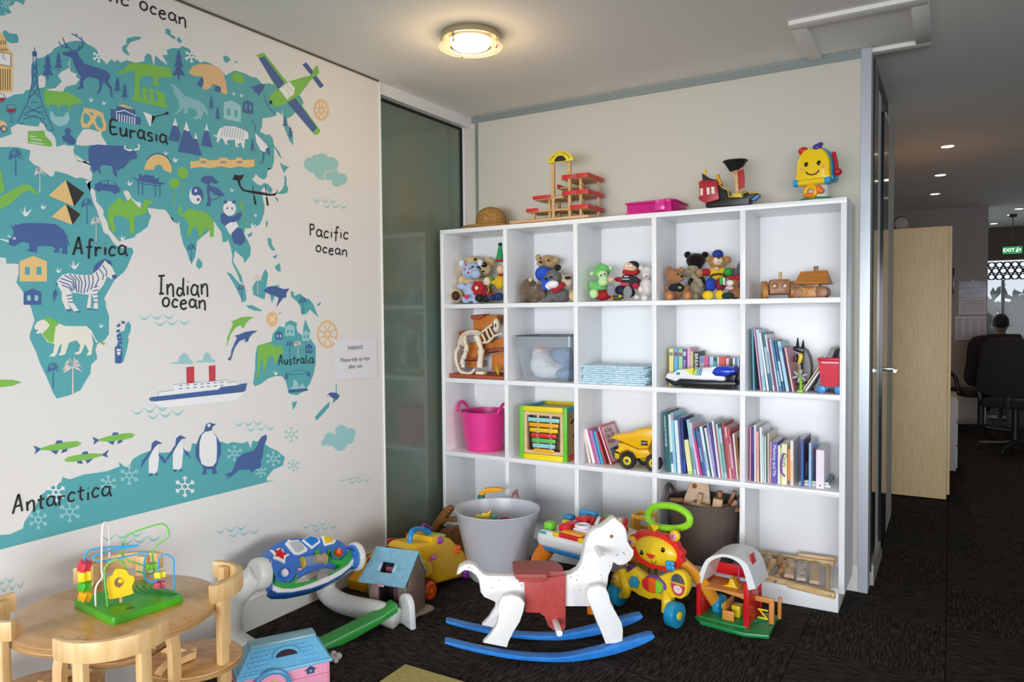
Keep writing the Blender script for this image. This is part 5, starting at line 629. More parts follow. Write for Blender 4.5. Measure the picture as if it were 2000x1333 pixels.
# ---------------------------------------------------------------- soft toys in the top row
def plush(n, par, es, m, vox=.006, fz=.004):
    g = G()
    for e in es: g.ell(e[:3], e[3:6], n=20)
    o = ob(n, g, m, par, sharp=180)
    if vox:
        r = o.modifiers.new('merge', 'REMESH'); r.mode = 'VOXEL'; r.voxel_size = vox; r.use_smooth_shade = True
        s = o.modifiers.new('soften', 'SMOOTH'); s.iterations = 3; s.factor = .6
        tx = D.textures.get('fuzz') or D.textures.new('fuzz', 'CLOUDS'); tx.noise_scale = .012
        d = o.modifiers.new('fuzz', 'DISPLACE'); d.texture = tx; d.strength = fz; d.mid_level = .5
    return o
def soft(n, par, es, m): return plush(n, par, es, m, 0)
def toy(name, label, cat='soft toy'): return thing(name, label, cat, group='soft toys in the top row')
BLK = mt('120f10', .25); CR = fur('e6cf9f', 'd0b483')
# --- first cell
t = toy('teddy_bear', 'large cream teddy bear with brown paw pads behind the blue bear with hearts')
plush('body', t, [(0.0998,0.19,1.4642,0.087,0.0783,0.087),(0.0524,0.09,1.4183,0.0348,0.0339,0.0406),(0.062,0.14,1.4995,0.029,0.0313,0.0406),(0.2233,0.19,1.4077,0.0348,0.0313,0.0348)], CR)
h = plush('head', t, [(0.0982,0.2,1.5814,0.087,0.0705,0.0696),(0.2013,0.14,1.5653,0.0493,0.0418,0.0435)], CR)
for e in [(-0.011,0.2,1.604,0.0319,0.0326,0.0406),(0.2052,0.2,1.6036,0.0319,0.0313,0.0377)]: soft('ear', t, [e], CR)
soft('nose', t, [(0.2277,0.105,1.5885,0.0203,0.0163,0.0159)], BLK); soft('mouth', t, [(0.2238,0.105,1.5511,0.0116,0.0072,0.0043)], BLK); soft('eye', t, [(0.1391,0.15,1.6243,0.0101,0.0085,0.0087)], BLK); soft('paw_pad', t, [(0.0626,0.06,1.4146,0.0246,0.0235,0.0275)], mt('4a2716', .8)); rebase(t, (.17, .19, RZ[0]))
LB = fur('b9cfec', 'a6bfe2'); HP_ = mt('c2185e', .7)
t = toy('teddy_bear', 'pale blue teddy bear printed with pink hearts')
plush('body', t, [(0.1525,0.1,1.4368,0.0493,0.047,0.0551),(0.1436,0.05,1.3924,0.029,0.0235,0.0232),(0.0886,0.08,1.4672,0.029,0.0222,0.0203),(0.1963,0.07,1.3888,0.0261,0.0222,0.0232)], LB)
plush('head', t, [(0.1502,0.09,1.5561,0.058,0.0483,0.0493),(0.2112,0.045,1.5315,0.0319,0.0261,0.0261)], LB)
for e in [(0.087,0.09,1.5996,0.0174,0.0176,0.0217),(0.2134,0.09,1.597,0.0174,0.017,0.0203)]: soft('ear', t, [e], mt('d9e4f4', .9))
def heart(n, par, c, r, m):
    P = [(.9*r*(sin(a)**3), r*(.8*cos(a)-.32*cos(2*a)-.12*cos(3*a))) for a in (2*pi*i/20 for i in range(20))]
    return ob(n, G().prism(P, -.002, .002, frame(c, (cos(rad(31)), sin(rad(31)), 0), (0, 0, 1)), bev=.001), m, par)
for x, y, z, r in [(0.1453,0.046,1.5859,0.007),(0.1386,0.04,1.5628,0.007),(0.1776,0.034,1.5638,0.007),(0.1628,0.04,1.5417,0.007),(0.1656,0.018,1.4059,0.018),(0.219,0.038,1.5081,0.006)]: heart('heart_print', t, (x, y, z), r, HP_)
soft('nose', t, [(0.2466,0.018,1.5688,0.0093,0.0076,0.0075)], BLK); soft('eye', t, [(0.198,0.032,1.5729,0.007,0.0063,0.007)], BLK); soft('eye', t, [(0.2509,0.032,1.5608,0.0064,0.0057,0.0064)], BLK); rebase(t, (.17, .09, RZ[0]))
RF = mt('b3122a', .8, bump=.3, bs=200); t = toy('flower_toy', 'red plush flower with yellow centre leaning on the blue bear')
fc = [(0.2173,0.05,1.4542)][0]
for i in range(6): soft('petal', t, [(fc[0]+.026*cos(i*1.047), fc[1]+.004, fc[2]+.026*sin(i*1.047), .017, .008, .017)], RF)
soft('centre', t, [(fc[0], fc[1]-.006, fc[2], .012, .007, .012)], mt('efd9a8', .8)); ob('stem', G().tube([(fc[0]+.005, fc[1]+.008, fc[2]-.02), (fc[0]+.01, fc[1]+.02, RZ[0]+.002)], .006), mt('3f8a34', .8), t); rebase(t, (fc[0], .06, RZ[0]))
t = toy('clown_doll', 'floppy black and red doll with boots sitting below the red flower')
plush('body', t, [(0.2459,0.09,1.4343,0.0377,0.0352,0.0406)], mt('8a1f2a', .85), .005); soft('head', t, [(0.2603,0.09,1.4915,0.0261,0.0235,0.0261)], mt('ecd2b4', .8)); soft('hat', t, [(0.2745,0.1,1.4972,0.0203,0.0222,0.029)], mt('6f9a35', .85))
for e in [(0.2303,0.05,1.3965,0.0261,0.0209,0.0203),(0.2746,0.05,1.3928,0.0261,0.0202,0.0188)]: soft('boot', t, [e], mt('17121a', .7))
ob('scarf', G().tube([(0.2863,0.065,1.4727),(0.2793,0.065,1.4558),(0.2893,0.065,1.4412),(0.2756,0.065,1.4244),(0.2856,0.065,1.4128)], .004), mt('86b838', .8), t); soft('cuff', t, [(0.2987,0.055,1.4066,0.0203,0.0183,0.0203)], mt('a0122f', .8)); rebase(t, (.26, .08, RZ[0]))
t = toy('elf_doll', 'elf doll in a tall green pointed hat beside the first divider')
k = [(0.341,0.1,1.6944),(0.3367,0.1,1.6064),(0.343,0.1,1.5748),(0.3427,0.1,1.5463),(0.3353,0.1,1.4838),(0.3277,0.1,1.404)]
ob('hat', G().cyl(k[1], k[0], .022, .008, 18), mt('1f9a5a', .8), t); soft('pompom', t, [(*k[0], .012, .012, .012)], mt('173a4a', .9)); ob('hat_band', G().cyl((k[1][0], k[1][1], k[1][2]-.008), (k[1][0], k[1][1], k[1][2]+.006), .025, n=18, bev=.003), mt('a8322f', .85), t)
soft('head', t, [(k[3][0], k[3][1], k[3][2]+.008, .024, .024, .026)], mt('e8c19a', .8)); plush('body', t, [(*k[4], .03, .026, .04), (k[4][0]-.03, k[4][1]-.01, k[4][2], .02, .014, .013)], mt('e0b820', .85), .005); plush('trousers', t, [(k[5][0], k[5][1], k[5][2], .036, .03, .022), (k[5][0]-.02, .06, k[5][2]-.006, .02, .03, .018)], mt('1c3f6e', .85), .005)
ob('collar', G().lathe([(.012+.006*cos(rad(a)), .006*sin(rad(a))) for a in range(0, 361, 45)], (k[3][0], k[3][1], k[3][2]-.02), 14), mt('b3222a', .8), t); rebase(t, (k[5][0], .1, RZ[0]))
# --- second cell
BE = fur('c6a97f', 'b39468')
t = toy('teddy_bear', 'beige teddy bear with brown nose behind the grey dog in a blue cap')
plush('body', t, [(0.5874,0.21,1.4714,0.0616,0.063,0.0784),(0.5804,0.21,1.4007,0.0616,0.0403,0.028)], BE); plush('head', t, [(0.584,0.2,1.587,0.056,0.0454,0.0448),(0.5725,0.15,1.5846,0.028,0.0227,0.0224)], BE)
for e in [(0.5262,0.2,1.6208,0.0168,0.0158,0.0182),(0.6381,0.2,1.5986,0.0196,0.0176,0.0196)]: soft('ear', t, [e], BE)
soft('nose', t, [(0.5868,0.115,1.5875,0.0112,0.0088,0.0084)], mt('4d3324', .5))
for e in [(0.6223,0.14,1.5957,0.0056,0.0058,0.0073),(0.5718,0.14,1.6092,0.0045,0.0045,0.0056)]: soft('eye', t, [e], BLK)
rebase(t, (.66, .2, RZ[0]))
GY_ = fur('7c7a7c', '5f5e62'); t = toy('dog_toy', 'grey plush dog with white muzzle, blue cap and red neckerchief')
plush('body', t, [(0.6955,0.11,1.402,0.0672,0.0504,0.0448),(0.6546,0.07,1.3803,0.0392,0.0252,0.0168)], GY_); plush('head', t, [(0.6705,0.1,1.49,0.0532,0.0466,0.0504)], GY_); plush('muzzle', t, [(0.6964,0.05,1.4603,0.0364,0.0265,0.0224),(0.6688,0.05,1.4502,0.0252,0.0202,0.0196)], mt('f4f3f2', .95, bump=.6, bs=150))
CB = mt('1f4fc0', .8); c = ob('cap', G().ell([(0.6117,0.1,1.5222)][0], (.045, .045, .042), n=20), CB, t)
ob('cap_peak', G().prism([(-.02, -.05), (.03, -.055), (.035, 0), (-.015, .01)], 0, .005, frame([(0.6468,0.04,1.4831)][0], (.8, .5, .2), (-.25, .1, .9)), bev=.002), CB, t)
ob('neckerchief', G().tube([(0.6962,0.05,1.4279),(0.7205,0.05,1.43),(0.7448,0.05,1.4481),(0.7569,0.05,1.4665)], .014, 8), mt('a5162b', .8), t)
for e in [(0.6591,0.04,1.4908,0.0073,0.0066,0.0073),(0.6898,0.04,1.4979,0.0073,0.0066,0.0073)]: soft('eye', t, [e], BLK)
soft('ear', t, [(0.7038,0.09,1.551,0.0196,0.0164,0.0168)], mt('1b1d1a', .9)); rebase(t, (.7, .1, RZ[0]))
WB = fur('7d6a57', '68574a'); t = toy('wombat_toy', 'brown plush wombat crouching by the second cell\'s left wall')
plush('body', t, [(0.5108,0.12,1.4342,0.0532,0.0542,0.0672),(0.5034,0.07,1.3859,0.0196,0.0164,0.0168),(0.5765,0.07,1.379,0.028,0.0189,0.014)], WB); plush('head', t, [(0.5927,0.07,1.4255,0.042,0.0378,0.042),(0.6238,0.07,1.4083,0.0196,0.0189,0.0224)], WB); soft('ear', t, [(0.5547,0.06,1.4895,0.0112,0.0101,0.0112)], mt('d9bfa4', .9))
soft('eye_ring', t, [(0.6061,0.026,1.4404,0.009,0.0081,0.009)], mt('e5d9c8', .6)); soft('eye', t, [(0.6105,0.018,1.4401,0.0056,0.005,0.0056)], BLK); rebase(t, (.55, .12, RZ[0]))
t = toy('teddy_bear', 'small cream bear with black nose peeking out beside the second divider')
plush('body', t, [(0.7837,0.11,1.4002,0.0224,0.0252,0.0336)], CR); plush('head', t, [(0.754,0.11,1.4768,0.0364,0.0328,0.0364),(0.7719,0.08,1.4725,0.0252,0.0214,0.0224)], fur('e2d6c2', 'cdbda4')); soft('nose', t, [(0.784,0.05,1.4924,0.0182,0.0122,0.009)], BLK); soft('ear', t, [(0.7126,0.12,1.503,0.014,0.0126,0.014)], CR); rebase(t, (.77, .12, RZ[0]))
# --- third cell
GN = fur('7fd07a', '62bb62'); LG = mt('c3e9a5', .9, bump=.3, bs=200); t = toy('monkey_toy', 'bright green plush monkey with big eyes and a red lap cushion')
plush('body', t, [(0.9266,0.14,1.4298,0.0442,0.041,0.0468),(0.8857,0.14,1.4469,0.0208,0.0257,0.0364)], GN); plush('head', t, [(0.9446,0.12,1.5216,0.0442,0.0386,0.0416),(0.936,0.12,1.551,0.0208,0.0164,0.0156)], GN); plush('face', t, [(0.9722,0.07,1.5025,0.0286,0.0234,0.0234),(0.9749,0.07,1.4659,0.0286,0.0234,0.0234)], LG)
for e in [(0.8893,0.12,1.513,0.013,0.0111,0.0117),(0.9962,0.12,1.538,0.0104,0.0105,0.013)]: soft('ear', t, [e], LG)
for e in [(0.9756,0.04,1.4985,0.0088,0.008,0.0088),(0.9967,0.04,1.5042,0.0083,0.0075,0.0083)]: soft('eye_white', t, [e], mt('f2f3ee', .3))
for e in [(0.9791,0.032,1.498,0.0047,0.0042,0.0047),(1.0002,0.032,1.5037,0.0047,0.0042,0.0047)]: soft('pupil', t, [e], BLK)
soft('hand', t, [(0.9322,0.05,1.4063,0.0234,0.0211,0.0234)], LG); soft('cushion', t, [(0.9629,0.09,1.3986,0.0468,0.0339,0.0286)], mt('a3121c', .8)); rebase(t, (.95, .13, RZ[0]))
SK = mt('ecc09a', .7); t = toy('chef_doll', 'doll in black cap, red shirt and black printed apron showing grey shoe soles')
plush('body', t, [(1.0873,0.13,1.4619,0.039,0.0386,0.0468),(1.0342,0.13,1.4793,0.0234,0.0164,0.013),(1.1425,0.13,1.4602,0.0182,0.0175,0.0208)], mt('a81e2c', .85), .005); plush('head', t, [(1.1026,0.12,1.5337,0.0364,0.0304,0.0312)], SK, .005, .001)
soft('hair', t, [(1.1196,0.14,1.5263,0.0286,0.0269,0.0312)], mt('7a4522', .9)); soft('cap', t, [(1.1145,0.125,1.549,0.0338,0.0246,0.0208)], mt('17221f', .8))
ob('collar', G().tube([(1.0841,0.07,1.5139),(1.1087,0.07,1.5079),(1.1414,0.07,1.5041),(1.1603,0.07,1.5136)], .011, 8), mt('b01c28', .8), t)
for e in [(1.1021,0.08,1.542,0.0088,0.007,0.0068),(1.1212,0.08,1.5412,0.0088,0.007,0.0068)]: soft('eye', t, [e], mt('f6f0e6', .4))
ap = [(1.0833,1.4983),(1.1568,1.4881),(1.1648,1.4548),(1.1485,1.4323),(1.0693,1.4396)]
ob('apron', G().prism(ap, .065, .08, bev=.003), mt('23272c', .8), t)
for u in [[(1.0919,1.4928),(1.1138,1.4905),(1.1138,1.4844),(1.0919,1.4867)],[(1.0809,1.4791),(1.1192,1.4765),(1.1192,1.4719),(1.0809,1.4745)],[(1.0725,1.4601),(1.1191,1.4561),(1.1164,1.4421),(1.0697,1.4447)]]: ob('apron_print', G().prism(u, .0635, .0648), mt('c9cdd2' if len(t.children) < 10 else 'c23a4c', .7), t)
soft('hand', t, [(1.0215,0.06,1.4744,0.0156,0.0123,0.0117)], SK); plush('trousers', t, [(1.0604,0.1,1.4227,0.0338,0.0269,0.026),(1.1019,0.1,1.4087,0.0338,0.0269,0.026)], mt('1e2a44', .85), .005); soft('glove', t, [(1.1493,0.07,1.4401,0.0182,0.0152,0.0156)], mt('b5213a', .8))
for e in [(1.0355,0.03,1.4215,0.0224,0.0241,0.0312),(1.1244,0.03,1.4091,0.0234,0.0246,0.0312)]: soft('shoe', t, [(e[0], e[1], e[2], e[3], .012, e[5])], mt('8b8e93', .85))
rebase(t, (1.08, .12, RZ[0]))
WT = fur('f0ebe9', 'dcd5d3'); t = toy('teddy_bear', 'white teddy bear sitting against the third divider')
plush('body', t, [(1.187,0.12,1.4328,0.0364,0.0386,0.0494),(1.1545,0.07,1.3838,0.0156,0.0135,0.0143),(1.1975,0.07,1.3804,0.0182,0.0164,0.0182),(1.1751,0.08,1.4218,0.0156,0.0164,0.0208)], WT); plush('head', t, [(1.1926,0.12,1.507,0.0338,0.0304,0.0338),(1.1983,0.09,1.4927,0.0208,0.0175,0.0182)], WT); soft('ear', t, [(1.1601,0.12,1.5314,0.013,0.0129,0.0156)], WT); soft('eye', t, [(1.2132,0.05,1.4855,0.0042,0.0037,0.0042)], BLK); rebase(t, (1.18, .12, RZ[0]))
t = toy('bean_bag', 'small mottled green and orange bean bag between the two shoe soles'); soft('bag', t, [(1.0545,0.06,1.3831,0.0364,0.0222,0.013)], mt('55633a', .9, nz=.6, ns=60, h2='2a3020')); soft('patch', t, [(1.0774,0.045,1.3901,0.0088,0.0075,0.0078)], mt('d8b52c', .8)); soft('patch', t, [(1.0359,0.045,1.3832,0.0104,0.0087,0.0088)], mt('d1664a', .8)); rebase(t, (1.03, .07, RZ[0]))
# --- fourth cell
BR = fur('b07a50', '9b673f'); t = toy('teddy_bear', 'ginger brown teddy bear in a navy printed shirt')
plush('body', t, [(1.3429,0.12,1.4136,0.0367,0.0364,0.0441),(1.296,0.12,1.4299,0.0196,0.0165,0.0171),(1.3968,0.12,1.4247,0.0171,0.0165,0.0196)], BR); plush('head', t, [(1.3392,0.1,1.4832,0.0441,0.0375,0.0392),(1.3772,0.07,1.4732,0.0221,0.0198,0.0221)], BR)
for e in [(1.3108,0.1,1.5143,0.0147,0.0154,0.0196),(1.3752,0.1,1.5142,0.0147,0.0121,0.0123)]: soft('ear', t, [e], BR)
for e in [(1.3328,0.05,1.3873,0.0269,0.0232,0.0245),(1.4212,0.05,1.3879,0.0245,0.0221,0.0245)]: soft('foot', t, [e], BR)
for e in [(1.3405,0.027,1.3843,0.0159,0.0149,0.0171),(1.4284,0.027,1.3848,0.0147,0.0143,0.0171)]: soft('foot_pad', t, [e], mt('c98a58', .9))
plush('shirt', t, [(1.3478,0.105,1.4256,0.0404,0.0292,0.0245)], mt('161a30', .85), .005); soft('shirt_print', t, [(1.3804,0.06,1.4259,0.0098,0.0077,0.0073)], mt('9a9a4a', .7))
soft('nose', t, [(1.3951,0.042,1.4788,0.0073,0.0062,0.0064)], BLK)
for e in [(1.372,0.055,1.49,0.0044,0.0042,0.0049)]: soft('eye', t, [e], BLK)
rebase(t, (1.33, .12, RZ[0]))
KB = fur('1d1411', '120c0a'); t = toy('teddy_bear', 'black brown teddy bear turned away at the back of the fourth cell')
plush('body', t, [(1.4148,0.22,1.4346,0.049,0.0507,0.0637)], KB); plush('head', t, [(1.4097,0.22,1.5645,0.049,0.0386,0.0367),(1.4071,0.22,1.5367,0.0367,0.0265,0.0221)], KB)
for e in [(1.3681,0.22,1.5946,0.0171,0.0154,0.0171),(1.4559,0.22,1.5902,0.0171,0.0149,0.0159)]: soft('ear', t, [e], KB)
rebase(t, (1.47, .22, RZ[0]))
KO = fur('a3977c', '8b8067'); t = toy('elephant_toy', 'taupe plush elephant with curled trunk between the two brown bears')
plush('body', t, [(1.4384,0.15,1.4194,0.0367,0.0397,0.0514),(1.4434,0.1,1.381,0.0196,0.0176,0.0196)], KO); plush('head', t, [(1.4191,0.13,1.509,0.0367,0.0287,0.0269)], KO); plush('trunk', t, [(1.4364,0.09,1.4843,0.0147,0.0143,0.0171),(1.4514,0.09,1.4666,0.0147,0.0132,0.0147),(1.4663,0.09,1.4538,0.0147,0.0132,0.0147),(1.4713,0.09,1.4366,0.0147,0.0132,0.0147)], KO, .005); soft('ear', t, [(1.3911,0.13,1.4976,0.0147,0.0165,0.0221)], KO); soft('eye', t, [(1.421,0.075,1.5137,0.0037,0.0033,0.0037)], BLK); rebase(t, (1.45, .14, RZ[0]))
TN = fur('b98f5c', 'a0764a'); t = toy('teddy_bear', 'tan teddy bear in blue cap and patchwork red, yellow, green and blue outfit')
plush('head', t, [(1.5463,0.12,1.545,0.0466,0.0375,0.0367)], TN)
for e in [(1.5071,0.12,1.559,0.0171,0.0154,0.0171),(1.5923,0.12,1.5526,0.0171,0.016,0.0184)]: soft('ear', t, [e], TN)
plush('muzzle', t, [(1.5585,0.075,1.5467,0.0233,0.0198,0.0208)], mt('ead9b8', .9), .005); soft('nose', t, [(1.5677,0.05,1.5603,0.0073,0.006,0.0059)], BLK); ob('mouth', G().tube([(1.5589,0.047,1.5402),(1.5661,0.047,1.5351),(1.5685,0.047,1.5517),(1.5709,0.047,1.5349),(1.578,0.047,1.5394)], .0008, 5), BLK, t)
for e in [(1.5425,0.085,1.5673,0.0039,0.0035,0.0039),(1.5726,0.085,1.5646,0.0039,0.0035,0.0039)]: soft('eye', t, [e], BLK)
ob('cap', G().ell([(1.549,0.11,1.5807)][0], (.026, .03, .022)), mt('1d3a92', .8), t)
plush('shirt', t, [(1.5439,0.12,1.4866,0.0367,0.0309,0.0318),(1.5341,0.12,1.5065,0.0294,0.0198,0.0147),(1.5561,0.12,1.5057,0.0294,0.0198,0.0147)], mt('e2bd1e', .85), .005); soft('sleeve', t, [(1.4902,0.11,1.4979,0.0269,0.0204,0.0184)], mt('a3172c', .85)); soft('sleeve', t, [(1.5973,0.11,1.4939,0.0196,0.0187,0.0221)], mt('2f9a3f', .85)); soft('hand', t, [(1.4658,0.1,1.4935,0.0171,0.0165,0.0196)], TN)
ob('belt', G().tube([(1.5198,0.075,1.4734),(1.5368,0.075,1.4825),(1.5609,0.075,1.4853),(1.5849,0.075,1.4808),(1.5993,0.075,1.4659)], .0055, 6), mt('4a3a1a', .8), t); soft('badge', t, [(1.551,0.085,1.5114,0.0123,0.0088,0.0073)], mt('e7c2b4', .7))
plush('trouser_leg', t, [(1.5177,0.1,1.438,0.0269,0.0276,0.0343)], mt('2444ac', .85), .005); plush('trouser_leg', t, [(1.5612,0.11,1.437,0.0245,0.0265,0.0343)], mt('8a1a34', .85), .005)
ob('patch', G().prism([(1.5698,1.4663),(1.5865,1.4657),(1.5889,1.4346),(1.5722,1.4351)], .06, .066), mt('3aa85c', .8), t); ob('patch', G().prism([(1.5865,1.4657),(1.5937,1.4655),(1.5961,1.4296),(1.5889,1.4346)], .06, .066), mt('e9ece8', .8), t)
for e in [(1.5196,0.05,1.3857,0.0269,0.0221,0.0221),(1.575,0.05,1.3869,0.0221,0.0198,0.0221)]: soft('shoe', t, [e], mt('ecc91f', .8))
rebase(t, (1.55, .12, RZ[0]))
t = toy('monkey_toy', 'small brown monkey with white muzzle and red bow by the fourth divider')
MB_ = fur('a3714c', '8c5c3a'); plush('body', t, [(1.6383,0.08,1.4004,0.0245,0.0243,0.0294),(1.6241,0.08,1.4103,0.0196,0.0154,0.0147),(1.6548,0.08,1.3882,0.0147,0.0154,0.0196)], MB_, .005); plush('head', t, [(1.6335,0.08,1.4411,0.0245,0.0221,0.0245)], MB_, .005); soft('muzzle', t, [(1.6223,0.05,1.4404,0.0171,0.0143,0.0147)], mt('ece7e2', .9)); soft('bow', t, [(1.6242,0.07,1.4649,0.0171,0.0121,0.0098)], mt('b5142a', .8)); soft('bow', t, [(1.6524,0.07,1.4639,0.0171,0.0127,0.011)], mt('b5142a', .8)); soft('ribbon', t, [(1.6212,0.045,1.4166,0.0196,0.0132,0.0098)], mt('e4b9c4', .8)); soft('shoe', t, [(1.6119,0.045,1.3813,0.0294,0.0198,0.0147)], mt('17332b', .8)); rebase(t, (1.64, .08, RZ[0]))
t = toy('donkey_toy', 'grey plush donkey with one upright ear behind the small monkey')
DG = fur('77757a', '62606a'); plush('body', t, [(1.6135,0.18,1.4157,0.0343,0.0375,0.049)], DG); plush('head', t, [(1.611,0.17,1.4888,0.0269,0.0243,0.0269),(1.6037,0.17,1.5062,0.0147,0.0132,0.0147)], DG); plush('ear', t, [(1.6326,0.17,1.5197,0.0098,0.0121,0.0171),(1.6398,0.17,1.5389,0.0073,0.0099,0.0147)], DG, .004); soft('inner_ear', t, [(1.6063,0.15,1.5198,0.0098,0.0088,0.0098)], mt('d9a58a', .9)); rebase(t, (1.66, .18, RZ[0]))
# --- fifth cell: wooden tractor and wagon
W1 = wood('a8744a', '7d4d2c', (3, 14, 14), ns=9); W2 = wood('d39a52', 'a86a2c', (14, 3, 14), ns=9); W3_ = wood('cf8a34', 'b06c20', (2, 18, 18))
t = thing('toy_tractor', 'wooden toy tractor with two light headlight discs', 'toy vehicle', (1.83, .1, RZ[0]), 14)
ob('bonnet', G().prism([(-.042, .02), (.042, .02), (.044, .06), (.038, .085), (-.038, .085), (-.044, .06)], -.06, .12, XZ, bev=.005), W1, t); ob('exhaust', G().cyl((.004, -.03, .08), (.004, -.03, .12), .007, n=12), pale, t)
for x in (-.022, .022): ob('headlight', G().cyl((x, -.056, .056), (x, -.066, .056), .015, n=20, bev=.002).cyl((x, -.064, .056), (x, -.068, .056), .005, n=12, mi=1), [W1, mt('f2d9b4', .5)], t)
for x in (-1, 1):
    ob('front_wheel', G().cyl((x*.046, -.01, .03), (x*.07, -.01, .03), .03, n=28, bev=.004), W2, t); ob('rear_wheel', G().cyl((x*.046, .09, .042), (x*.076, .09, .042), .042, n=28, bev=.004), W2, t)
t = thing('toy_wagon', 'wooden toy wagon with sloping orange roof and chimney peg', 'toy vehicle', (1.965, .1, RZ[0]), 0)
rf = [(-0.0624,0.0613),(-0.0454,0.12),(0.0648,0.1225),(0.0756,0.0618)]
ob('roof', G().raw([(rf[0][0], -.045, rf[0][1]), (rf[3][0], -.045, rf[3][1]), (rf[3][0]+.005, .1, rf[3][1]), (rf[0][0], .1, rf[0][1]), (rf[1][0], .02, rf[1][1]), (rf[2][0], .02, rf[2][1]), (rf[2][0], .04, rf[2][1]), (rf[1][0], .04, rf[1][1])], [(0, 1, 5, 4), (1, 2, 6, 5), (2, 3, 7, 6), (3, 0, 4, 7), (4, 5, 6, 7), (0, 3, 2, 1)]), W3_, t)
ob('chimney', G().box((.018, .03, .128), (.018, .018, .03), bev=.001), W1, t); ob('post', G().box((.0, .03, .055), (.07, .05, .03), bev=.002), W1, t); ob('chassis', G().box((0, .03, .028), (.13, .07, .026), bev=.003), W1, t); ob('wheel_block', G().box((-.008, -.012, .026), (.075, .02, .046), bev=.004), W2, t)
for x in (-.055, .048): ob('wheel', G().cyl((x, -.024, .026), (x, -.002, .026), .026, n=24, bev=.004), W1, t); ob('wheel', G().cyl((x, .06, .026), (x, .082, .026), .026, n=24, bev=.004), W1, t)
# ---------------------------------------------------------------- books
PG = mt('efe9dc', .8); ORD = 'first second third fourth fifth sixth seventh eighth ninth tenth eleventh twelfth thirteenth fourteenth fifteenth sixteenth seventeenth eighteenth nineteenth twentieth 21st 22nd 23rd 24th 25th 26th 27th 28th 29th 30th'.split()
def book(bx_, dx, dz, th, col, z0, y0, dep, label, group):
    h = math.hypot(dx, dz); a = math.atan2(dx, dz); th = max(th*cos(a), .0035)
    lift = th*max(0, sin(a))                                             # keep the low corner on the shelf
    o = ob('book', G().box((th/2, dep/2, h/2), (th, dep, h), bev=min(.0012, th*.2), seg=1), mt(col, .4), flat=True)
    o.location = (bx_, y0, z0+lift); o.rotation_euler = (0, a, 0); tag(o, label, 'book', group)
    b = .0012
    ob('pages', G().box((th/2, dep/2+.003, h/2), (max(th-2*b, .001), dep-.002, h+.0006)), PG, o, flat=True)
    return o, th, h
def shelf_books(rows, z0, y0, dep, where, group):
    out = []
    for i, (x, dx, dz, th, col, nm) in enumerate(rows):
        out.append(book(x, dx, dz, th, col, z0, y0+(i*7 % 5)*.002, dep-(i*3 % 4)*.012, f'{nm}, {ORD[i]} from left {where}', group))
    return out
def spine(o, z0, z1, col, n='spine_print', u0=.12, u1=.88):
    b, th, h = o; return ob(n, G().box((th*(u0+u1)/2, -.0003, h*(z0+z1)/2), (th*(u1-u0), .0006, h*(z1-z0))), mt(col, .5), b, flat=True)
def spine_text(o, s, size, col, z=.5, sx=1):
    b, th, h = o; text('title', s, size, frame((th/2, -.0008, h*z), (0, 0, -1), (1, 0, 0)), mt(col, .5), b, sx=sx)
B = shelf_books([(1.2978,0.0003,0.1817,0.0224,'e8dd84','pale yellow paperback'),(1.3215,0.0002,0.1811,0.0213,'5fa9d8','sky blue paperback'),(1.3441,0.0002,0.1797,0.0212,'a5d6a0','mint green paperback'),(1.3671,0.0001,0.1791,0.0206,'55418f','purple paperback with pale title'),(1.3886,0.0001,0.1871,0.0166,'e2a8c6','tall pink paperback'),(1.4069,0.0001,0.1704,0.0139,'c9c487','olive yellow paperback'),(1.4213,0,0.1701,0.0268,'1e2126','thick black paperback with white spine title'),(1.4489,0,0.146,0.0249,'b3a9b8','grey mauve paperback'),(1.4759,0,0.1463,0.02,'cf4f8e','magenta paperback'),(1.498,-0.0001,0.1471,0.0207,'a8d0de','white and teal paperback'),(1.52,-0.0001,0.1466,0.0151,'3f98b0','teal paperback'),(1.5364,-0.0001,0.1463,0.0092,'e3ddd5','thin off white paperback'),(1.5465,-0.0001,0.1452,0.0109,'d0636a','salmon red paperback'),(1.5582,-0.0001,0.145,0.0179,'d9532f','orange red paperback'),(1.5777,-0.0002,0.14,0.0157,'ecb9c6','pale pink paperback'),(1.5947,-0.0002,0.1384,0.0148,'3c4f4a','dark green and white paperback'),(1.6107,-0.0002,0.1414,0.0107,'eef0f0','white paperback'),(1.6222,-0.0002,0.1412,0.0114,'4f94c4','blue paperback'),(1.6348,-0.0003,0.143,0.0065,'e9edf0','thin white paperback'),(1.6422,-0.0003,0.1441,0.0098,'8e7aa8','mauve paperback with black label')], RZ[1], .14, .13, 'behind the toy hovercraft', 'paperbacks behind the hovercraft')
spine_text(B[6], 'BREAKUP', .024, 'f2f2f2', .6, 1.15); spine_text(B[3], 'Best Life', .016, 'd8d0ea', .55)
for i, a, b, c in ((0, .8, .9, '8a8a7a'), (1, .8, .9, '8a4a6a'), (2, .8, .9, '7a6a5a'), (3, .82, .94, 'c8c0da'), (7, .78, .97, '5f8ac0'), (9, .1, .6, 'e8eef0'), (10, .85, .97, '3a3a34'), (13, .15, .5, '3c1c18'), (15, .15, .6, 'dfe4e0'), (19, .5, .95, '17161a')): spine(B[i], a, b, c)
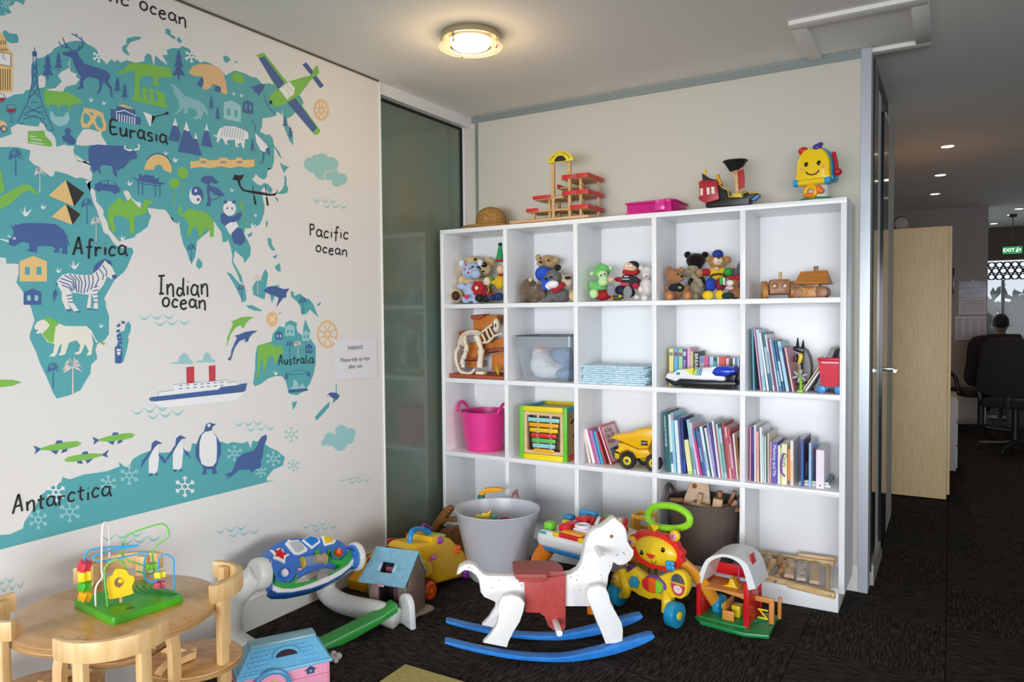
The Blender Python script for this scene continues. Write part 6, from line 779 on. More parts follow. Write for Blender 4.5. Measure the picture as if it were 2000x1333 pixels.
B = shelf_books([(1.7272,-0.0089,0.2814,0.0083,'4d97a8','thin teal picture book leaning'),(1.7574,-0.0317,0.2843,0.0082,'d98aa8','thin pink picture book leaning'),(1.7683,-0.0321,0.2782,0.0141,'b9d6e6','pale blue picture book leaning'),(1.7886,-0.0366,0.2633,0.0089,'eef1f2','white picture book leaning'),(1.7994,-0.0373,0.2642,0.014,'2d5f7c','dark blue picture book leaning'),(1.8156,-0.038,0.2566,0.0075,'e6e2e6','greyish white picture book leaning'),(1.8236,-0.0362,0.2367,0.0075,'7d3454','maroon picture book leaning'),(1.8321,-0.0367,0.235,0.008,'d9d9e8','lilac white picture book leaning'),(1.8449,-0.0395,0.2289,0.0101,'2b7cab','bright blue picture book leaning'),(1.8561,-0.0386,0.2258,0.0114,'1f5273','navy teal picture book leaning'),(1.8714,-0.0392,0.2252,0.0147,'a9cfe4','light blue picture book leaning'),(1.8893,-0.0358,0.1983,0.0047,'2c2440','thin dark navy book leaning'),(1.8956,-0.0349,0.1967,0.0084,'efb3bd','pink and white picture book leaning')], RZ[1], .05, .2, 'in the second row\'s last cell', 'leaning picture books, second row')
for i, a, b, c in ((4, .3, .75, 'a9c4d4'), (9, .2, .6, 'cfe0ea'), (10, .8, .9, '5fb0dc'), (8, .1, .4, '9fc8e0'), (2, .05, .25, '8fd0d8'), (5, .1, .7, '96b8cc')): spine(B[i], a, b, c)
for i, (x, dx, dz, th, col, nm) in enumerate([(1.9337,0.0999,0.1603,0.0057,'e8dcae','thin cream book'),(1.9441,0.0984,0.1559,0.0103,'dfe1e2','white book'),(1.9826,0.0696,0.1935,0.0216,'6c6e72','thick grey book with pale lettering')]): 
    o = book(x, dx, dz, th, col, RZ[1], .07+.01*i, .2, f'{nm} leaning right against the red cart', 'books leaning on the red cart')
    if i == 2: spine(o, .55, .75, 'b9bcc0', u0=.35, u1=.6); spine(o, .28, .45, 'b9bcc0', u0=.35, u1=.6)
B = shelf_books([(0.8886,-0.0348,0.1675,0.012,'ecd9cf','thin cream picture book leaning'),(0.9085,-0.0475,0.1739,0.0164,'f2eef0','white picture book leaning'),(0.9269,-0.0479,0.1761,0.0121,'d05c8a','magenta and white picture book leaning'),(0.9416,-0.0477,0.1705,0.0126,'9d8ad0','lilac picture book leaning'),(0.9565,-0.0442,0.1639,0.014,'38b4cc','cyan picture book leaning'),(0.978,-0.0502,0.1643,0.01,'c9505c','red edged picture book leaning')], RZ[2], .07, .2, 'beside the yellow dump truck', 'picture books beside the dump truck')
q = [(1.0105,-0.0712,0.1967,0.0116,'d2566e','red')][0]
o = book(q[0], q[1], q[2], q[3], 'd2566e', RZ[2], .07, .2, 'red picture book titled A Fish Out Of Water behind the dump truck', 'picture books beside the dump truck')
b, th, h = o; ob('cover_print', G().box((th+.0003, .1, h*.5), (.0006, .17, h*.88)), mt('efd3d3', .5), b, flat=True)
for k, s in enumerate(('A Fish', 'Out Of', 'Water')): text('title', s, .036, frame((th+.0012, .085, h*(.83-.14*k)), (0, 1, 0), (0, 0, 1)), mt('7a1f4a', .5), b)
ob('cover_picture', G().box((th+.0009, .1, h*.25), (.0006, .13, h*.28)), mt('5f94b4', .5), b, flat=True); ob('spine_stripe', G().box((th*.5, -.0003, h*.5), (th*.5, .0006, h*.96)), mt('f0d9de', .5), b, flat=True)
B = shelf_books([(1.3134,-0.0161,0.2951,0.0159,'1d5f6e','dark teal hardback with pale title'),(1.3283,-0.0128,0.2883,0.0066,'3f7f68','thin green book'),(1.3369,-0.0174,0.2828,0.0145,'dfe8ea','white and blue book'),(1.3534,-0.018,0.2917,0.0118,'8fcfe0','cyan and pink book'),(1.3694,-0.0184,0.2559,0.0179,'e4ecf2','bluish white book'),(1.3889,-0.0186,0.2711,0.0107,'4a558f','lined navy book'),(1.4003,-0.0186,0.2707,0.0123,'2a3a7c','deep navy book'),(1.4196,-0.0218,0.1633,0.0237,'ece9a8','short pale yellow book'),(1.4507,-0.0374,0.2628,0.0134,'9fcbd8','pale blue book'),(1.4669,-0.0408,0.2493,0.012,'e9c9d9','white and pink book'),(1.4802,-0.0397,0.2236,0.012,'c93a8a','blue and magenta book'),(1.4951,-0.0395,0.22,0.0113,'2f6f9a','teal blue book'),(1.5054,-0.0394,0.2102,0.0103,'6f74b4','violet blue book'),(1.5167,-0.0397,0.235,0.0131,'d6eef2','icy white book'),(1.5298,-0.0395,0.2361,0.0078,'1f4a50','thin dark green book'),(1.5392,-0.0385,0.2296,0.0102,'e9e4ee','white book'),(1.5491,-0.0384,0.2495,0.0105,'8f84c0','lilac book'),(1.5609,-0.0386,0.2429,0.0102,'4e4f90','purple navy book'),(1.5695,-0.0342,0.2662,0.0086,'eaeef0','thin white book'),(1.5778,-0.032,0.2411,0.0061,'d0637c','thin rose book'),(1.5855,-0.031,0.2518,0.0101,'9fd0cc','dotted teal and white book'),(1.5971,-0.0297,0.2329,0.0116,'bcd4e6','powder blue book'),(1.6105,-0.0278,0.2573,0.01,'b8404c','red book'),(1.6221,-0.0259,0.2415,0.0085,'e8c3c4','pale pink book'),(1.6318,-0.024,0.2336,0.0109,'c9586a','crimson book'),(1.6439,-0.023,0.1948,0.0072,'b0689c','violet pink book'),(1.6523,-0.0208,0.2116,0.009,'ead9c8','cream book'),(1.6625,-0.0183,0.1916,0.009,'8a5a34','brown book')], RZ[2], .05, .2, 'in the fullest book cell', 'leaning books in the fullest book cell')
spine_text(B[0], 'THE BOOK OF THE RANGER', .0125, 'e8f2f2', .68, .95)
for i, a, b, c in ((2, .15, .35, '3f6fae'), (3, .88, .98, 'd98aa8'), (6, .05, .25, '2a50c8'), (7, .02, .08, '9fd06a'), (10, .75, .98, '2f7fc0'), (13, .1, .5, '9ac9dc'), (16, .2, .8, 'b5a8dc'), (21, .1, .7, '7fae9a'), (23, .2, .8, 'c8505c'), (24, .2, .7, 'e8b8b8'), (27, .2, .5, 'c9702c'), (8, .1, .5, '6a9fae'), (11, .3, .6, '7fb0d0')): spine(B[i], a, b, c)
rows = [(1.7131,0.0008,0.2495,0.0066,'d988b0','thin pink book'),(1.7211,0.0013,0.2521,0.0088,'5b3f8a','dark purple book'),(1.7324,-0.0012,0.26,0.0083,'f0eef2','tall white book'),(1.7445,-0.0028,0.2311,0.011,'efa9a6','peach pink book'),(1.7604,-0.0045,0.2517,0.0098,'e9eff0','pale white book'),(1.7708,-0.0039,0.2175,0.009,'b9d9d4','pale teal book'),(1.7806,-0.002,0.2116,0.006,'eeeeee','thin white book'),(1.7871,-0.0012,0.2087,0.0049,'2e4a3a','thin dark green book'),(1.7931,-0.0012,0.2268,0.0065,'d9d0c0','beige book'),(1.8001,0.0016,0.1888,0.0086,'d9a0a8','rose book'),(1.8108,0.0007,0.1898,0.0247,'5f56b0','thick purple book titled Mummy and Me'),(1.8366,0.0005,0.1751,0.0096,'f2efe9','short white book'),(1.847,-0.0003,0.165,0.0074,'c9d48a','olive green book'),(1.8552,-0.0007,0.1828,0.0222,'f0efc8','cream book with purple lizard'),(1.878,0.0002,0.1587,0.0121,'e58a3a','orange book'),(1.8922,-0.0011,0.2012,0.0131,'efe6e2','white book with peach foot')]
B = shelf_books(rows, RZ[2], .045, .19, 'in row three last cell', 'upright books in the last cell')
for x0, x1, yt, col, nm, dep in [(1.9359,1.9475,0.736,'2d5aa8','dark blue storybook standing right of the white and peach book',0.2),(1.9694,1.9802,0.7221,'9fbfe8','pale blue storybook with red flower on its cover',0.2),(1.9996,2.0329,0.6945,'f0e6f2','very thick white and pink book at the row end',0.17)]:
    B.append(book(x0, 0, yt-RZ[2], x1-x0, col, RZ[2], .045, dep, nm, 'upright books in the last cell'))
spine_text(B[10], 'Mummy and Me', .022, 'eef0fa', .55); spine_text(B[13], 'Dogs', .03, '4f8a4a', .6); spine(B[15], .02, .55, 'f2cfa8'); spine(B[14], .02, .12, '3f6a94'); spine(B[1], .0, .5, '3c2a78'); spine(B[3], .0, .25, 'f0c88a')
b, th, h = B[13]; ob('lizard_print', G().tube([(th*.55, -.0006, h*.78), (th*.2, -.0006, h*.72), (-.004, -.0006, h*.5), (.0, -.0006, h*.28), (th*.6, -.0006, h*.2)], .005, 6), mt('8a4fb0', .5), b)
b, th, h = B[18]; ob('penguin_mark', G().prism([(-.005, 0), (.005, 0), (0, .006)], -.0008, 0, M.Translation((th*.5, 0, h*.06)) @ XZ), BLK, b)
b, th, h = B[17]; ob('flower_print', G().prism(star(.08, h*.75, .03, .012, 5), th, th+.0006, YZ), mt('c8404a', .5), b); ob('bird_print', G().prism(circ(.09, h*.35, .022, 14, .05), th, th+.0006, YZ), mt('9a86b8', .5), b)
b, th, h = B[16]; ob('cover_print', G().box((th+.0003, .1, h*.5), (.0006, .17, h*.9)), mt('4a3f4c', .5), b, flat=True); ob('cover_print', G().box((th+.0007, .11, h*.3), (.0006, .1, h*.3)), mt('c9c4d4', .5), b, flat=True)
for i, (z, c, w_, nm) in enumerate(((.0, 'd8dade', .13, 'white book lying flat under a teal one, last cell right end'), (.0125, '6d9a9c', .12, 'teal edged book lying flat on a white book by the right panel'))):
    o = tag(ob('book', G().box((0, 0, .006), (w_, .17, .012), bev=.001, seg=1), mt(c, .4), flat=True), nm, 'book', 'flat books in the last cell'); o.location = (1.99, .16, RZ[2]+z); ob('pages', G().box((-.001, -.001, .006), (w_-.004, .1705, .0085)), PG, o, flat=True)
# flat stack of pale blue booklets
pb = mt('b4d6e6', .6, nz=.3, ns=25, h2='d6e8f0', stretch=(1, 1, 6)); prev = None
for i in range(9):
    o = ob('booklet', G().box((0, 0, .0052), (.352, .22, .0098), bev=.003, seg=2), pb); o.location = (1.035+(i*5 % 4)*.006, .14+(i*3 % 4)*.004, RZ[1]+i*.0105)
    tag(o, f'pale blue flat booklet, {ORD[8-i]} from the top of the stack', 'booklet', 'stack of pale blue booklets')
    for k in range(5): ob('edge_mark', G().box((-.14+k*.07+(i % 3)*.016, -.1102, .005), (.014, .0008, .003)), mt('7fb0c4', .6), o, flat=True)
    for k in range(3): ob('edge_mark', G().box((.1762, -.07+k*.06+(i % 3)*.01, .005), (.0008, .02, .005)), mt('4f98a6', .6), o, flat=True)
# ---------------------------------------------------------------- second row
rk = mt('d07a24', .6, bump=.5, bs=60, nz=.25, ns=14); rb = mt('a34a30', .6, bump=.5, bs=60); bone = mt('e6dac2', .5, bump=.3, bs=90)
t = thing('rock_playset', 'orange plastic rocky cave playset on a red brown base', 'playset', (.2, .17, RZ[1])); O_ = (.2, .17, .945)
def rock(n, pts, y0, y1, m, b=.006): return ob(n, G().prism([(u-.2, v-.945) for u, v in pts], y0-.17, y1-.17, bev=b), m, t)
rock('tower', [(0.1216,1.2854),(0.2112,1.2959),(0.2136,1.3019),(0.2897,1.3028),(0.2903,1.2785),(0.2671,1.2739),(0.2552,1.2472),(0.2293,1.2393),(0.2055,1.2116),(0.2141,1.1402),(0.157,1.1236),(0.1532,1.2074),(0.1293,1.2113)], .14, .25, rk); rock('top_rock', [(0.1141,1.3027),(0.2037,1.3083),(0.2045,1.2968),(0.1749,1.2772),(0.1176,1.2775)], .13, .2, rb); rock('ledge', [(0.0202,1.2102),(0.1245,1.2113),(0.1243,1.1973),(0.0415,1.186),(0.02,1.1924)], .14, .24, rb)
rock('wall_block', [(0.2047,1.1401),(0.2634,1.1507),(0.2653,1.1132),(0.209,1.1045)], .14, .22, rk); rock('wall_block', [(0.2667,1.1566),(0.3398,1.1808),(0.3391,1.1183),(0.2662,1.1133)], .135, .22, rk); rock('ledge', [(0.2089,1.1005),(0.3391,1.1183),(0.3389,1.0948),(0.279,1.0957),(0.2087,1.0786)], .13, .24, rb); rock('wall_block', [(0.0898,1.1428),(0.1549,1.1515),(0.1562,1.0636),(0.069,1.0376),(0.0742,1.066)], .15, .23, rk); rock('ledge', [(0.071,1.0463),(0.1581,1.0642),(0.1579,1.0482),(0.0758,1.0363)], .13, .2, rb); rock('wall_block', [(0.064,1.0354),(0.1367,1.0372),(0.1362,0.995),(0.0635,0.9929)], .16, .24, rk); rock('pillar', [(0.2509,1.0775),(0.3389,1.0948),(0.3378,0.9891),(0.2499,0.9864)], .14, .24, rk)
rock('base', [(.03, .946), (.4, .946), (.4, .964), (.03, .968)], .03, .28, rb)
g = G(); c = [(0.3199,0.1,0.9961)][0]
for i in range(9): a = i*.7; g.cyl((c[0]-.2, c[1]-.17, .02), (c[0]-.2+.022*cos(a), c[1]-.17+.01*sin(a), .085-.012*(i % 3)), .004, .001, 6)
ob('plant', g, mt('d9ac1e', .6), t, kind='stuff'); g = G()
for i in range(12): x = .09+.02*i; g.cyl((x, -.06+.02*(i % 3), .02), (x+.004, -.06+.02*(i % 3), .045+.01*(i % 2)), .005, .001, 5)
ob('grass', g, rb, t, kind='stuff')
t = thing('dinosaur_skeleton', 'cream dinosaur skeleton figure standing on the orange cave playset', 'toy dinosaur', (.16, .07, .967)); O_ = V((.16, .07, .967))
def dz(n, pts, r, Yp=0, k=6): return ob(n, G().tube(sp([V(p)-O_ for p in pts], k), r, 8), bone, t)
for L_ in [[(0.2242,0.075,1.2013),(0.1821,0.075,1.2051),(0.1442,0.075,1.201),(0.1057,0.075,1.181),(0.0858,0.075,1.1332)],[(0.2063,0.095,1.189),(0.1592,0.095,1.1966),(0.1161,0.095,1.1884),(0.0868,0.095,1.1564),(0.0816,0.095,1.1244)],[(0.2201,0.06,1.2095),(0.1592,0.06,1.2112),(0.1114,0.06,1.1933),(0.087,0.06,1.1575),(0.0793,0.06,1.1257)]]: dz('tendon', L_, .006)
L_ = [(0.1071,0.08,1.1809),(0.1114,0.08,1.1412),(0.1206,0.08,1.1176),(0.1056,0.08,1.0697),(0.0908,0.08,1.0415),(0.0975,0.08,1.0018)]; dz('neck', L_, [.012, .014, .018, .012, .011, .012]*6)
L_ = [(0.0771,0.07,1.1213),(0.0574,0.07,1.0931),(0.0521,0.07,1.0611),(0.0588,0.07,1.0213),(0.073,0.07,0.9978)]; sp_ = dz('spine', L_, .008)
for p in sp([V(p)-O_ for p in L_], 3)[1:-1]: ob('spike', G().cyl(p, p+V((-.014, -.006, .004)), .005, .001, 6), bone, t)
L_ = [(0.0728,0.06,0.9984),(0.0942,0.06,0.9772),(0.1324,0.06,0.9705),(0.1656,0.06,0.9755),(0.1895,0.06,0.9979)]; j = dz('jaw', L_, .009)
for p in sp([V(p)-O_ for p in L_], 2)[2:7]: ob('tooth', G().cyl(p, p+V((0, 0, .016)), .003, .0008, 6), bone, j)
L_ = [(0.1945,0.07,1.1817),(0.2083,0.07,1.1584),(0.2196,0.07,1.1272),(0.2263,0.07,1.1039),(0.2235,0.07,1.0687),(0.2184,0.07,1.0333),(0.2167,0.07,1.0059)]; lg = ob('leg', G().tube(sp([V(p)-O_ for p in L_], 4), [.017]*8+[.014]*4+[.021]*3+[.017]*5+[.019]*9, 12), bone, t)
f = [(0.2327,0.06,0.9961)][0]; ob('foot', G().box((f[0]-O_.x, f[1]-O_.y, .010), (.058, .045, .02), bev=.007), bone, t)
for L_ in [[(0.2144,0.09,1.2049),(0.2281,0.09,1.1814),(0.2418,0.09,1.1541),(0.2371,0.09,1.1462)],[(0.2537,0.08,1.2247),(0.2672,0.08,1.1897),(0.2807,0.08,1.1665),(0.2668,0.08,1.1547)],[(0.2801,0.075,1.2326),(0.2936,0.075,1.2094),(0.307,0.075,1.1862),(0.3161,0.075,1.1824)],[(0.2407,0.07,1.147),(0.2777,0.07,1.1532),(0.3193,0.07,1.1865),(0.3714,0.07,1.1983)],[(0.2097,0.09,1.2009),(0.2379,0.09,1.2167),(0.2659,0.09,1.2362),(0.2983,0.09,1.2517)]]: dz('rib', L_, .0065)
c = [(0.3357,0.06,1.2441,0.0188,0.0261,0.0391)][0]; sk = ob('skull', G().ell((c[0]-O_.x, c[1]-O_.y, c[2]-O_.z), (.022, .022, .04)), bone, t)
for s in (-.008, .007): ob('eye_socket', G().ell((c[0]-O_.x+s, c[1]-O_.y-.02, c[2]-O_.z), (.004, .004, .012)), BLK, sk)
t = thing('storage_box', 'clear plastic storage box holding white and blue cloths', 'storage box', (.646, .16, RZ[1])); cl = mt('b9c4d0', .12, alpha=.34, spec=.6)
def tub(w0, w1, d0, d1, z0, z1): return [(-w0, -d0, z0), (w0, -d0, z0), (w0, d0, z0), (-w0, d0, z0), (-w1, -d1, z1), (w1, -d1, z1), (w1, d1, z1), (-w1, d1, z1)]
ob('body', G().raw(tub(.135, .158, .11, .13, .003, .19), [(0, 1, 2, 3), (0, 4, 5, 1), (1, 5, 6, 2), (2, 6, 7, 3), (3, 7, 4, 0)]), cl, t, flat=True)
rr = rrect(-.17, -.136, .17, .136, .02); ri = rrect(-.158, -.128, .158, .128, .014); ob('rim', G().ring(rr, ri, .185, .243, XY), mt('aab4be', .15, alpha=.55), t)
ob('rim_edge', G().ring(rrect(-.172, -.138, .172, .138, .02), rrect(-.164, -.13, .164, .13, .015), .24, .246, XY), mt('454c55', .3), t)
for n, lb, m, es in (('white_cloth', 'crumpled white cloth filling the clear storage box', mt('f0f1f4', .85, bump=.5, bs=20), [((-.06, -.03, .08), (.065, .07, .075)), ((-.02, -.02, .05), (.1, .075, .048)), ((-.08, 0, .13), (.045, .07, .055))]), ('blue_cloth', 'pale blue patterned cloth at the right of the clear storage box', mt('8db4e0', .85, nz=.3, ns=60), [((.08, -.03, .035), (.05, .07, .032)), ((.03, .03, .12), (.06, .05, .06)), ((.06, .02, .08), (.03, .06, .05))]), ('orange_cloth', 'orange cloth under the rim of the clear storage box', mt('efb27a', .85), [((-.06, -.05, .19), (.05, .05, .025))]), ('pink_cloth', 'pink cloth behind the orange one in the clear box', mt('e0a0b4', .85), [((.02, -.02, .19), (.045, .05, .02))])):
    c = thing(n, lb, 'cloth', (.646, .16, RZ[1]+.004)); plush('folds', c, [(*p, *r) for p, r in es], m, .008, .012)
# hovercraft
t = thing('toy_hovercraft', 'white and black toy hovercraft with blue canopy and striped nose', 'toy vehicle'); wp = pl('eef0f2', .25); bp = pl('15161b', .3)
def hv(n, pts, y0, y1, m, b=.005): return ob(n, G().prism(pts, y0, y1, bev=b), m, t)
hv('hull', [(1.3172,0.991),(1.3224,0.9764),(1.3571,0.9546),(1.3765,0.9525),(1.3893,0.9622),(1.4042,0.9503),(1.5825,0.9488),(1.6544,0.9648),(1.6544,0.9829),(1.6066,0.9851),(1.3936,0.9883),(1.37,0.974)], .02, .13, bp); hv('body', [(1.3138,0.9901),(1.3256,1.0129),(1.3538,1.0138),(1.3775,1.0314),(1.5308,1.0462),(1.5635,1.0532),(1.604,1.0024),(1.604,0.983),(1.3904,0.9857),(1.3676,0.9723),(1.319,0.9789)], .03, .12, wp, .01); hv('canopy', [(1.5495,1.0379),(1.5657,1.0514),(1.614,1.0551),(1.6459,1.0447),(1.6539,1.0249),(1.6081,1.0032),(1.5597,1.0048),(1.5413,1.0192)], .022, .125, pl('1c3fc0', .15), .012)
hv('nose_stripe', [(1.4122,1.0342),(1.4649,1.0399),(1.4532,1.0064),(1.4355,1.0153)], .0285, .031, mt('e4e03a', .4), 0)
for i, c in enumerate(('dfe25a', '9fc84a', '3fa08a', '2a86a0', '2a7fb4')): hv('stripe', [(u+i*.0085, v) for u, v in [(1.4587,1.0389),(1.4649,1.0395),(1.4587,1.0066),(1.4524,1.0063)]], .0285, .031, mt(c, .4), 0)
hv('window', [(1.3716,1.0175),(1.3909,1.0202),(1.3896,1.0067),(1.3716,1.0053)], .0285, .031, mt('3f8a8a', .3), 0); hv('badge', [(1.5251,0.9883),(1.566,0.9882),(1.566,0.9788),(1.5251,0.9793)], .0285, .031, mt('2a70c0', .4), 0)
for z in (0, .024): 
    c = [(1.6277,0.05,0.981)][0]; ob('rear_wheel', G().cyl((c[0]-.022+z*.9, .03, RZ[1]+.022), (c[0]-.022+z*.9, .06, RZ[1]+.022), .022, n=20, bev=.003), bp, t)
hv('rear_fan', [(1.6068,1.0438),(1.6429,1.0489),(1.6489,1.0066),(1.643,0.9739),(1.6008,0.9804),(1.6028,1.0009),(1.6389,1.0224)], .05, .11, bp); rebase(t, (1.48, .07, RZ[1]))
# grey creature with flower
t = thing('toy_creature', 'grey shelled toy creature with black horned head and yellow crest', 'toy', (1.925, .12, RZ[1])); gs = mt('6f7377', .45)
def cr(n, pts, y0, y1, m, b=.004): return ob(n, G().prism([(u-1.925, v-.945) for u, v in pts], y0-.12, y1-.12, bev=b), m, t)
cr('shell', [(1.9383,1.141),(1.9501,1.1301),(1.9631,1.1028),(1.9698,1.0644),(1.9687,1.023),(1.961,1.0007),(1.9403,0.9916),(1.9324,1.0024),(1.9373,1.0857)], .09, .16, gs, .015); cr('body', [(1.9163,1.1157),(1.9384,1.1244),(1.9403,0.9916),(1.956,0.9784),(1.9064,0.9708),(1.9036,1.0014),(1.9271,1.03)], .1, .15, bp, .008)
cr('head', [(1.8929,1.1463),(1.9047,1.1498),(1.9399,1.1415),(1.9401,1.1166),(1.9153,1.1217),(1.893,1.1324)], .08, .15, bp, .008); cr('crest', [(1.9196,1.1167),(1.9326,1.1184),(1.9373,1.1006),(1.9302,1.0756),(1.9198,1.0657),(1.9133,1.0752),(1.9171,1.0919)], .08, .1, pl('e3c21e'))
for p in [[(1.9096,1.1461),(1.9102,1.1878)],[(1.9323,1.1409),(1.9337,1.1769)]]: ob('horn', G().cyl((p[0][0]-1.925, -.01, p[0][1]-.945), (p[1][0]-1.925, -.01, p[1][1]-.945), .008, .002, 8), bp, t)
cr('fin', [(1.9522,1.1071),(1.9587,1.1128),(1.9631,1.1018),(1.9601,1.0851)], .12, .14, gs); cr('claw', [(1.894,1.1022),(1.9083,1.1135),(1.9123,1.097),(1.9085,1.0748),(1.8927,1.0799)], .085, .12, mt('3c1420', .5))
for p in (.925, .965): pass
fl_ = thing('wind_up_flower', 'small grey six petalled flower on lime green stand before the creature', 'toy', (1.9, .05, RZ[1])); c = [(1.9302,0.045,1.018)][0]
for i in range(6): a = i*1.047+.3; ob('petal', G().ell((c[0]-1.9+.021*cos(a), c[1]-.05, c[2]-.945+.018*sin(a)), (.014, .003, .006), (0, -math.degrees(a), 0)), mt('a9a2a6', .4), fl_)
ob('stem', G().tube([(c[0]-1.9, .003, .0), (c[0]-1.896, .003, .03), (c[0]-1.9, .004, c[2]-.945), (c[0]-1.905, .01, .1)], .006), pl('8fd03a'), fl_); ob('foot', G().box((c[0]-1.9+.002, 0, .006), (.026, .024, .012), bev=.003), pl('8fd03a'), fl_)
t = thing('toy_cart', 'red plastic toy cart with blue wheels at the second row\'s right end', 'toy vehicle', (2.055, .1, RZ[1])); rp = pl('d3203c', .3)
ob('bin', G().raw(tub(.036, .05, .05, .06, .03, .15), [(0, 1, 2, 3), (0, 4, 5, 1), (1, 5, 6, 2), (2, 6, 7, 3), (3, 7, 4, 0), (4, 5, 6, 7)]), rp, t); ob('rim', G().box((0, 0, .15), (.104, .124, .012), bev=.004), rp, t); ob('stripe', G().box((.0, -.0605, .136), (.07, .002, .005)), mt('f0c8cf', .4), t)
for x in (-.035, .034): ob('wheel', G().cyl((x, -.058, .018), (x, -.04, .018), .018, n=20, bev=.003), pl('2f8fd8'), t); ob('wheel', G().cyl((x, .04, .018), (x, .058, .018), .018, n=20, bev=.003), pl('2f8fd8'), t)
# ---------------------------------------------------------------- third row: pink tub, activity cube, dump truck
pk = pl('e83a90', .35); t = thing('pink_tub', 'bright pink flexible tub with two loop handles in the third row', 'tub', (.19, .155, RZ[2]))
prof = [(0, .004), (.1, .0), (.108, .01)]; prof += [(.108+.03*(z/.21)+(.0012 if k % 2 else 0), .01+z) for k, z in enumerate([.2*i/30 for i in range(31)])]; prof += [(.141, .226), (.136, .228), (.104, .02), (0, .014)]
ob('body', G().lathe(prof, n=48), pk, t)
for s, y in ((-1, -.02), (1, -.02)):
    ob('handle', G().tube(sp([(s*.135, y-.055, .222), (s*.142, y-.04, .25), (s*.146, y, .274), (s*.142, y+.04, .25), (s*.135, y+.055, .222)], 5), .009, 8), pk, t)
for i, (x, y, z, c, k) in enumerate(((-.06, -.05, .2, '5a2fa8', 'purple'), (-.015, -.06, .2, 'e8b91c', 'yellow'), (.03, -.06, .2, 'b8142c', 'red'), (.05, -.085, .198, '2a3fc8', 'blue'), (.08, -.03, .215, '1f8a4a', 'green'), (.0, .03, .19, 'c02438', 'dark red'))):
    o = thing('toy_block', f'{k} plastic building block in the pink tub', 'toy block', (.19+x, .155+y, RZ[2]+z-.02), 40*i, 'blocks in the pink tub'); ob('body', G().box((0, 0, 0), (.05 if k == 'green' else .035, .03, .03), (20*i, 15, 0), bev=.003), pl(c), o); ob('stud', G().cyl((0, 0, .014), (0, 0, .026), .009, n=12), pl(c), o)
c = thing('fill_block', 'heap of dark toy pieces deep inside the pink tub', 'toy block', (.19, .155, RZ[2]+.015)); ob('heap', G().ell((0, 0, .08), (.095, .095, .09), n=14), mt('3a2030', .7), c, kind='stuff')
t = thing('activity_cube', 'wooden activity cube with green posts, yellow rails and xylophone bars', 'activity cube', (.64, .03, RZ[2])); gp = pl('6fc93a'); yp = pl('f0d800', .4); bw = wood('e8c8a0', 'd8b488'); S = .143; H = .285
def cb(n, c, d, m, b=.002): return bx(n, c, d, m, t, b)
for x in (-1, 1):
    cb('post', (x*(S-.012), .01, H/2), (.024, .022, H), gp, .003); cb('post', (x*(S-.012), .262, H/2), (.024, .022, H), gp, .003)
    cb('side_rail', (x*(S-.009), .136, H-.012), (.016, .232, .024), pl('3fa3c0')); cb('side_rail', (x*(S-.009), .136, .012), (.016, .232, .024), pl('d0552a')); cb('side_panel', (x*(S-.012), .136, H/2), (.006, .232, H-.046), wood('c9a67c', 'b8946a'))
for z in (.014, H-.014): cb('rail', (0, .008, z), (2*S-.05, .016, .028), yp); cb('rail', (0, .264, z), (2*S-.05, .016, .028), yp)
cb('top_panel', (0, .136, H-.02), (2*S-.03, .236, .006), wood('b89a80', 'a58a70')); cb('back_panel', (0, .1, H/2), (2*S-.05, .006, H-.06), wood('a98f78', '98806a'))
ob('inset_frame', G().ring([(-.118, .03), (.118, .03), (.118, H-.03), (-.118, H-.03)], [(-.1, .047), (.1, .047), (.1, H-.047), (-.1, H-.047)], .006, .03), bw, t, flat=True)
for x in (-.04, .037): cb('bar_rail', (x, .022, H/2), (.012, .008, H-.09), wood('e8d4b0', 'd8c4a0'))
for i, (c, w_) in enumerate((('92d3d6', .19), ('f0a818', .178), ('f0c414', .17), ('dd342c', .152), ('66bf62', .142), ('8fd4d8', .134), ('f0b018', .124))):
    b = cb('chime_bar', (0, .012, H-.072-i*.0278), (w_, .014, .0225), pl(c, .25), .004)
    for x in (-.037, .037): ob('screw', G().cyl((x, .003, H-.072-i*.0278), (x, .006, H-.072-i*.0278), .0045, n=10), mt('c9c9b0', .3, metal=.7), b).location = -V(b.location)*0
ob('track', G().tube([(S, .05, .2), (S, .09, .22), (S, .12, .17), (S, .08, .13), (S, .13, .09)], .004), BLK, t)
yt = pl('f0b80c', .3); tyre = mt('1d1c1c', .6); t = thing('dump_truck', 'yellow toy dump truck with black tyres beside leaning picture books', 'toy vehicle')
def dt(n, pts, y0, y1, m, b=.004): return ob(n, G().prism(pts, y0, y1, bev=b), m, t)
dt('dump_bed', [(1.0236,0.6686),(1.046,0.6901),(1.14,0.7072),(1.1769,0.7304),(1.2495,0.7375),(1.2623,0.7192),(1.2468,0.6835),(1.2209,0.6319),(1.1766,0.6268),(1.0972,0.6529),(1.0622,0.664)], .04, .17, yt, .008); dt('chassis', [(1.042,0.6086),(1.0606,0.6191),(1.0634,0.6499),(1.0931,0.6472),(1.1701,0.6234),(1.2172,0.6287),(1.2327,0.6064),(1.2014,0.5824),(1.1594,0.5773),(1.1383,0.6081),(1.1117,0.6159),(1.0794,0.603),(1.0672,0.5892),(1.0671,0.5663),(1.0427,0.5691)], .05, .16, yt, .005); dt('grille', [(1.0422,0.6074),(1.0694,0.6009),(1.0701,0.5921),(1.0422,0.5985)], .0485, .052, BLK, 0)
gp_ = [(1.1196,0.03,0.5708),(1.2554,0.03,0.5908),(1.0103,0.15,0.5543),(1.1584,0.15,0.5614)]
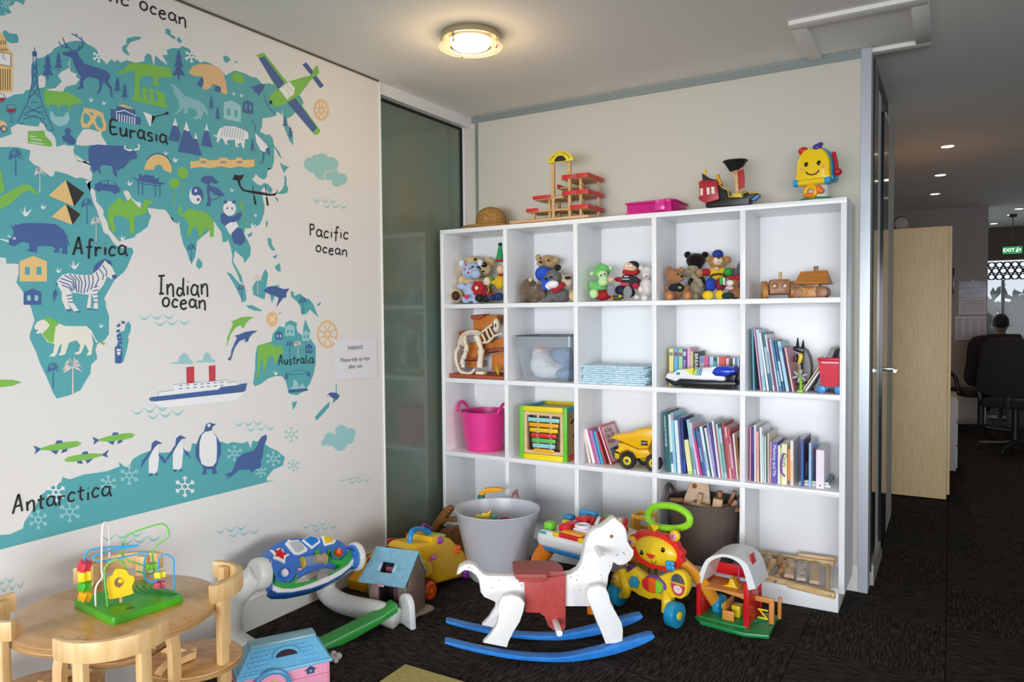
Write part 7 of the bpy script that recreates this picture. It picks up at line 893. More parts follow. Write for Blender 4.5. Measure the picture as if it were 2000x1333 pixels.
for i, (p, r) in enumerate(zip(gp_, (.042, .042, .042, .042))):
    y0 = .022 if i < 2 else .15; wz = RZ[2]+r
    w_ = ob('wheel', G().lathe([(.022, .03), (.036, .032), (.042, .026), (.042, .006), (.036, 0), (.022, .003), (.022, .03)], (p[0], y0+.032, wz), 28, M.Rotation(pi/2, 4, 'X')), tyre, t)
    ob('hub', G().cyl((p[0], y0+.004, wz), (p[0], y0+.03, wz), .024, n=24, bev=.003), pl('e6cb1c'), w_); ob('hub_cap', G().cyl((p[0], y0-.002, wz), (p[0], y0+.01, wz), .009, n=14), mt('6a6a6a', .3, metal=.6), w_)
k = [(1.2058,0.6606)][0]; ob('badge', G().box((k[0], .0395, k[1]), (.034, .002, .024)), BLK, t); text('badge_text', 'CAT', .016, frame((k[0], .038, k[1]), (1, 0, 0), (0, 0, 1)), mt('f2f2f2', .5), t, sx=.95); rebase(t, (1.14, .1, RZ[2]))
# ---------------------------------------------------------------- bottom row: brown tub with wooden blocks, wooden rack
bt = mt('63564f', .55, bump=.15, bs=120, stretch=(1, 1, 8)); t = thing('brown_tub', 'brown flexible tub full of wooden blocks in the bottom row', 'tub', (1.478, .135, RZ[3]))
ob('body', G().lathe([(0, .004), (.138, .0), (.145, .012)]+[(.145+.026*i/24+(.0008 if i % 2 else 0), .012+.272*i/24) for i in range(25)]+[(.175, .282), (.175, .289), (.168, .289), (.14, .02), (0, .014)], n=56), bt, t)
for s in (-1, 1): ob('handle', G().tube(sp([(s*.168, -.06, .285), (s*.175, -.045, .315), (s*.18, 0, .342), (s*.175, .045, .315), (s*.168, .06, .285)], 5), .009, 8), bt, t)
ob('inner_disc', G().cyl((0, 0, .225), (0, 0, .23), .158, n=32), mt('2c2522', .8), t)  # dark disc across the inside of the tub, below the blocks
wb_ = wood('d9b894', 'c49d74'); wc_ = wood('a9744f', '8f5d3c')
def blk(n, lb, c, d, r, m, extra=None):
    o = thing(n, lb, 'wooden block', (1.478+c[0], .135+c[1], RZ[3]+c[2]-.062), 0, 'wooden blocks in the brown tub', rot=r); ob('body', extra or G().box((0, 0, 0), d, bev=.003), m, o); return o
o = blk('wooden_propeller', 'pale wooden wedge block with round holes standing tallest in the brown tub', (-.03, -.03, .36), None, (-12, 0, 12), wb_, G().prism([(-.075, -.05), (.07, -.05), (.055, .1), (.035, .14), (.0, .14), (-.02, .1)], -.012, .012, XZ, bev=.004))
for x, z in ((-.01, .055), (.0, -.02)): ob('hole', G().cyl((x, -.0135, z), (x, -.011, z), .012, n=16), mt('7a4f30', .7), o)
ob('cap', G().cyl((.017, -.03, .128), (.017, .03, .128), .019, n=18), wc_, o)
blk('wooden_peg', 'round darker wooden peg at the left of the brown tub', (-.115, -.08, .345), None, (0, 90, 30), wc_, G().cyl((0, 0, -.03), (0, 0, .03), .016, n=16, bev=.003))
blk('wooden_block', 'short upright pale block beside the tall wedge block', (.0, -.085, .36), (.02, .02, .075), (8, 12, 0), wb_); blk('wooden_plank', 'long pale wooden plank lying across the brown tub', (.03, -.085, .335), (.14, .03, .016), (0, 6, -8), wb_); blk('wooden_block', 'square pale block standing right of the long plank', (.085, -.075, .355), (.045, .04, .05), (0, 8, 10), wb_)
blk('wooden_peg', 'thin upright peg on the square pale block', (.083, -.03, .375), None, (0, 0, 0), wc_, G().cyl((0, 0, -.03), (0, 0, .03), .014, n=16, bev=.003)); blk('wooden_stick', 'leaning wooden stick at the right of the brown tub', (.125, .02, .36), (.018, .02, .09), (0, 22, 0), wc_); blk('wooden_plank', 'brown wooden plank lying behind the square block', (.12, -.02, .325), (.1, .09, .02), (0, -6, 20), wc_); blk('wooden_stick', 'short wooden stick by the tub\'s right rim', (.15, -.055, .345), (.02, .018, .07), (0, 30, 0), wc_)
lw = wood('dcbd8f', 'c9a56e', (1.5, 16, 16)); t = thing('wooden_rack', 'folding wooden rack toy with a row of small figures, lying in the bottom right cell', 'wooden toy', (1.9, .1, RZ[3]), 0)
LT_ = [(1.7602,-0.0464,0.15),(2.1069,-0.1225,0.15),(1.724,0.2138,0.15),(2.0589,0.2318,0.15)]
def lb_(n, p, q, w_, h_, m, z=.05, b=.006):
    p, q = V((p[0]-1.9, p[1]-.1, z)), V((q[0]-1.9, q[1]-.1, z)); d = q-p; return ob(n, G().box((p+q)/2, (d.length, w_, h_), (0, 0, math.degrees(math.atan2(d.y, d.x))), bev=b), m, t)
A_, B_, C_, D_ = [V(p) for p in LT_]
lb_('side_bar', A_, A_.lerp(B_, .98), .02, .026, lw, .018); lb_('side_bar', C_, C_.lerp(D_, .99), .02, .026, lw, .034)
mid = A_.lerp(B_, .42); lb_('leg_bar', (mid.x, mid.y-.022), (B_.x, B_.y-.024), .02, .03, lw, .02, .009); m2 = C_.lerp(D_, .5); lb_('leg_bar', (m2.x, m2.y+.02), (D_.x, D_.y+.018), .018, .028, lw, .046, .008)
for f in (.02, .9): lb_('rung', A_.lerp(B_, f), C_.lerp(D_, f), .018, .018, lw, .026, .008)
for f in (.28, .95): 
    p = A_.lerp(B_, f); ob('bolt', G().cyl((p.x-1.9, p.y-.1-.034, .02), (p.x-1.9, p.y-.1-.03, .02), .005, n=10), mt('6a5a44', .4), t)
for i, f in enumerate((.13, .28, .43, .58, .74)):
    p, q = A_.lerp(B_, f), C_.lerp(D_, f); pc = mt(('d8b68c', 'cda06a', 'd9c0a4', 'd6c4b4', 'cfb190')[i], .6, nz=.5, ns=30, h2=('b08a5c', '8a5a2c', 'b98a6a', '8f8a84', 'c0a284')[i])
    if i < 2: 
        ob('figure', G().tube(sp([(p.x-1.9, p.y-.09, .03), (p.x-1.9+.01, (p.y+q.y)/2-.12, .045), ((p.x+q.x)/2-1.89, (p.y+q.y)/2-.1, .04), (q.x-1.9, q.y-.11, .045)], 5), [.012, .012, .012, .014, .016, .018, .02, .018, .016, .014, .018, .02, .018, .014, .012, .01], 10), pc, t)
    else: lb_('figure', p.lerp(q, .08), p.lerp(q, .85), .04, .016, pc, .038, .004)
# ---------------------------------------------------------------- rocking horse
wht = mt('f3f2f0', .4, bump=.08, bs=70, nz=.03, ns=30); blu = mt('2f8ae6', .35, nz=.2, ns=25); rdp = mt('bb4844', .45, nz=.15, ns=60)
t = thing('rocking_horse', 'white painted wooden rocking horse with red saddle and blue rockers', 'rocking horse', (1.17, -.922, 0), 34.5)
def H(w, s): pass
def ho(n, pts, w0, w1, m, b=.004): return ob(n, G().prism(pts, w0, w1, bev=b), m, t)
ho('body', [(-0.3493,0.31),(-0.3396,0.3357),(-0.3185,0.3493),(-0.2998,0.3511),(-0.2811,0.3457),(-0.2672,0.3311),(-0.2487,0.3115),(-0.23,0.3038),(-0.1312,0.3007),(0.063,0.2959),(0.0916,0.3007),(0.1155,0.3143),(0.1299,0.3378),(0.1406,0.3805),(0.1485,0.4233),(0.163,0.4563),(0.1831,0.4724),(0.2118,0.4812),(0.2502,0.5112),(0.2622,0.5132),(0.2932,0.4861),(0.3052,0.4666),(0.3098,0.4234),(0.3218,0.3991),(0.3352,0.3843),(0.3337,0.3651),(0.3216,0.3463),(0.2975,0.3302),(0.2735,0.3286),(0.2543,0.3412),(0.2494,0.3197),(0.2359,0.2914),(0.2309,0.2531),(0.225,0.2245),(0.1961,0.187),(0.1673,0.1712),(0.0717,0.1745),(-0.0849,0.1871),(-0.1981,0.1958),(-0.2121,0.2058),(-0.2449,0.2211),(-0.2587,0.2406),(-0.2653,0.2883),(-0.2768,0.3077),(-0.2954,0.3225),(-0.3187,0.328),(-0.3352,0.3166)], -.026, .026, wht)
fl_ = [(0.137,0.2535),(0.1511,0.2717),(0.1838,0.2777),(0.2118,0.2674),(0.2234,0.2412),(0.2303,0.2082),(0.2536,0.1651),(0.2722,0.1315),(0.2768,0.103),(0.2748,0.056),(0.2109,0.0527),(0.1923,0.1014),(0.1739,0.1491),(0.1508,0.2062),(0.1392,0.23)]
rl_ = [(-0.1917,0.2227),(-0.1777,0.2478),(-0.1455,0.2536),(-0.1133,0.2432),(-0.0951,0.2193),(-0.0999,0.1916),(-0.1141,0.1501),(-0.1375,0.1136),(-0.1562,0.077),(-0.1634,0.0539),(-0.2528,0.0751),(-0.225,0.1029),(-0.2017,0.1393),(-0.1945,0.1716),(-0.1974,0.2043)]
for n, p in (('front_leg', fl_), ('hind_leg', rl_)): ho(n, p, -.095, -.062, wht); ho(n, p, .062, .095, wht)
for n, u, v in [('front',0.1915,0.2304),('hind',-0.1415,0.2033)]: ob('leg_spacer', G().cyl((u, -.064, v), (u, .064, v), .02, n=16), wht, t)
ho('saddle_flap', [(-0.0927,0.2896),(0.0675,0.3034),(0.0648,0.0988),(0.0543,0.0887),(0.0165,0.0911),(-0.0023,0.1085),(-0.0162,0.1447),(-0.0349,0.1596),(-0.089,0.1639)], -.045, -.027, rdp); ho('saddle_flap', [(-0.0927,0.2896),(0.0675,0.3034),(0.0648,0.0988),(0.0543,0.0887),(0.0165,0.0911),(-0.0023,0.1085),(-0.0162,0.1447),(-0.0349,0.1596),(-0.089,0.1639)], .027, .045, rdp)
ho('seat_support', [(-0.1165,0.3064),(-0.0131,0.3031),(-0.0156,0.2877),(-0.1157,0.291)], -.07, .07, rdp)
zs = [(-0.0792,0.3065)][0][1]
ob('seat', G().prism([(-0.1294,0.07),(-0.0946,0.0785),(0.0311,0.0627),(0.0477,0.0394),(0.0589,-0.0043),(0.0554,-0.0655),(0.0016,-0.0647),(-0.0088,-0.0824),(-0.0135,-0.0951),(-0.1258,-0.085),(-0.1326,-0.0486)], zs, zs+.02, XY, bev=.004), mt('a9504c', .5, nz=.15, ns=60), t)  # greyer, darker red than the flaps: the top's weaker light put into the colour
r_ = [(-0.3834,0.1001),(-0.2943,0.075),(-0.1578,0.0443),(-0.0431,0.0296),(0.0723,0.0293),(0.2117,0.0556),(0.3707,0.0965),(0.3828,0.0787),(0.2582,0.0337),(0.1185,0.0102),(0.0167,0.0086),(-0.1121,0.0211),(-0.2491,0.0492),(-0.3826,0.089)]
zb = min(v for u, v in r_); r_ = [(u, v-zb+.0005) for u, v in s2(r_, 3)]
ob('rocker', G().prism(r_, -.115, -.07, bev=.003), blu, t); ob('rocker', G().prism(r_, .07, .115, bev=.003), blu, t)
for n, a, w0, w1, b in [('handle_peg',(0.1885,0.4006),-0.03,-0.15,(0.1925,0.3985)),('foot_peg',(0.0247,0.1258),-0.03,-0.2,(0.0212,0.1464))]: ob(n, G().cyl((a[0], w0, a[1]), (b[0], w1, b[1]), .0115, n=16, bev=.002), wht, t); ob(n, G().cyl((a[0], .03, a[1]), (a[0], .15, a[1]), .0115, n=16, bev=.002), wht, t)
for n, p, r in [('eye',(0.2475,0.4429),0.0072),('nail',(0.2688,0.3704),0.002),('nail',(0.2943,0.3783),0.002)]: ob(n, G().cyl((p[0], -.028, p[1]), (p[0], -.0255, p[1]), r, n=14), mt('a36a44' if n == 'eye' else '2c2826', .5), t)
random.seed(3); chips = G()
for i in range(46):
    u, v = [(random.uniform(-.26, .28), random.uniform(.22, .3)), (random.gauss(.27, .02), random.gauss(.56, .008)), (random.gauss(-.33, .012), random.gauss(.355, .01)), (random.gauss(.245, .03), random.gauss(.3, .012))][i % 4]
for p in [(-0.3069,0.342),(-0.3022,0.3371),(-0.2975,0.3407),(-0.2906,0.332),(-0.3038,0.3277),(0.0867,0.2915),(0.089,0.2866),(0.1104,0.2764),(0.1153,0.2954),(0.2108,0.2779),(0.2061,0.2925),(0.2975,0.3712),(0.1819,0.2453),(0.1963,0.2472),(0.2058,0.2407),(0.1771,0.2397),(0.2398,0.3298),(0.1245,0.2376),(0.1393,0.3233),(0.2251,0.2535),(-0.1032,0.2642),(-0.1879,0.286),(-0.2163,0.2584)]: chips.ell((p[0], -.0268, p[1]), (.0016, .0006, .0022), n=6)
ob('paint_chips', chips, mt('4a4038', .7), t, kind='stuff')
# ---------------------------------------------------------------- grey tub with toys
gt = mt('d2d5de', .3, alpha=.93); t = thing('grey_tub', 'large translucent grey plastic tub holding mixed toys behind the rocking horse', 'tub', (.575, -.33, 0))
ob('body', G().lathe([(0, .006), (.135, .0), (.145, .012), (.17, .15), (.208, .332), (.213, .337), (.213, .342), (.204, .34), (.166, .15), (.14, .018), (0, .012)], n=64), gt, t)
def tt(n, lb, cat, g, m, loc, rz=0, rot=None): o = thing(n, lb, cat, loc, rz, 'toys in the grey tub', rot=rot); ob('body', g, m, o); return o
tt('toy_heap', 'dark mixed toys deep inside the grey tub', 'toy', G().ell((0, 0, .12), (.15, .15, .13), n=16), mt('8a8a90', .7), (.575, -.33, .016))
tt('toy_jag', 'yellow jagged toy crown sticking out at the front left of the grey tub', 'toy', G().prism([(-.05, 0), (.04, 0), (.055, .075), (.03, .055), (.015, .06), (0, .045), (-.02, .05), (-.03, .03), (-.05, .035)], -.01, .01, XZ, bev=.004), pl('f2cc1c'), (.52, -.4, .27), 25)
tt('toy_fin', 'green toy fin standing in the middle of the grey tub', 'toy', G().prism([(-.02, 0), (.02, 0), (.015, .03), (.012, .055), (-.002, .055), (-.012, .03)], -.008, .008, XZ, bev=.003), pl('23a088'), (.6, -.4, .275), 30)
tt('toy_ring', 'dark red toy ring lying in the grey tub', 'toy', G().lathe([(.035+.009*cos(rad(a)), .009*sin(rad(a))) for a in range(0, 361, 40)], n=24), pl('a3161f'), (.64, -.38, .285), rot=(25, 0, 0))
tt('toy_stick', 'pale stick lying across the dark red ring in the grey tub', 'toy', G().cyl((-.03, 0, 0), (.03, 0, .0), .004, n=8), pale, (.645, -.392, .3), 10); tt('toy_lump', 'grey toy piece beside the green fin in the grey tub', 'toy', G().box((0, 0, 0), (.05, .04, .04), (10, 20, 0), bev=.01), pl('8d9093'), (.565, -.41, .28))
tt('toy_scoop', 'orange yellow toy scoop on green stand behind the grey tub\'s left rim', 'toy', G().prism([(-.06, 0), (-.03, .035), (.03, .045), (.09, .04), (.04, .018), (-.02, .012), (-.05, -.02)], -.015, .015, XZ, bev=.004), pl('eda81c'), (.43, -.17, .355), 10); tt('toy_peg', 'green toy peg below the orange scoop', 'toy', G().box((0, 0, 0), (.03, .03, .05), bev=.004), pl('1e7a4a'), (.385, -.185, .33)); tt('toy_horse', 'small brown toy horse peeking over the back rim of the grey tub', 'toy', G().prism([(-.02, -.02), (-.012, .012), (0, .024), (.012, .028), (.014, .012), (.022, -.02), (.01, -.01), (.002, .004), (-.006, -.008)], -.006, .006, XZ, bev=.002), mt('8a5a4c', .6), (.56, -.13, .365), 15)
# ---------------------------------------------------------------- music table
t = thing('music_table', 'white toddler music table with coloured buttons, blue underside and orange leg', 'toy table', (.833, -.43, 0), -12)
ob('top', G().prism(rrect(0, 0, .37, .36, .05), .225, .285, XY, bev=.018, seg=3), pl('f1f3f4', .25), t); ob('underside', G().prism(rrect(.006, .006, .364, .354, .05), .205, .23, XY, bev=.008), pl('2c8fd4'), t)
for x, y, dx, dy, c in ((.04, .03, -.05, -.04, 'f5871c'), (.1, .3, -.01, .04, 'd9a80f'), (.33, .03, .04, -.04, 'f5871c'), (.33, .32, .04, .04, 'd9a80f')): ob('leg', G().tube(sp([(x+.02, y, .215), (x+dx*.4, y+dy*.4, .14), (x+dx, y+dy, .0)], 6), .04, 12), pl(c, .3), t)
for n, x, y, z, d, c in (('key', .075, .03, .29, (.09, .03, .014), 'e9ecec'), ('key', .05, .035, .288, (.04, .05, .012), '3fa8a8'), ('leaf_button', .04, .08, .305, (.05, .05, .04), '7fd63f'), ('corner_button', .125, .022, .292, (.035, .025, .02), 'f4cb1c'), ('corner_button', .27, .022, .292, (.035, .025, .02), 'f4cb1c'), ('piano_base', .2, .05, .29, (.13, .07, .02), 'd3202e'), ('piano_lid', .2, .055, .306, (.11, .045, .012), 'f0a42c'), ('book_cover', .13, .12, .312, (.05, .13, .035), 'da1f2e'), ('book_cover', .14, .22, .318, (.07, .08, .04), 'da1f2e'), ('book_page', .22, .13, .305, (.1, .1, .03), 'e9e4ee'), ('drum', .06, .2, .315, (.05, .05, .05), '2f86b8'), ('flag_button', .08, .15, .31, (.04, .03, .03), 'f4cb1c'), ('light_bar', .1, .3, .32, (.1, .04, .05), '3d9fd6'), ('light_bar', .2, .32, .315, (.05, .04, .04), '6cc04a'), ('horn', .28, .3, .315, (.08, .05, .045), 'f29a1c'), ('horn', .33, .24, .305, (.05, .06, .03), 'e8502c')): ob(n, G().box((x, y, z), d, bev=min(d)*.3), pl(c, .25), t)
for i in range(7): ob('stripe', G().box((.19+.022*i, .21+.012*i, .324), (.018, .06, .02), (20, 0, 20), bev=.004), pl('c8202e' if i % 2 == 0 else 'f3f0ee'), t)
ob('wheel', G().lathe([(.03+.008*cos(rad(a)), .008*sin(rad(a))) for a in range(0, 361, 45)], (.2, .12, .325), 20), pl('efe9ee'), t)
# ---------------------------------------------------------------- lion walker
t = thing('lion_walker', 'yellow lion faced push walker with red mane, lime handle and blue wheels', 'push walker', (1.37, -.44, 0), -15); ly = pl('f5cd22', .28); LO = (1370, -.44)
def lp_(n, pts, w0, w1, m, b=.004): return ob(n, G().prism(pts, w0, w1, bev=b), m, t)
c, e = [(0.0694,0.2998),(0.2065,0.2188)]; rx, rz_ = (e[0]-c[0])*1.02, abs(e[1]-c[1])*1.0
mane = [(c[0]+rx*(.93+.09*abs(sin(6.5*a)))*cos(a), c[1]+rz_*(.93+.09*abs(sin(6.5*a)))*sin(a)) for a in (2*pi*i/104 for i in range(104))]
lp_('mane', mane, -.005, .03, pl('e32a22', .3), .004)
c, e = [(0.0791,0.3),(0.1839,0.2398)]; hx, hz = e[0]-c[0], c[1]-e[1]
hd = ob('head', G().ell((c[0], -.002, c[1]), (hx, .035, hz), n=32), ly, t)
for e in [(-0.0397,0.3151),(0.1744,0.3849)]: er = ob('ear', G().ell((e[0], -.006, e[1]), (.024, .018, .024)), ly, t); ob('inner_ear', G().ell((e[0], -.018, e[1]-.001), (.016, .01, .016)), mt('e79ab0', .4), er); [ob('stripe', G().box((e[0]+k, -.0285, e[1]), (.0025, .002, .018), (0, 20, 0)), mt('a8447a', .4), er) for k in (-.006, 0, .006)]
F = [(0.026,0.2873),(0.1329,0.3223),(0.0788,0.2861),(0.0902,0.269),(0.0765,0.3996),(0.1656,0.2643)]
for k in (0, 1): y_ = ob('eye', G().ell((F[k][0], -.033, F[k][1]), (.0098, .006, .0105)), BLK, t); ob('glint', G().ell((F[k][0]-.003, -.0385, F[k][1]+.004), (.0022, .0015, .0022)), mt('ffffff', .3), y_)
ob('nose_bridge', G().prism([(F[2][0]-.02, F[2][1]), (F[2][0]+.022, F[2][1]), (F[2][0]+.004, F[2][1]+.05), (F[2][0]-.006, F[2][1]+.05)], -.042, -.03, bev=.004), ly, t)
ob('nose', G().prism(s2([(F[2][0]-.021, F[2][1]+.008), (F[2][0]+.021, F[2][1]+.008), (F[2][0], F[2][1]-.011)], 4), -.046, -.034, bev=.003), pl('d9352a', .25), t)
ob('smile', G().tube([(F[3][0]+.013*cos(rad(a)), -.0385, F[3][1]+.002+.014*sin(rad(a))) for a in range(195, 375, 12)], .0012, 5), BLK, t)
g = G()
for p in [(0.0111,0.2611),(0.0245,0.2611),(0.011,0.2464),(0.1305,0.2931),(0.1427,0.3033),(0.1467,0.2904)]: g.ell((p[0], -.0335, p[1]), (.0018, .001, .0018), n=6)
ob('freckles', g, mt('c98a1c', .5), t, kind='stuff'); ob('heart_tuft', G().prism([(F[4][0]+.0011*16*sin(a)**3, F[4][1]+.0011*(13*cos(a)-5*cos(2*a)-2*cos(3*a)-cos(4*a))) for a in (2*pi*i/24 for i in range(24))], -.012, -.004, bev=.001), ly, t)
for k in range(4): ob('butterfly_wing', G().ell((F[5][0]+.013*cos(.9+1.57*k), -.03, F[5][1]+.012*sin(.9+1.57*k)), (.013, .006, .012)), pl('2fa0d4'), t)
lp_('chest_panel', [(-0.1511,0.1453),(-0.0824,0.1646),(-0.0488,0.1934),(0.0114,0.1718),(0.0753,0.1833),(0.1271,0.2161),(0.1777,0.2351),(0.2223,0.2116),(0.2247,0.1692),(0.1975,0.1274),(0.1474,0.1116),(0.1063,0.1071),(0.0326,0.0737),(-0.0216,0.0771),(-0.0658,0.0928),(-0.1112,0.067),(-0.1631,0.0672),(-0.1835,0.0949)], .01, .05, ly, .01)
P4 = [(-0.1292,0.1211),(-0.0379,0.1351),(0.0656,0.1514),(0.1885,0.1853),(-0.1106,0.1776),(-0.0381,0.0905),(0.0907,0.107)]
ob('side_ball', G().ell((P4[0][0], .015, P4[0][1]), (.036, .03, .038)), ly, t); ob('badge', G().ell((P4[0][0], -.013, P4[0][1]+.012), (.011, .003, .009)), mt('f3ece4', .4), t); ob('badge_mark', G().box((P4[0][0], -.0155, P4[0][1]+.012), (.016, .001, .005)), mt('d5382e', .4), t)
ob('gear', G().prism([(P4[1][0]+.026*(.82+.18*(k % 4 < 2))*cos(2*pi*k/24), P4[1][1]+.026*(.82+.18*(k % 4 < 2))*sin(2*pi*k/24)) for k in range(24)], -.006, .012, bev=.002), pl('2f9fc8'), t)
ob('roller_frame', G().ell((P4[2][0], .012, P4[2][1]), (.058, .026, .037)), pl('7a4aa8'), t)
for x0_, x1_, cc in ((-.048, -.017, 'd92a3a'), (-.016, .019, 'f0641e'), (.02, .048, '86d03a')):
    xs = [x0_+(x1_-x0_)*k/8 for k in range(9)]; hh = [.03*math.sqrt(max(0, 1-(x/.05)**2))+.002 for x in xs]
    ob('roller_segment', G().prism([(P4[2][0]+x, P4[2][1]+h) for x, h in zip(xs, hh)]+[(P4[2][0]+x, P4[2][1]-h) for x, h in reversed(list(zip(xs, hh)))], -.02, .005, bev=.004), pl(cc, .2), t)
ob('mirror_frame', G().prism(circ(P4[3][0], P4[3][1], .043, 28, .06), -.006, .03, bev=.006), ly, t); ob('mirror', G().prism([(P4[3][0]+.033*cos(a*pi/12), P4[3][1]+.006+.038*sin(a*pi/12)) for a in range(13)], -.0075, -.005), mt('9a9a98', .1, metal=.8), t)
ob('picture_panel', G().prism([(P4[3][0]+.034*cos(a*pi/12), P4[3][1]+.0-.048*sin(a*pi/12)) for a in range(13)], -.0075, -.005), mt('cf4450', .4), t); mk = ob('monkey_face', G().prism(circ(P4[3][0], P4[3][1]-.02, .02, 18, .017), -.0085, -.007), mt('f3dcd2', .4), t)
for k in (-.007, .007): ob('monkey_eye', G().prism(circ(P4[3][0]+k, P4[3][1]-.018, .0018, 8), -.0095, -.0083), BLK, mk)
def wheel(n, x, y, r, w_, m, hub, par): w2 = ob(n, G().cyl((x-w_/2, y, r), (x+w_/2, y, r), r, n=28, bev=.006), m, par); ob('hub', G().cyl((x-w_/2-.006, y, r), (x+w_/2+.006, y, r), r*.32, n=18, bev=.003), hub, w2); return w2
wc = pl('2196c4', .3); W5 = [(0.168,0.0634),(-0.1439,0.0283)]
wheel('front_wheel', W5[0][0], .0, .053, .045, wc, ly, t); wheel('front_wheel', W5[1][0], .02, .053, .045, wc, ly, t); wheel('rear_wheel', .24, .24, .045, .03, wc, ly, t); wheel('rear_wheel', -.2, .24, .045, .03, wc, ly, t)
ob('fork', G().tube(sp([(P4[2][0]+.05, .02, .125), (P4[2][0]+.065, .0, .1), (W5[0][0]-.04, .0, .053)], 5), .022, 10), ly, t); ob('fork', G().tube(sp([(P4[0][0]+.01, .02, .16), (P4[0][0]+.05, .0, .11), (W5[1][0]+.045, .02, .06)], 5), .022, 10), ly, t)
ob('crossbar', G().tube([(W5[1][0]+.03, .03, .1), (W5[0][0]-.03, .03, .1)], .018, 10), ly, t)
oy = pl('e39a2c', .35)
for s in (1, -1): ob('rear_leg', G().tube(sp([(s*.09+.03, .03, .3), (s*.17+.03, .13, .18), (s*.2+.03, .23, .05)], 6), .02, 10, sq=1.3), oy, t)
R_ = [(-0.0143,0.4208),(0.0129,0.4578),(0.0716,0.4783),(0.1389,0.4798),(0.1893,0.4593),(0.1943,0.4253),(0.1591,0.4008),(0.1028,0.385),(0.0343,0.3802),(-0.0062,0.3972)]
ob('handle_ring', G().tube([(u, .07, v) for i, (u, v) in enumerate(s2(R_, 5))], .015, 10, True), pl('93dc2a', .3), t); ob('handle_stem', G().cyl((.03, .03, .33), (.035, .07, .36), .018), ly, t)
ob('side_ring', G().tube([(P4[4][0]+.02*cos(rad(a)), .03, P4[4][1]-.005+.026*sin(rad(a))) for a in range(0, 190, 15)], .004, 8), pl('e8b04a'), t); ob('side_roller', G().ell((P4[4][0]+.04, .035, P4[4][1]), (.03, .015, .022)), pl('4a1f6e'), t)
# ---------------------------------------------------------------- toy crib, barn
t = thing('toy_crib', 'yellow toy cot with slatted sides behind the lion walker', 'toy', (1.205, -.12, .2)); cy = pl('dda52a')
for x in (0, .085): ob('post', G().box((x, 0, .06), (.012, .012, .17), bev=.003), cy, t); ob('post', G().box((x, .09, .06), (.012, .012, .17), bev=.003), cy, t)
for z in (.06, .132): ob('rail', G().box((.042, 0, z), (.085, .008, .02), bev=.002), cy, t); ob('rail', G().box((.042, .09, z), (.085, .008, .02), bev=.002), cy, t); ob('rail', G().box((.0, .045, z), (.008, .09, .014), bev=.002), cy, t)
for k in range(4): ob('slat', G().box((0, .015+.02*k, .09), (.006, .006, .08)), cy, t)
for x in (0, .085): ob('leg', G().box((x, .0, -.11), (.012, .012, .18), bev=.003), cy, t); ob('leg', G().box((x, .09, -.11), (.012, .012, .18), bev=.003), cy, t)
t = thing('toy_barn', 'red toy barn with white arched roof, green base and yellow gate', 'toy barn', (1.592, -.377, 0), -5); br_ = pl('cc1a1e', .3); gb_ = pl('178a48', .3); ob_ = pl('dd9044', .4)
BP = lambda: 0
def bn(n, pts, w0, w1, m, b=.003): return ob(n, G().prism(pts, w0, w1, bev=b), m, t)
ob('base', G().prism([(-0.0109,0.0109),(0.0296,-0.0325),(0.1529,-0.0421),(0.2194,-0.0467),(0.3064,-0.0113),(0.2849,0.1651)]+[(.29, .21), (.0, .2)], 0, .018, XY, bev=.006), gb_, t); ob('floor_plate', G().prism([(0.0135,-0.0014),(0.1417,-0.0102),(0.2122,-0.0032),(0.2165,0.0731),(0.2803,0.1495)]+[(.27, .19), (.02, .18)], .016, .026, XY, bev=.004), gb_, t)
L2 = [(0.009,0.0056),(0.009,0.2004),(0.2114,0.0224),(0.2254,0.2001),(0.0012,0.1762),(0.0341,0.258),(0.0628,0.2858),(0.1044,0.3002),(0.1489,0.3036),(0.1928,0.2917),(0.2181,0.2675),(0.2415,0.1854)]
lx, lz1, rx2, rz1 = L2[0][0], L2[1][1], L2[2][0], L2[3][1]
for x in (lx, rx2): ob('wall', G().box((x, .085, (.025+lz1)/2), (.014, .16, lz1-.02), bev=.002), br_, t)
for w_ in (.005, .165): ob('post', G().box((lx, w_, (.022+lz1)/2), (.018, .012, lz1-.016), bev=.002), br_, t); ob('post', G().box((rx2, w_, (.022+lz1)/2), (.022, .012, lz1-.016), bev=.002), br_, t)
arch = [(0.0044,0.176),(0.0129,0.2004),(0.038,0.2615),(0.0666,0.2874),(0.108,0.3043),(0.1524,0.307),(0.1961,0.2951),(0.2231,0.2677),(0.25,0.1903)]; arch = [(p.x, p.y) for p in sp([(a, b, 0) for a, b in arch], 4)]
inn = [(u+(.105-u)*.2, v-.012) for u, v in arch]; ob('roof', G().prism(arch+inn[::-1], -.002, .17), mt('eceeef', .35), t); ob('roof_window', G().box((arch[-6][0]-.001, .07, arch[-6][1]+.006), (.006, .05, .045), (0, -12, 0), bev=.002), br_, t)
ob('back_wall', G().box(((lx+rx2)/2, .165, lz1-.01), (rx2-lx, .01, .05), bev=.002), br_, t)
zl = [(0.0245,0.1477),(0.2043,0.1525)]; ob('loft', G().prism([(lx+.008, zl[0][1]-.012), (lx+.008, zl[0][1]+.004), (rx2-.008, zl[0][1]+.004), (rx2-.008, zl[0][1]-.02), (rx2-.03, zl[0][1]-.014), (.1, zl[0][1]-.004)], .01, .16, bev=.002), ob_, t)
hp_ = ob('hopper', G().prism([(.09, zl[0][1]+.005), (.16, zl[0][1]+.005), (.15, zl[0][1]+.016), (.138, zl[0][1]+.042), (.125, zl[0][1]+.042), (.118, zl[0][1]+.016)], .05, .1, bev=.003), pl('f0c21c'), t)
ob('lamp_post', G().cyl((.14, .12, zl[0][1]), (.14, .12, zl[0][1]+.06), .004, n=8).ell((.14, .12, zl[0][1]+.064), .006), pl('d8407a'), t)
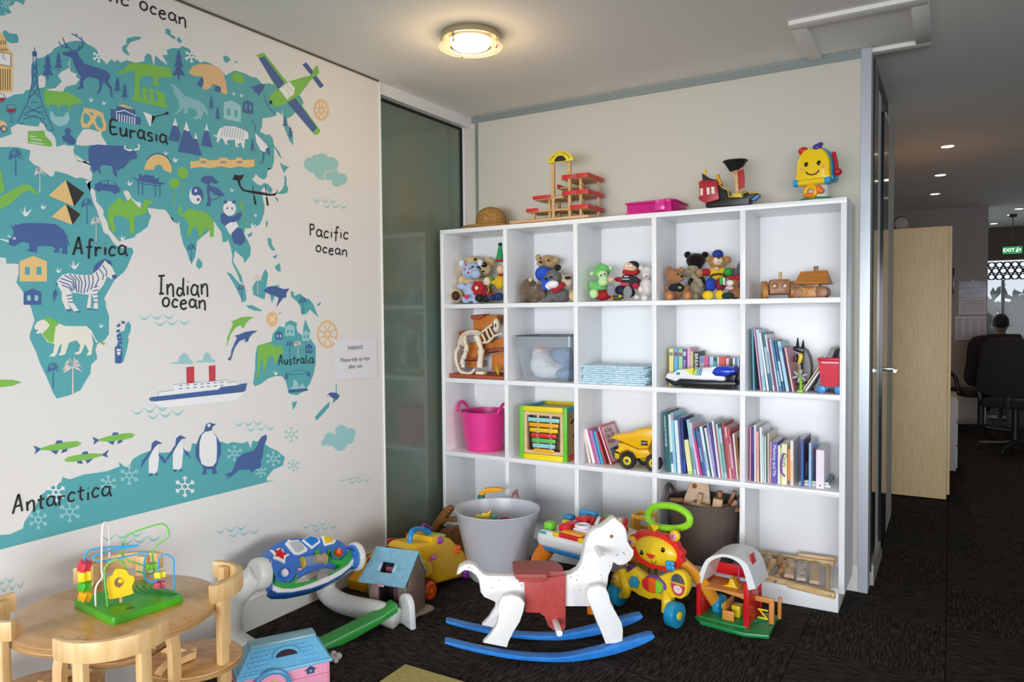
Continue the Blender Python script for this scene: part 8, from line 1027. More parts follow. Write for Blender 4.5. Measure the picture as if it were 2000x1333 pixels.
for k in (0, 1): ob('bale', G().box((.055+.036*k, .14, .045), (.034, .03, .036), bev=.003), pl('e9edf0'), t)
ob('trough', G().box((.13, .02, .045), (.05, .006, .042), bev=.004), ob_, t); ob('stall_side', G().box((.112, .08, .06), (.006, .11, .07), bev=.002), ob_, t); ob('feeder', G().box((.145, .09, .05), (.04, .05, .05), bev=.008), pl('e3c01c'), t)
R3 = [(0.284,0.0342),(0.2837,0.1225),(0.2113,0.1289)]; x5 = R3[0][0]
ob('yard_post', G().box((x5, .1, .065), (.02, .016, .09), bev=.002), ob_, t); ob('yard_post', G().box((x5+.012, .17, .065), (.014, .016, .09), bev=.002), ob_, t); ob('yard_rail', G().box(((x5+rx2)/2, .1, .115), (x5-rx2+.02, .014, .022), bev=.002), ob_, t)
for z in (.035, .07): ob('gate_bar', G().box(((x5+rx2)/2+.0, .1, z), (x5-rx2-.03, .006, .007), bev=.001), pl('f0cf1c'), t)
ob('gate_bar', G().tube([(rx2+.02, .1, .07), (x5-.018, .1, .035)], .004, 6), pl('f0cf1c'), t); ob('outer_panel', G().box((lx-.012, .09, .06), (.006, .12, .08), bev=.002), ob_, t)
# ---------------------------------------------------------------- duck ride-on, treehouse, rail bridge
t = thing('duck_ride_on', 'yellow duck ride-on toy with blue arched handle and orange wheel', 'ride-on toy', (.47, -.63, 0), 90); dy_ = pl('f2bd14', .32)
def dk_(n, pts, w0, w1, m, b=.01): return ob(n, G().prism(pts, w0, w1, bev=b, seg=3), m, t)
dk_('body', [(-0.2246,0.2546),(-0.2068,0.269),(-0.1801,0.2728),(-0.1441,0.2686),(-0.089,0.2565),(-0.0746,0.2755),(-0.0221,0.2718),(0.0712,0.231),(0.1216,0.1859),(0.1787,0.1413),(0.2076,0.1054),(0.2124,0.0732),(0.1661,0.0411),(0.1603,0.0139),(0.0471,0.033),(-0.0531,0.0474),(-0.0783,0.09),(-0.1522,0.1004),(-0.1825,0.1561),(-0.1907,0.1949)], .01, .17, dy_, .02)
dk_('fender', [(-0.2052,0.2071),(-0.1561,0.1956),(-0.1107,0.171),(-0.0927,0.14),(-0.0957,0.1066),(-0.1715,0.1105),(-0.1887,0.1466),(-0.2014,0.1783)], -.005, .19, dy_, .012)
B1 = [(0.112,0.1646),(-0.0218,0.2456),(-0.002,0.2607),(-0.1201,0.0679),(0.1991,0.0082),(-0.099,0.1923)]
bk_ = ob('beak', G().ell((B1[0][0], .02, B1[0][1]-.006), (.028, .03, .014)).ell((B1[0][0]+.004, .02, B1[0][1]+.01), (.024, .028, .012)), pl('f2661c'), t)
ob('windscreen', G().ell((B1[1][0], .03, B1[1][1]), (.036, .03, .022), (0, 12, 0)), pl('b54cc0', .15), t); ob('crest', G().box((B1[2][0]+.005, .06, B1[2][1]), (.07, .08, .014), (0, 12, 0), bev=.006), pl('8fd048'), t)
hb = [(-0.1863,0.236),(-0.1784,0.2957),(-0.1669,0.3152),(-0.1421,0.3215),(-0.1058,0.3151),(-0.0644,0.3002),(-0.0388,0.2805),(-0.0299,0.2505),(-0.0427,0.2073),(-0.0554,0.1614)]
ob('handle', G().tube([(u, .06+.03*(i/len(hb)/5), v) for i, (u, v) in enumerate(s2(hb, 5, False))], .0115, 12), pl('1f8fd0', .3), t)
for i, (u, v) in enumerate(s2(hb, 5, False)[9:36:3]): ob('grip_ring', G().ell((u, .06, v), (.013, .013, .004), (0, 90-i*22, 0)), pl('177ab8'), t)
ow = ob('front_wheel', G().lathe([(.006, .0), (.02, .004), (.034, .0), (.043, .012), (.043, .03), (.034, .04), (.006, .04), (.006, 0)], (B1[3][0], -.012, .043), 28, M.Rotation(-pi/2, 4, 'X')), pl('f0541c', .3), t); ob('hub', G().cyl((B1[3][0], -.014, .043), (B1[3][0], .0, .043), .012, n=16, bev=.002), pl('f5891c'), ow)
ob('rear_wheel', G().cyl((B1[4][0], .0, .032), (B1[4][0], .045, .032), .032, n=26, bev=.006), pl('8a3fa8'), t); ob('front_wheel', G().cyl((B1[3][0], .15, .043), (B1[3][0], .19, .043), .043, n=26, bev=.006), pl('f0541c'), t); ob('rear_wheel', G().cyl((B1[4][0], .13, .032), (B1[4][0], .17, .032), .032, n=26, bev=.006), pl('8a3fa8'), t)
ob('knob', G().ell((B1[5][0], -.006, B1[5][1]), .013).cyl((B1[5][0]-.012, 0, B1[5][1]-.016), (B1[5][0], 0, B1[5][1]), .006), pl('c058b4'), t)
t = thing('toy_treehouse', 'brown moulded treehouse branch toy in the corner behind the duck', 'toy'); tb = mt('9a6a34', .6, bump=.4, bs=50)
for n, p, y0, y1 in (('branch', [(0.0273,0.1249),(0.1239,0.2459),(0.1552,0.2626),(0.1858,0.2487),(0.1671,0.2285),(0.1356,0.1912),(0.2159,0.2095),(0.2228,0.1842),(0.1909,0.1747),(0.1353,0.1707),(0.0942,0.141),(0.0555,0.0901),(0.0332,0.0869)], -.17, -.13), ('trunk', [(0.0479,0.0812),(0.0897,0.1182),(0.1521,0.1117),(0.1825,0.0702),(0.2374,0.0632),(0.2543,-0.0405),(0.094,-0.0153)], -.15, -.08)): ob(n, G().prism(p, y0, y1, bev=.008), tb, t)
ob('stem', G().cyl((.17, -.12, 0), (.2, -.12, .14), .05, .03), tb, t); ob('knot', G().ell((.165, -.175, .235), (.012, .008, .012)), tb, t)
t = thing('toy_vine', 'purple curly toy vine hanging behind the duck\'s blue handle', 'toy', (.14, -.42, 0)); vv = [(.14, *q) for q in [(-0.2957,0.1596),(-0.3326,0.1887),(-0.3614,0.2041),(-0.372,0.197),(-0.3569,0.1655),(-0.3522,0.1415),(-0.3707,0.1334),(-0.3685,0.1165)]]
ob('vine', G().tube(sp([(0, p[1]+.42, p[2]) for p in vv], 5), .008, 8), pl('b356b4'), t); ob('stand', G().cyl((0, .0, 0), (0, .02, .2), .008), pl('9a4aa0'), t)
t = thing('toy_rail_bridge', 'red toy rail bridge on green track beside the frosted glass', 'toy', (.1, -.52, 0)); rb_ = pl('d8331c'); q = [(-0.5953,0.181),(-0.5787,0.1853),(-0.4973,0.1611),(-0.4555,0.1404),(-0.4635,0.1185),(-0.5174,0.1365),(-0.5605,0.1482),(-0.5843,0.147)]
ob('arch', G().prism([(a+.52, b) for a, b in q], -.015, .015, YZ, bev=.003), rb_, t); 
for a in (q[0][0], q[3][0]): ob('leg', G().box((0, a+.52, q[0][1]/2), (.012, .012, q[0][1]), bev=.002), rb_, t)
ob('track', G().box((.02, 0, q[0][1]-.085), (.05, .22, .012), bev=.003), pl('2f8a3c'), t); ob('rail', G().tube([(.0, -.1, q[0][1]-.05), (.02, .12, q[0][1]-.03)], .003, 6), mt('c9c9c4', .3, metal=.8), t)
# ---------------------------------------------------------------- toy houses by the wall
t = thing('toy_house', 'brown toy house with pale blue corrugated roof and dormer opening', 'toy house', (.536, -.982, 0), 10); bw_ = mt('8a7466', .55, bump=.2, bs=60); rf_ = mt('8cc3dc', .5, nz=.15, ns=40)
Q = [(-0.2316,0.1596),(-0.0033,0.1515),(0.0277,0.2709),(-0.2036,0.2791),(-0.0228,0.0365),(-0.1512,0.0595),(-0.1403,0.2323),(-0.0764,0.2354),(-0.0707,0.1947),(-0.132,0.1916)]
x0, x1 = Q[0][0], Q[1][0]; ze, zr = (Q[0][1]+Q[1][1])/2, (Q[2][1]+Q[3][1])/2
N_ = 9
for k in range(N_):
    f0, f1 = k/N_, (k+1)/N_
    def rp_(f): return (-.03+.105*f, ze+(zr-ze)*(f**1.15))
    (ya, za), (yb, zb) = rp_(f0), rp_(f1); dx = .03*f0
    segs = [(x0+dx, x1+.012*f0)] if not 3 <= k <= 5 else [(x0+dx, (x0+x1)/2-.028), ((x0+x1)/2+.03, x1+.012*f0)]
    for a, b in segs: ob('shingle_course', G().raw([(a, ya, za+.004), (b, ya, za+.004), (b, yb, zb+.004), (a, yb, zb+.004), (a, ya, za-.004), (b, ya, za-.004), (b, yb, zb-.003), (a, yb, zb-.003)], [(0, 1, 2, 3), (7, 6, 5, 4), (0, 4, 5, 1), (1, 5, 6, 2), (2, 6, 7, 3), (3, 7, 4, 0)]), rf_, t, flat=True)
ob('rear_roof', G().raw([(x0+.03, .075, zr), (x1+.012, .075, zr), (x1, .17, ze), (x0, .17, ze), (x0+.03, .075, zr-.006), (x1+.012, .075, zr-.006), (x1, .17, ze-.006), (x0, .17, ze-.006)], [(0, 1, 2, 3), (7, 6, 5, 4), (0, 4, 5, 1), (1, 5, 6, 2), (2, 6, 7, 3), (3, 7, 4, 0)]), rf_, t, flat=True)
for s in (-.036, .038): ob('shutter', G().box(((x0+x1)/2+s, .025, ze+(zr-ze)*.5), (.014, .004, .05), (-50, 0, 0), bev=.001), mt('b4d8ee', .4), t)
ob('inner_panel', G().box(((x0+x1)/2, .06, ze+.02), (.06, .004, .05), bev=.001), mt('b86a7a', .5), t)
ob('side_wall', G().prism([(0, .004), (.15, .004), (.15, ze), (.075, zr-.012), (0, ze)], -.01, 0, YZ, bev=.001), bw_, t)
ob('side_wall', G().prism([(0, .004), (.15, .004), (.15, ze), (.075, zr-.012), (0, ze)], x0+.035, x0+.045, YZ, bev=.001), bw_, t)
ob('front_wall', G().box((-.028, .005, ze/2), (.055, .01, ze), bev=.001), bw_, t); ob('front_wall', G().box((x0+.06, .005, ze/2), (.04, .01, ze), bev=.001), mt('9c8078', .55), t); ob('door', G().box((-.07, .02, ze/2), (.03, .008, ze-.01), bev=.001), mt('6d4652', .5), t); ob('back_wall', G().box((x0/2+.015, .145, ze/2), (-x0-.03, .01, ze), bev=.001), mt('5c5664', .6), t)
ob('ground_plate', G().prism(s2([(x0+.03, -.02), (.0, -.035), (.02, -.01), (.012, .05), (.035, .1), (.02, .17), (x0+.03, .17)], 3), 0, .008, XY, bev=.002), mt('a89c8c', .6), t); ob('badge', G().box((x0*.5-.0, -.036, ze-.004), (.03, .003, .01), bev=.001), mt('d8a0b4', .4), t)
t = thing('toy_townhouse', 'yellow toy building with red arched top between gym and blue roofed house', 'toy house', (.045, -.83, 0), 0); yw = pl('e2a615', .45); q = [(-0.0516,0.0456),(0.1124,0.09),(0.1311,0.1852),(0.1774,0.2245)]
zq = q[0][1]; w5 = q[1][0]; ob('front_wall', G().box((w5/2, .006, zq/2), (w5, .012, zq), bev=.002), yw, t); ob('roof', G().raw([(0, -.005, zq), (w5, -.005, zq), (w5+.02, .14, zq+.1), (.03, .14, zq+.1), (0, .005, zq-.012), (w5, .005, zq-.012), (w5+.02, .15, zq+.09), (.03, .15, zq+.09)], [(0, 1, 2, 3), (7, 6, 5, 4), (0, 4, 5, 1), (1, 5, 6, 2), (2, 6, 7, 3), (3, 7, 4, 0)]), yw, t, flat=True)
for k in range(4): ob('ledge', G().box((w5/2, -.003, zq*(.18+.2*k)), (w5*.96, .006, .004), bev=.001), yw, t)
ob('corner_post', G().cyl((w5+.02, .0, 0), (w5+.02, .0, zq*.95), .011, n=14), mt('8f8f4c', .5), t); ob('side_wall', G().box((w5+.03, .06, zq/2), (.012, .12, zq), bev=.002), mt('8a7a78', .5), t)
ob('arch_top', G().ring([(w5*.85+.03*cos(a*pi/12), zq+.075+.03*sin(a*pi/12)) for a in range(13)]+[(w5*.85-.03, zq-.01), (w5*.85+.03, zq-.01)], [(w5*.85+.018*cos(a*pi/12), zq+.075+.018*sin(a*pi/12)) for a in range(13)]+[(w5*.85-.018, zq-.01), (w5*.85+.018, zq-.01)], .06, .1), pl('b3181a'), t); ob('side_panel', G().box((w5*.85, .09, zq+.03), (.04, .01, .1)), pl('8a1c1c'), t)
# ---------------------------------------------------------------- activity gym
t = thing('activity_gym', 'white baby activity gym with blue toy panel and green beam against the mural wall', 'activity gym'); gw = mt('e6e4de', .35); bp2 = pl('3f78d0', .3); gg = pl('35a544', .35)
Rc, Lc = V((.30, -1.07, .263)), V((.22, -1.48, .305)); U_ = (Rc-Lc).normalized(); W_ = V((-.62, 0, .78)); W_ = (W_-U_*W_.dot(U_)).normalized(); Nn = U_.cross(W_)
GT = M.Translation(Lc) @ M((U_, W_, Nn)).transposed().to_4x4()
def gy(n, pts, w0, w1, m, b=.004, par=None): return ob(n, G().prism(pts, w0, w1, GT, bev=b), m, par or t)
gy('panel', [(-0.0295,0.0321),(-0.0028,0.0578),(0.0272,0.0837),(0.0618,0.104),(0.1012,0.1183),(0.1392,0.1259),(0.1763,0.128),(0.223,0.1198),(0.2495,0.1236),(0.284,0.1127),(0.3451,0.1009),(0.3894,0.0853),(0.4231,0.04),(0.4234,-0.0031),(0.3463,-0.0293),(0.3024,-0.016),(0.2544,-0.0166),(0.1885,-0.0281),(0.1371,-0.0471),(0.12,-0.0634),(0.0946,-0.0696),(0.0621,-0.0634),(0.034,-0.0446),(0.0123,-0.0701),(0.0087,-0.0263),(-0.0044,0.0141)], -.04, .0, bp2, .008)
gy('tray_rim', [(0.0254,-0.0403),(0.0248,-0.0563),(0.0581,-0.0762),(0.1018,-0.0833),(0.1559,-0.0798),(0.2126,-0.0736),(0.2829,-0.0607),(0.3421,-0.0405),(0.3892,-0.0126),(0.4199,0.0097),(0.4319,-0.0075),(0.3909,-0.043),(0.3317,-0.0681),(0.2607,-0.0869),(0.1802,-0.097),(0.0918,-0.0963),(0.0325,-0.086),(0.0171,-0.0723)], -.045, .006, mt('eceaee', .3), .006); gy('tray_edge', [(0.017,-0.0683),(0.0337,-0.0822),(0.0931,-0.0925),(0.1815,-0.093),(0.2622,-0.0828),(0.3332,-0.0639),(0.3925,-0.0387),(0.4363,-0.0051),(0.3919,-0.0491),(0.3327,-0.0741),(0.2618,-0.0927),(0.1812,-0.1027),(0.09,-0.1019),(0.0309,-0.0911),(0.0161,-0.0775)], -.05, -.002, pl('1f55a0'), .002)
for p in [[(0.0335,-0.009),(0.0439,-0.0026),(0.0333,-0.0281),(0.042,-0.046),(0.0645,-0.0557),(0.0916,-0.0608),(0.1115,-0.0535),(0.1302,-0.0319),(0.1341,-0.0382),(0.1127,-0.0675),(0.1599,-0.068),(0.2158,-0.0643),(0.2179,-0.0718),(0.1865,-0.0786),(0.1398,-0.0837),(0.0955,-0.0848),(0.0585,-0.0749),(0.0274,-0.0568)],[(0.3055,0.046),(0.324,0.0522),(0.3034,0.0224),(0.3177,-0.0008),(0.3516,-0.0064),(0.3885,0.0117),(0.4057,0.0304),(0.4183,0.01),(0.4061,-0.0124),(0.3742,-0.0341),(0.3328,-0.0477),(0.2824,-0.0621),(0.2824,-0.0534),(0.3267,-0.0378),(0.3432,-0.0288),(0.3044,-0.0104),(0.2943,0.0149)]]: gy('ball_tray', p, -.02, .012, gg, .004)
SH = [[(0.0518,0.0898),(0.0726,0.0823),(0.0931,0.092),(0.1082,0.084),(0.1091,0.068),(0.1319,0.0558),(0.1101,0.0478),(0.0974,0.0216),(0.0767,0.0391),(0.0545,0.0512),(0.0635,0.0667)],[(0.1254,0.106),(0.147,0.1218),(0.1567,0.1145),(0.1872,0.1145),(0.2192,0.0668),(0.2095,0.0566),(0.1714,0.048),(0.1518,0.0526),(0.14,0.0718)],[(0.2039,0.1091),(0.2495,0.1236),(0.2861,0.1093),(0.2881,0.0878),(0.2385,0.0638)],[(0.3004,0.1134),(0.317,0.1141),(0.366,0.0856),(0.3512,0.0724),(0.3004,0.0678)],[(0.0653,0.082),(0.0869,0.0815),(0.1006,0.088),(0.1015,0.0721),(0.121,0.0589),(0.102,0.0548),(0.0969,0.0386),(0.0809,0.0526),(0.0652,0.058),(0.0734,0.0708)],[(0.1412,0.1036),(0.1578,0.1085),(0.1873,0.1056),(0.2044,0.0735),(0.1957,0.066),(0.1712,0.0567),(0.1568,0.0634)],[(0.2133,0.1093),(0.2485,0.1207),(0.2764,0.1092),(0.279,0.0937),(0.2409,0.0754)],[(0.3087,0.1092),(0.3253,0.1099),(0.3539,0.0889),(0.3444,0.081),(0.3071,0.0774)]]
for i in range(4):
    a = gy(('star_button', 'mirror', 'square_button', 'triangle_button')[i], SH[i], -.004, .006, mt('f3f4f6', .3), .002); gy('inset', SH[i+4], .0, .008, pl(('d81f1c', 'c4c6c6', '1f7fd8', 'f2c81a')[i], .25), .002, a)
c = [(0.0263,0.0378),(0.0839,-0.0166),(0.3524,0.0266),(0.1745,0.0115),(0.2742,0.0123),(0.2325,0.0192),(0.1545,-0.0122),(0.2575,0.0461)]
rb2 = gy('round_button', circ(c[0][0], c[0][1], .0185, 24, .014), -.004, .008, mt('f3f4f6', .3), .003); gy('inset', circ(c[0][0], c[0][1], .0145, 24, .0105), .0, .01, pl('4f1f9a', .25), .002, rb2)
def gp(p, z): return GT @ V((p[0], p[1], z))
b1 = ob('spin_ball', G().ell(gp(c[1], .008), .0165, n=20), [mt('eceaf2', .2)], t); ob('ball_half', G().ell(gp((c[1][0]+.0045, c[1][1]), .009), (.0135, .0165, .016), n=18), pl('5a2aa8', .2), b1); gy('ball_ring', circ(c[1][0], c[1][1], .024, 24, .021), -.01, .004, pl('2f68c0'), .002)
b2 = ob('spin_ball', G().ell(gp(c[2], .01), .018, n=20), pl('e8401c', .2), t); ob('ball_stripe', G().ell(gp((c[2][0]-.002, c[2][1]+.003), .013), (.007, .0165, .0165), (0, 20, 40), n=18), pl('f2b01c', .2), b2); gy('ball_ring', circ(c[2][0], c[2][1], .025, 24, .022), -.01, .004, gg, .002)
cl2 = mt('d8dcd8', .1, alpha=.3); ob('rattle_drum', G().cyl(gp((c[3][0]-.004, c[3][1]), .012), gp(c[4], .012), .021, n=24), cl2, t); ob('rattle_core', G().cyl(gp(c[5], .012), gp((c[4][0]-.006, c[4][1]), .012), .018, n=20), mt('b98f52', .4), t)
for p in ((c[3][0]-.006, c[3][1]), c[4]): ob('drum_bracket', G().cyl(gp(p, .008), gp((p[0]+.005, p[1]), .008), .024, n=24, bev=.002), pl('f2c416'), t)
gy('badge', circ(c[6][0], c[6][1], .013, 16, .006), 0, .004, mt('d0304c', .3), .001); gy('badge_stripe', circ(c[6][0], c[6][1], .0095, 14, .003), .003, .005, mt('f3eef0', .4), 0); gy('knob', circ(c[7][0], c[7][1], .012, 18), 0, .008, pl('3fae3c'), .002)
ob('end_cap', G().cyl(Lc-U_*.045, Lc+U_*.012, .062, n=36, bev=.016), gw, t); ob('end_cap', G().cyl(Rc-U_*.0, Rc+U_*.03, .062, n=36, bev=.012), gw, t); spk = ob('speaker', G().cyl(Rc-U_*.006, Rc+U_*.004, .052, n=36, bev=.004), pl('3f84da'), t)
for k in range(5): a = .5+.33*k; ob('sound_hole', G().ell(Rc-U_*.0065+(W_*sin(a)-Nn*0+U_.cross(W_)*0)*.036+Nn*.036*cos(a), .0055, n=10), pl('24549c'), spk)
for nm, c0, L5 in (('left', Lc-U_*.03, [(0.0619,0.0082),(-0.0373,-0.0447),(-0.1019,-0.1047),(-0.1369,-0.181),(-0.1279,-0.2502),(-0.0938,-0.2854)]), ('right', Rc+U_*.015, [(-0.0818,-0.0816),(-0.1583,-0.1379),(-0.2017,-0.1979),(-0.1888,-0.2416),(-0.1032,-0.264),(0.0132,-0.26),(0.1404,-0.2481)])):
    o3, ux = (V((.207, -1.545, .3)), V((1, -.18, 0)).normalized()) if nm == 'left' else (V((.303, -1.055, .3)), V((1, -.1, 0)).normalized())
    pts = [o3+ux*u+V((0, 0, v)) for u, v in L5]; pts = [p if p.z > .03 else V((p.x, p.y, .03)) for p in pts]; pts[0] = c0
    if nm == 'left': pts += [V((.2, -1.55, .028)), V((.42, -1.6, .03))]
    else: pts += [V((.53, -1.05, .03))]
    ob('side_frame', G().tube(sp(pts, 6), .042, 12, sq=1.1), gw, t)
E_ = V((.556, -1.05, 0)); a2 = -114; ff = [(0.0197,0.1028),(0.0881,0.0741),(0.1936,0.051),(0.295,0.0288),(0.3491,0.017),(0.4399,0.0018),(0.4311,-0.0287),(0.3302,-0.0143),(0.22,0.0066),(0.1154,0.0361),(0.0202,0.0701)]
EB = M.Translation(E_) @ M.Rotation(rad(a2), 4, 'Z') @ XZ; ob('beam', G().prism(ff, -.08, 0, EB, bev=.006), gg, t)
ee = [(-.05+.05*cos(a*pi/12), .085+.05*sin(a*pi/12)) for a in range(13)]+[(-.105, .002), (.008, .002)]
ob('end_foot', G().prism([(u+.042, v) for u, v in ee], .0, .03, M.Translation(E_+V((.0, .012, 0))) @ M.Rotation(rad(a2+90), 4, 'Z') @ XZ, bev=.008), mt('eceeee', .35), t)
rebase(t, (.3, -1.3, 0))
# ---------------------------------------------------------------- pink dollhouse, tissue, mat
t = thing('dollhouse', 'pink plastic dollhouse with blue scalloped roof and yellow arched window', 'dollhouse', (.579, -1.888, 0), 59); dpk = pl('ec9dbb', .4); dbl = pl('6fbbe2', .35); LW = .287
Q = [(-0.0007,0.1548),(0.283,0.1548),(0.0465,0.2132),(0.2334,0.2195),(0.0506,0.1312),(0.2852,0.1136)]
ze, zr = (Q[0][1]+Q[1][1])/2, (Q[2][1]+Q[3][1])/2; r0, r1 = Q[2][0], Q[3][0]
ob('roof', G().raw([(Q[0][0]-.01, -.012, ze), (Q[1][0]+.006, -.012, ze), (Q[1][0]+.006, .18, ze), (Q[0][0]-.01, .18, ze), (r0, .06, zr), (r1+.02, .06, zr), (r1+.02, .11, zr), (r0, .11, zr)], [(0, 1, 5, 4), (1, 2, 6, 5), (2, 3, 7, 6), (3, 0, 4, 7), (4, 5, 6, 7), (0, 3, 2, 1)]), dbl, t, flat=True)
ob('roof_rim', G().box(((Q[0][0]+Q[1][0])/2, .084, ze), (Q[1][0]-Q[0][0]+.02, .2, .012), bev=.004), dbl, t); ob('ridge', G().box(((r0+r1)/2+.01, .085, zr+.002), (r1-r0+.03, .06, .014), bev=.006), pl('7ba9b8', .3), t)
g = G(); rn = V((0, -(zr-ze), .07)).normalized()
for i in range(13):
    for j in range(5):
        f = .14+.16*j; x = (Q[0][0]*(1-f)+r0*f)+((Q[1][0]*(1-f)+r1*f)-(Q[0][0]*(1-f)+r0*f))*(.06+.88*(i+.5*(j % 2))/13); p = V((x, -.012+.072*f, ze+(zr-ze)*f))
        if abs(x-(Q[0][0]+Q[1][0])/2-.01) > .045 or j > 3: g.ell(p, (.008, .003, .0055), (math.degrees(math.atan2(zr-ze, .072))-90+90, 0, 0), n=8)
ob('scallops', g, dbl, t, kind='stuff')
mx = (r0+r1)/2+.012; f = .62; ob('carry_slot', G().prism([(mx+.034*cos(a*pi/10), .022*sin(a*pi/10)) for a in range(11)], -.001, .002, frame((0, -.012+.072*.48, ze+(zr-ze)*.48), (1, 0, 0), (0, .072, zr-ze))), mt('3a2030', .6), t); ob('slot_hood', G().tube([frame((0, -.012+.072*.48, ze+(zr-ze)*.48), (1, 0, 0), (0, .072, zr-ze)) @ V((mx+.04*cos(a*pi/12), .027*sin(a*pi/12), .002)) for a in range(13)], .006, 8), dbl, t)
ob('front_wall', G().box((LW/2+.002, 0, ze/2), (LW-.02, .012, ze), bev=.002), dpk, t); ob('back_wall', G().box((LW/2, .165, ze/2), (LW-.02, .012, ze), bev=.002), dpk, t)
for x in (.008, LW-.006): ob('side_wall', G().box((x, .085, ze/2), (.012, .17, ze), bev=.002), dpk, t)
ob('gable_trim', G().box((Q[0][0]-.006, .1, ze-.02), (.014, .03, .05), bev=.004), dpk, t); ob('string_course', G().box((LW*.72, -.008, ze-.045), (LW*.5, .008, .006), bev=.002), dpk, t)
wx = .097; ob('window_bay', G().prism([(wx+.05*cos(a*pi/12), ze-.045+.042*sin(a*pi/12)) for a in range(13)]+[(wx-.05, .01), (wx+.05, .01)], -.02, 0), dpk, t); ob('bay_hood', G().tube([(wx+.052*cos(a*pi/14), -.018, ze-.04+.046*sin(a*pi/14)) for a in range(15)], .009, 8), pl('4a9ac8', .35), t)
wi = ob('window', G().prism([(wx+.035*cos(a*pi/10), ze-.06+.035*sin(a*pi/10)) for a in range(11)]+[(wx-.035, ze-.11), (wx+.035, ze-.11)], -.0215, -.019), mt('5a5a2c', .4), t)
wo = [(wx+.037*cos(a*pi/10), ze-.06+.037*sin(a*pi/10)) for a in range(11)]+[(wx-.037, ze-.11), (wx+.037, ze-.11)]; wn = [(wx+.03*cos(a*pi/10), ze-.06+.03*sin(a*pi/10)) for a in range(11)]+[(wx-.03, ze-.105), (wx+.03, ze-.105)]; ob('window_frame', G().ring(wo, wn, -.024, -.019), pl('edcf2c'), wi)
for d in ((0, .03), (-.03, -.005), (.03, -.005)): ob('glazing_bar', G().tube([(wx, -.0235, ze-.08), (wx+d[0], -.0235, ze-.06+d[1])], .0022, 6), pl('edcf2c'), wi)
ob('glazing_bar', G().lathe([(.009+.002*cos(rad(a)), .002*sin(rad(a))) for a in range(0, 361, 60)], (wx, -.0235, ze-.078), 16, M.Rotation(pi/2, 4, 'X')), pl('edcf2c'), wi)
hx_ = LW-.065; hm = mt('1c4f7c', .4); mk = ob('house_mark', G().prism([(hx_-.02, ze-.022), (hx_-.012, ze-.022), (hx_-.012, ze-.034), (hx_+.012, ze-.034), (hx_+.012, ze-.022), (hx_+.02, ze-.022), (hx_, ze-.008)], -.0085, -.006), hm, t)
ob('mark_ring', G().lathe([(.0068, 0), (.0084, 0), (.0084, .001), (.0068, .001), (.0068, 0)], (hx_, -.0085, ze-.024), 16, M.Rotation(pi/2, 4, 'X')), mt('e8b4cc', .4), mk); heart('mark_heart', mk, (hx_, -.009, ze-.024), .0045, mt('e8b4cc', .4)); mk.children[-1].rotation_euler.z = -rad(31)
t = tag(ob('tissue', G().ell((0, 0, .012), (.02, .016, .012)).ell((.014, .006, .02), (.015, .014, .013)).ell((-.012, .008, .022), (.014, .012, .012)).ell((.018, -.012, .01), (.012, .01, .009)).ell((-.004, -.014, .009), (.009, .009, .008)), mt('b9b6b6', .8, bump=.6, bs=60)), 'small crumpled grey white tissue on the carpet beside the green beam', 'tissue'); t.location = (.52, -1.41, 0)
for nm, md in (('merge', 'REMESH'),): r = t.modifiers.new(nm, md); r.mode = 'VOXEL'; r.voxel_size = .003; r.use_smooth_shade = True
mp = [V((.786, -1.318)), V((1.001, -1.318+.0)), V((.804, -1.431))]; d1, d2 = (mp[1]-mp[0]).normalized(), V((.02, -1)).normalized(); p0 = mp[0]
t = thing('play_mat', 'yellow plush play mat corner on the carpet at the bottom edge', 'mat', (p0.x, p0.y, 0)); pts = [(0, 0), d1*.9, d1*.9+d2*.7, d2*.7]
ob('pile', G().prism([(p[0], p[1]) for p in pts], .002, .016, XY, bev=.006), mt('d3bf52', .95, bump=1, bs=220, nz=.3, ns=80, h2='b8a23c', sheen=.3), t); ob('backing', G().prism([(p[0], p[1]) for p in pts], 0, .003, XY), mt('e6dcae', .9), t)
# ---------------------------------------------------------------- round table, four bentwood chairs, bead maze
bw1 = wood('deb278', 'cc985a', (3, 12, 12), .35, 5); bw2 = wood('e8c38e', 'd9b074', (10, 10, 2), .4, 5); edge = mt('8f6334', .5, nz=.5, ns=3, h2='d8ac70', stretch=(1, 1, 130))
TB = (.436, -2.187); t = thing('round_table', 'round low birch play table with plywood edge', 'table', (*TB, 0))
ob('tabletop', G().cyl((0, 0, .436), (0, 0, .46), .272, n=72, bev=.002), [mt('deac68', .28, nz=.35, ns=4, h2='cf9650', stretch=(2, 9, 9), coat=.3)], t)
ob('edge_band', G().lathe([(.2725, .438), (.2733, .449), (.2725, .458)], n=72), edge, t)
def bent(x, y, a, zt, n, par, w_=.03):
    c, s = cos(rad(a)), sin(rad(a)); P = sp([(x, y, .0), (x, y, zt*.5), (x, y, zt-.07), (x-c*.012, y-s*.012, zt-.03), (x-c*.05, y-s*.05, zt-.011), (x-c*.12, y-s*.12, zt-.011)], 5)
    vs, fs = [], []
    for i, p in enumerate(P):
        d = (P[min(i+1, len(P)-1)]-P[max(i-1, 0)]).normalized(); sd = V((-s, c, 0)); nn = d.cross(sd)
        vs += [p+sd*w_/2+nn*.01, p-sd*w_/2+nn*.01, p-sd*w_/2-nn*.01, p+sd*w_/2-nn*.01]
        if i: b = 4*i; fs += [(b-4+k, b-4+(k+1) % 4, b+(k+1) % 4, b+k) for k in range(4)]
    fs += [(3, 2, 1, 0), tuple(len(vs)-4+k for k in range(4))]; return ob(n, G().raw(vs, fs), bw2, par)
for a in (10, 102, 196, 286): bent(.205*cos(rad(a)), .205*sin(rad(a)), a, .434, 'leg', t)
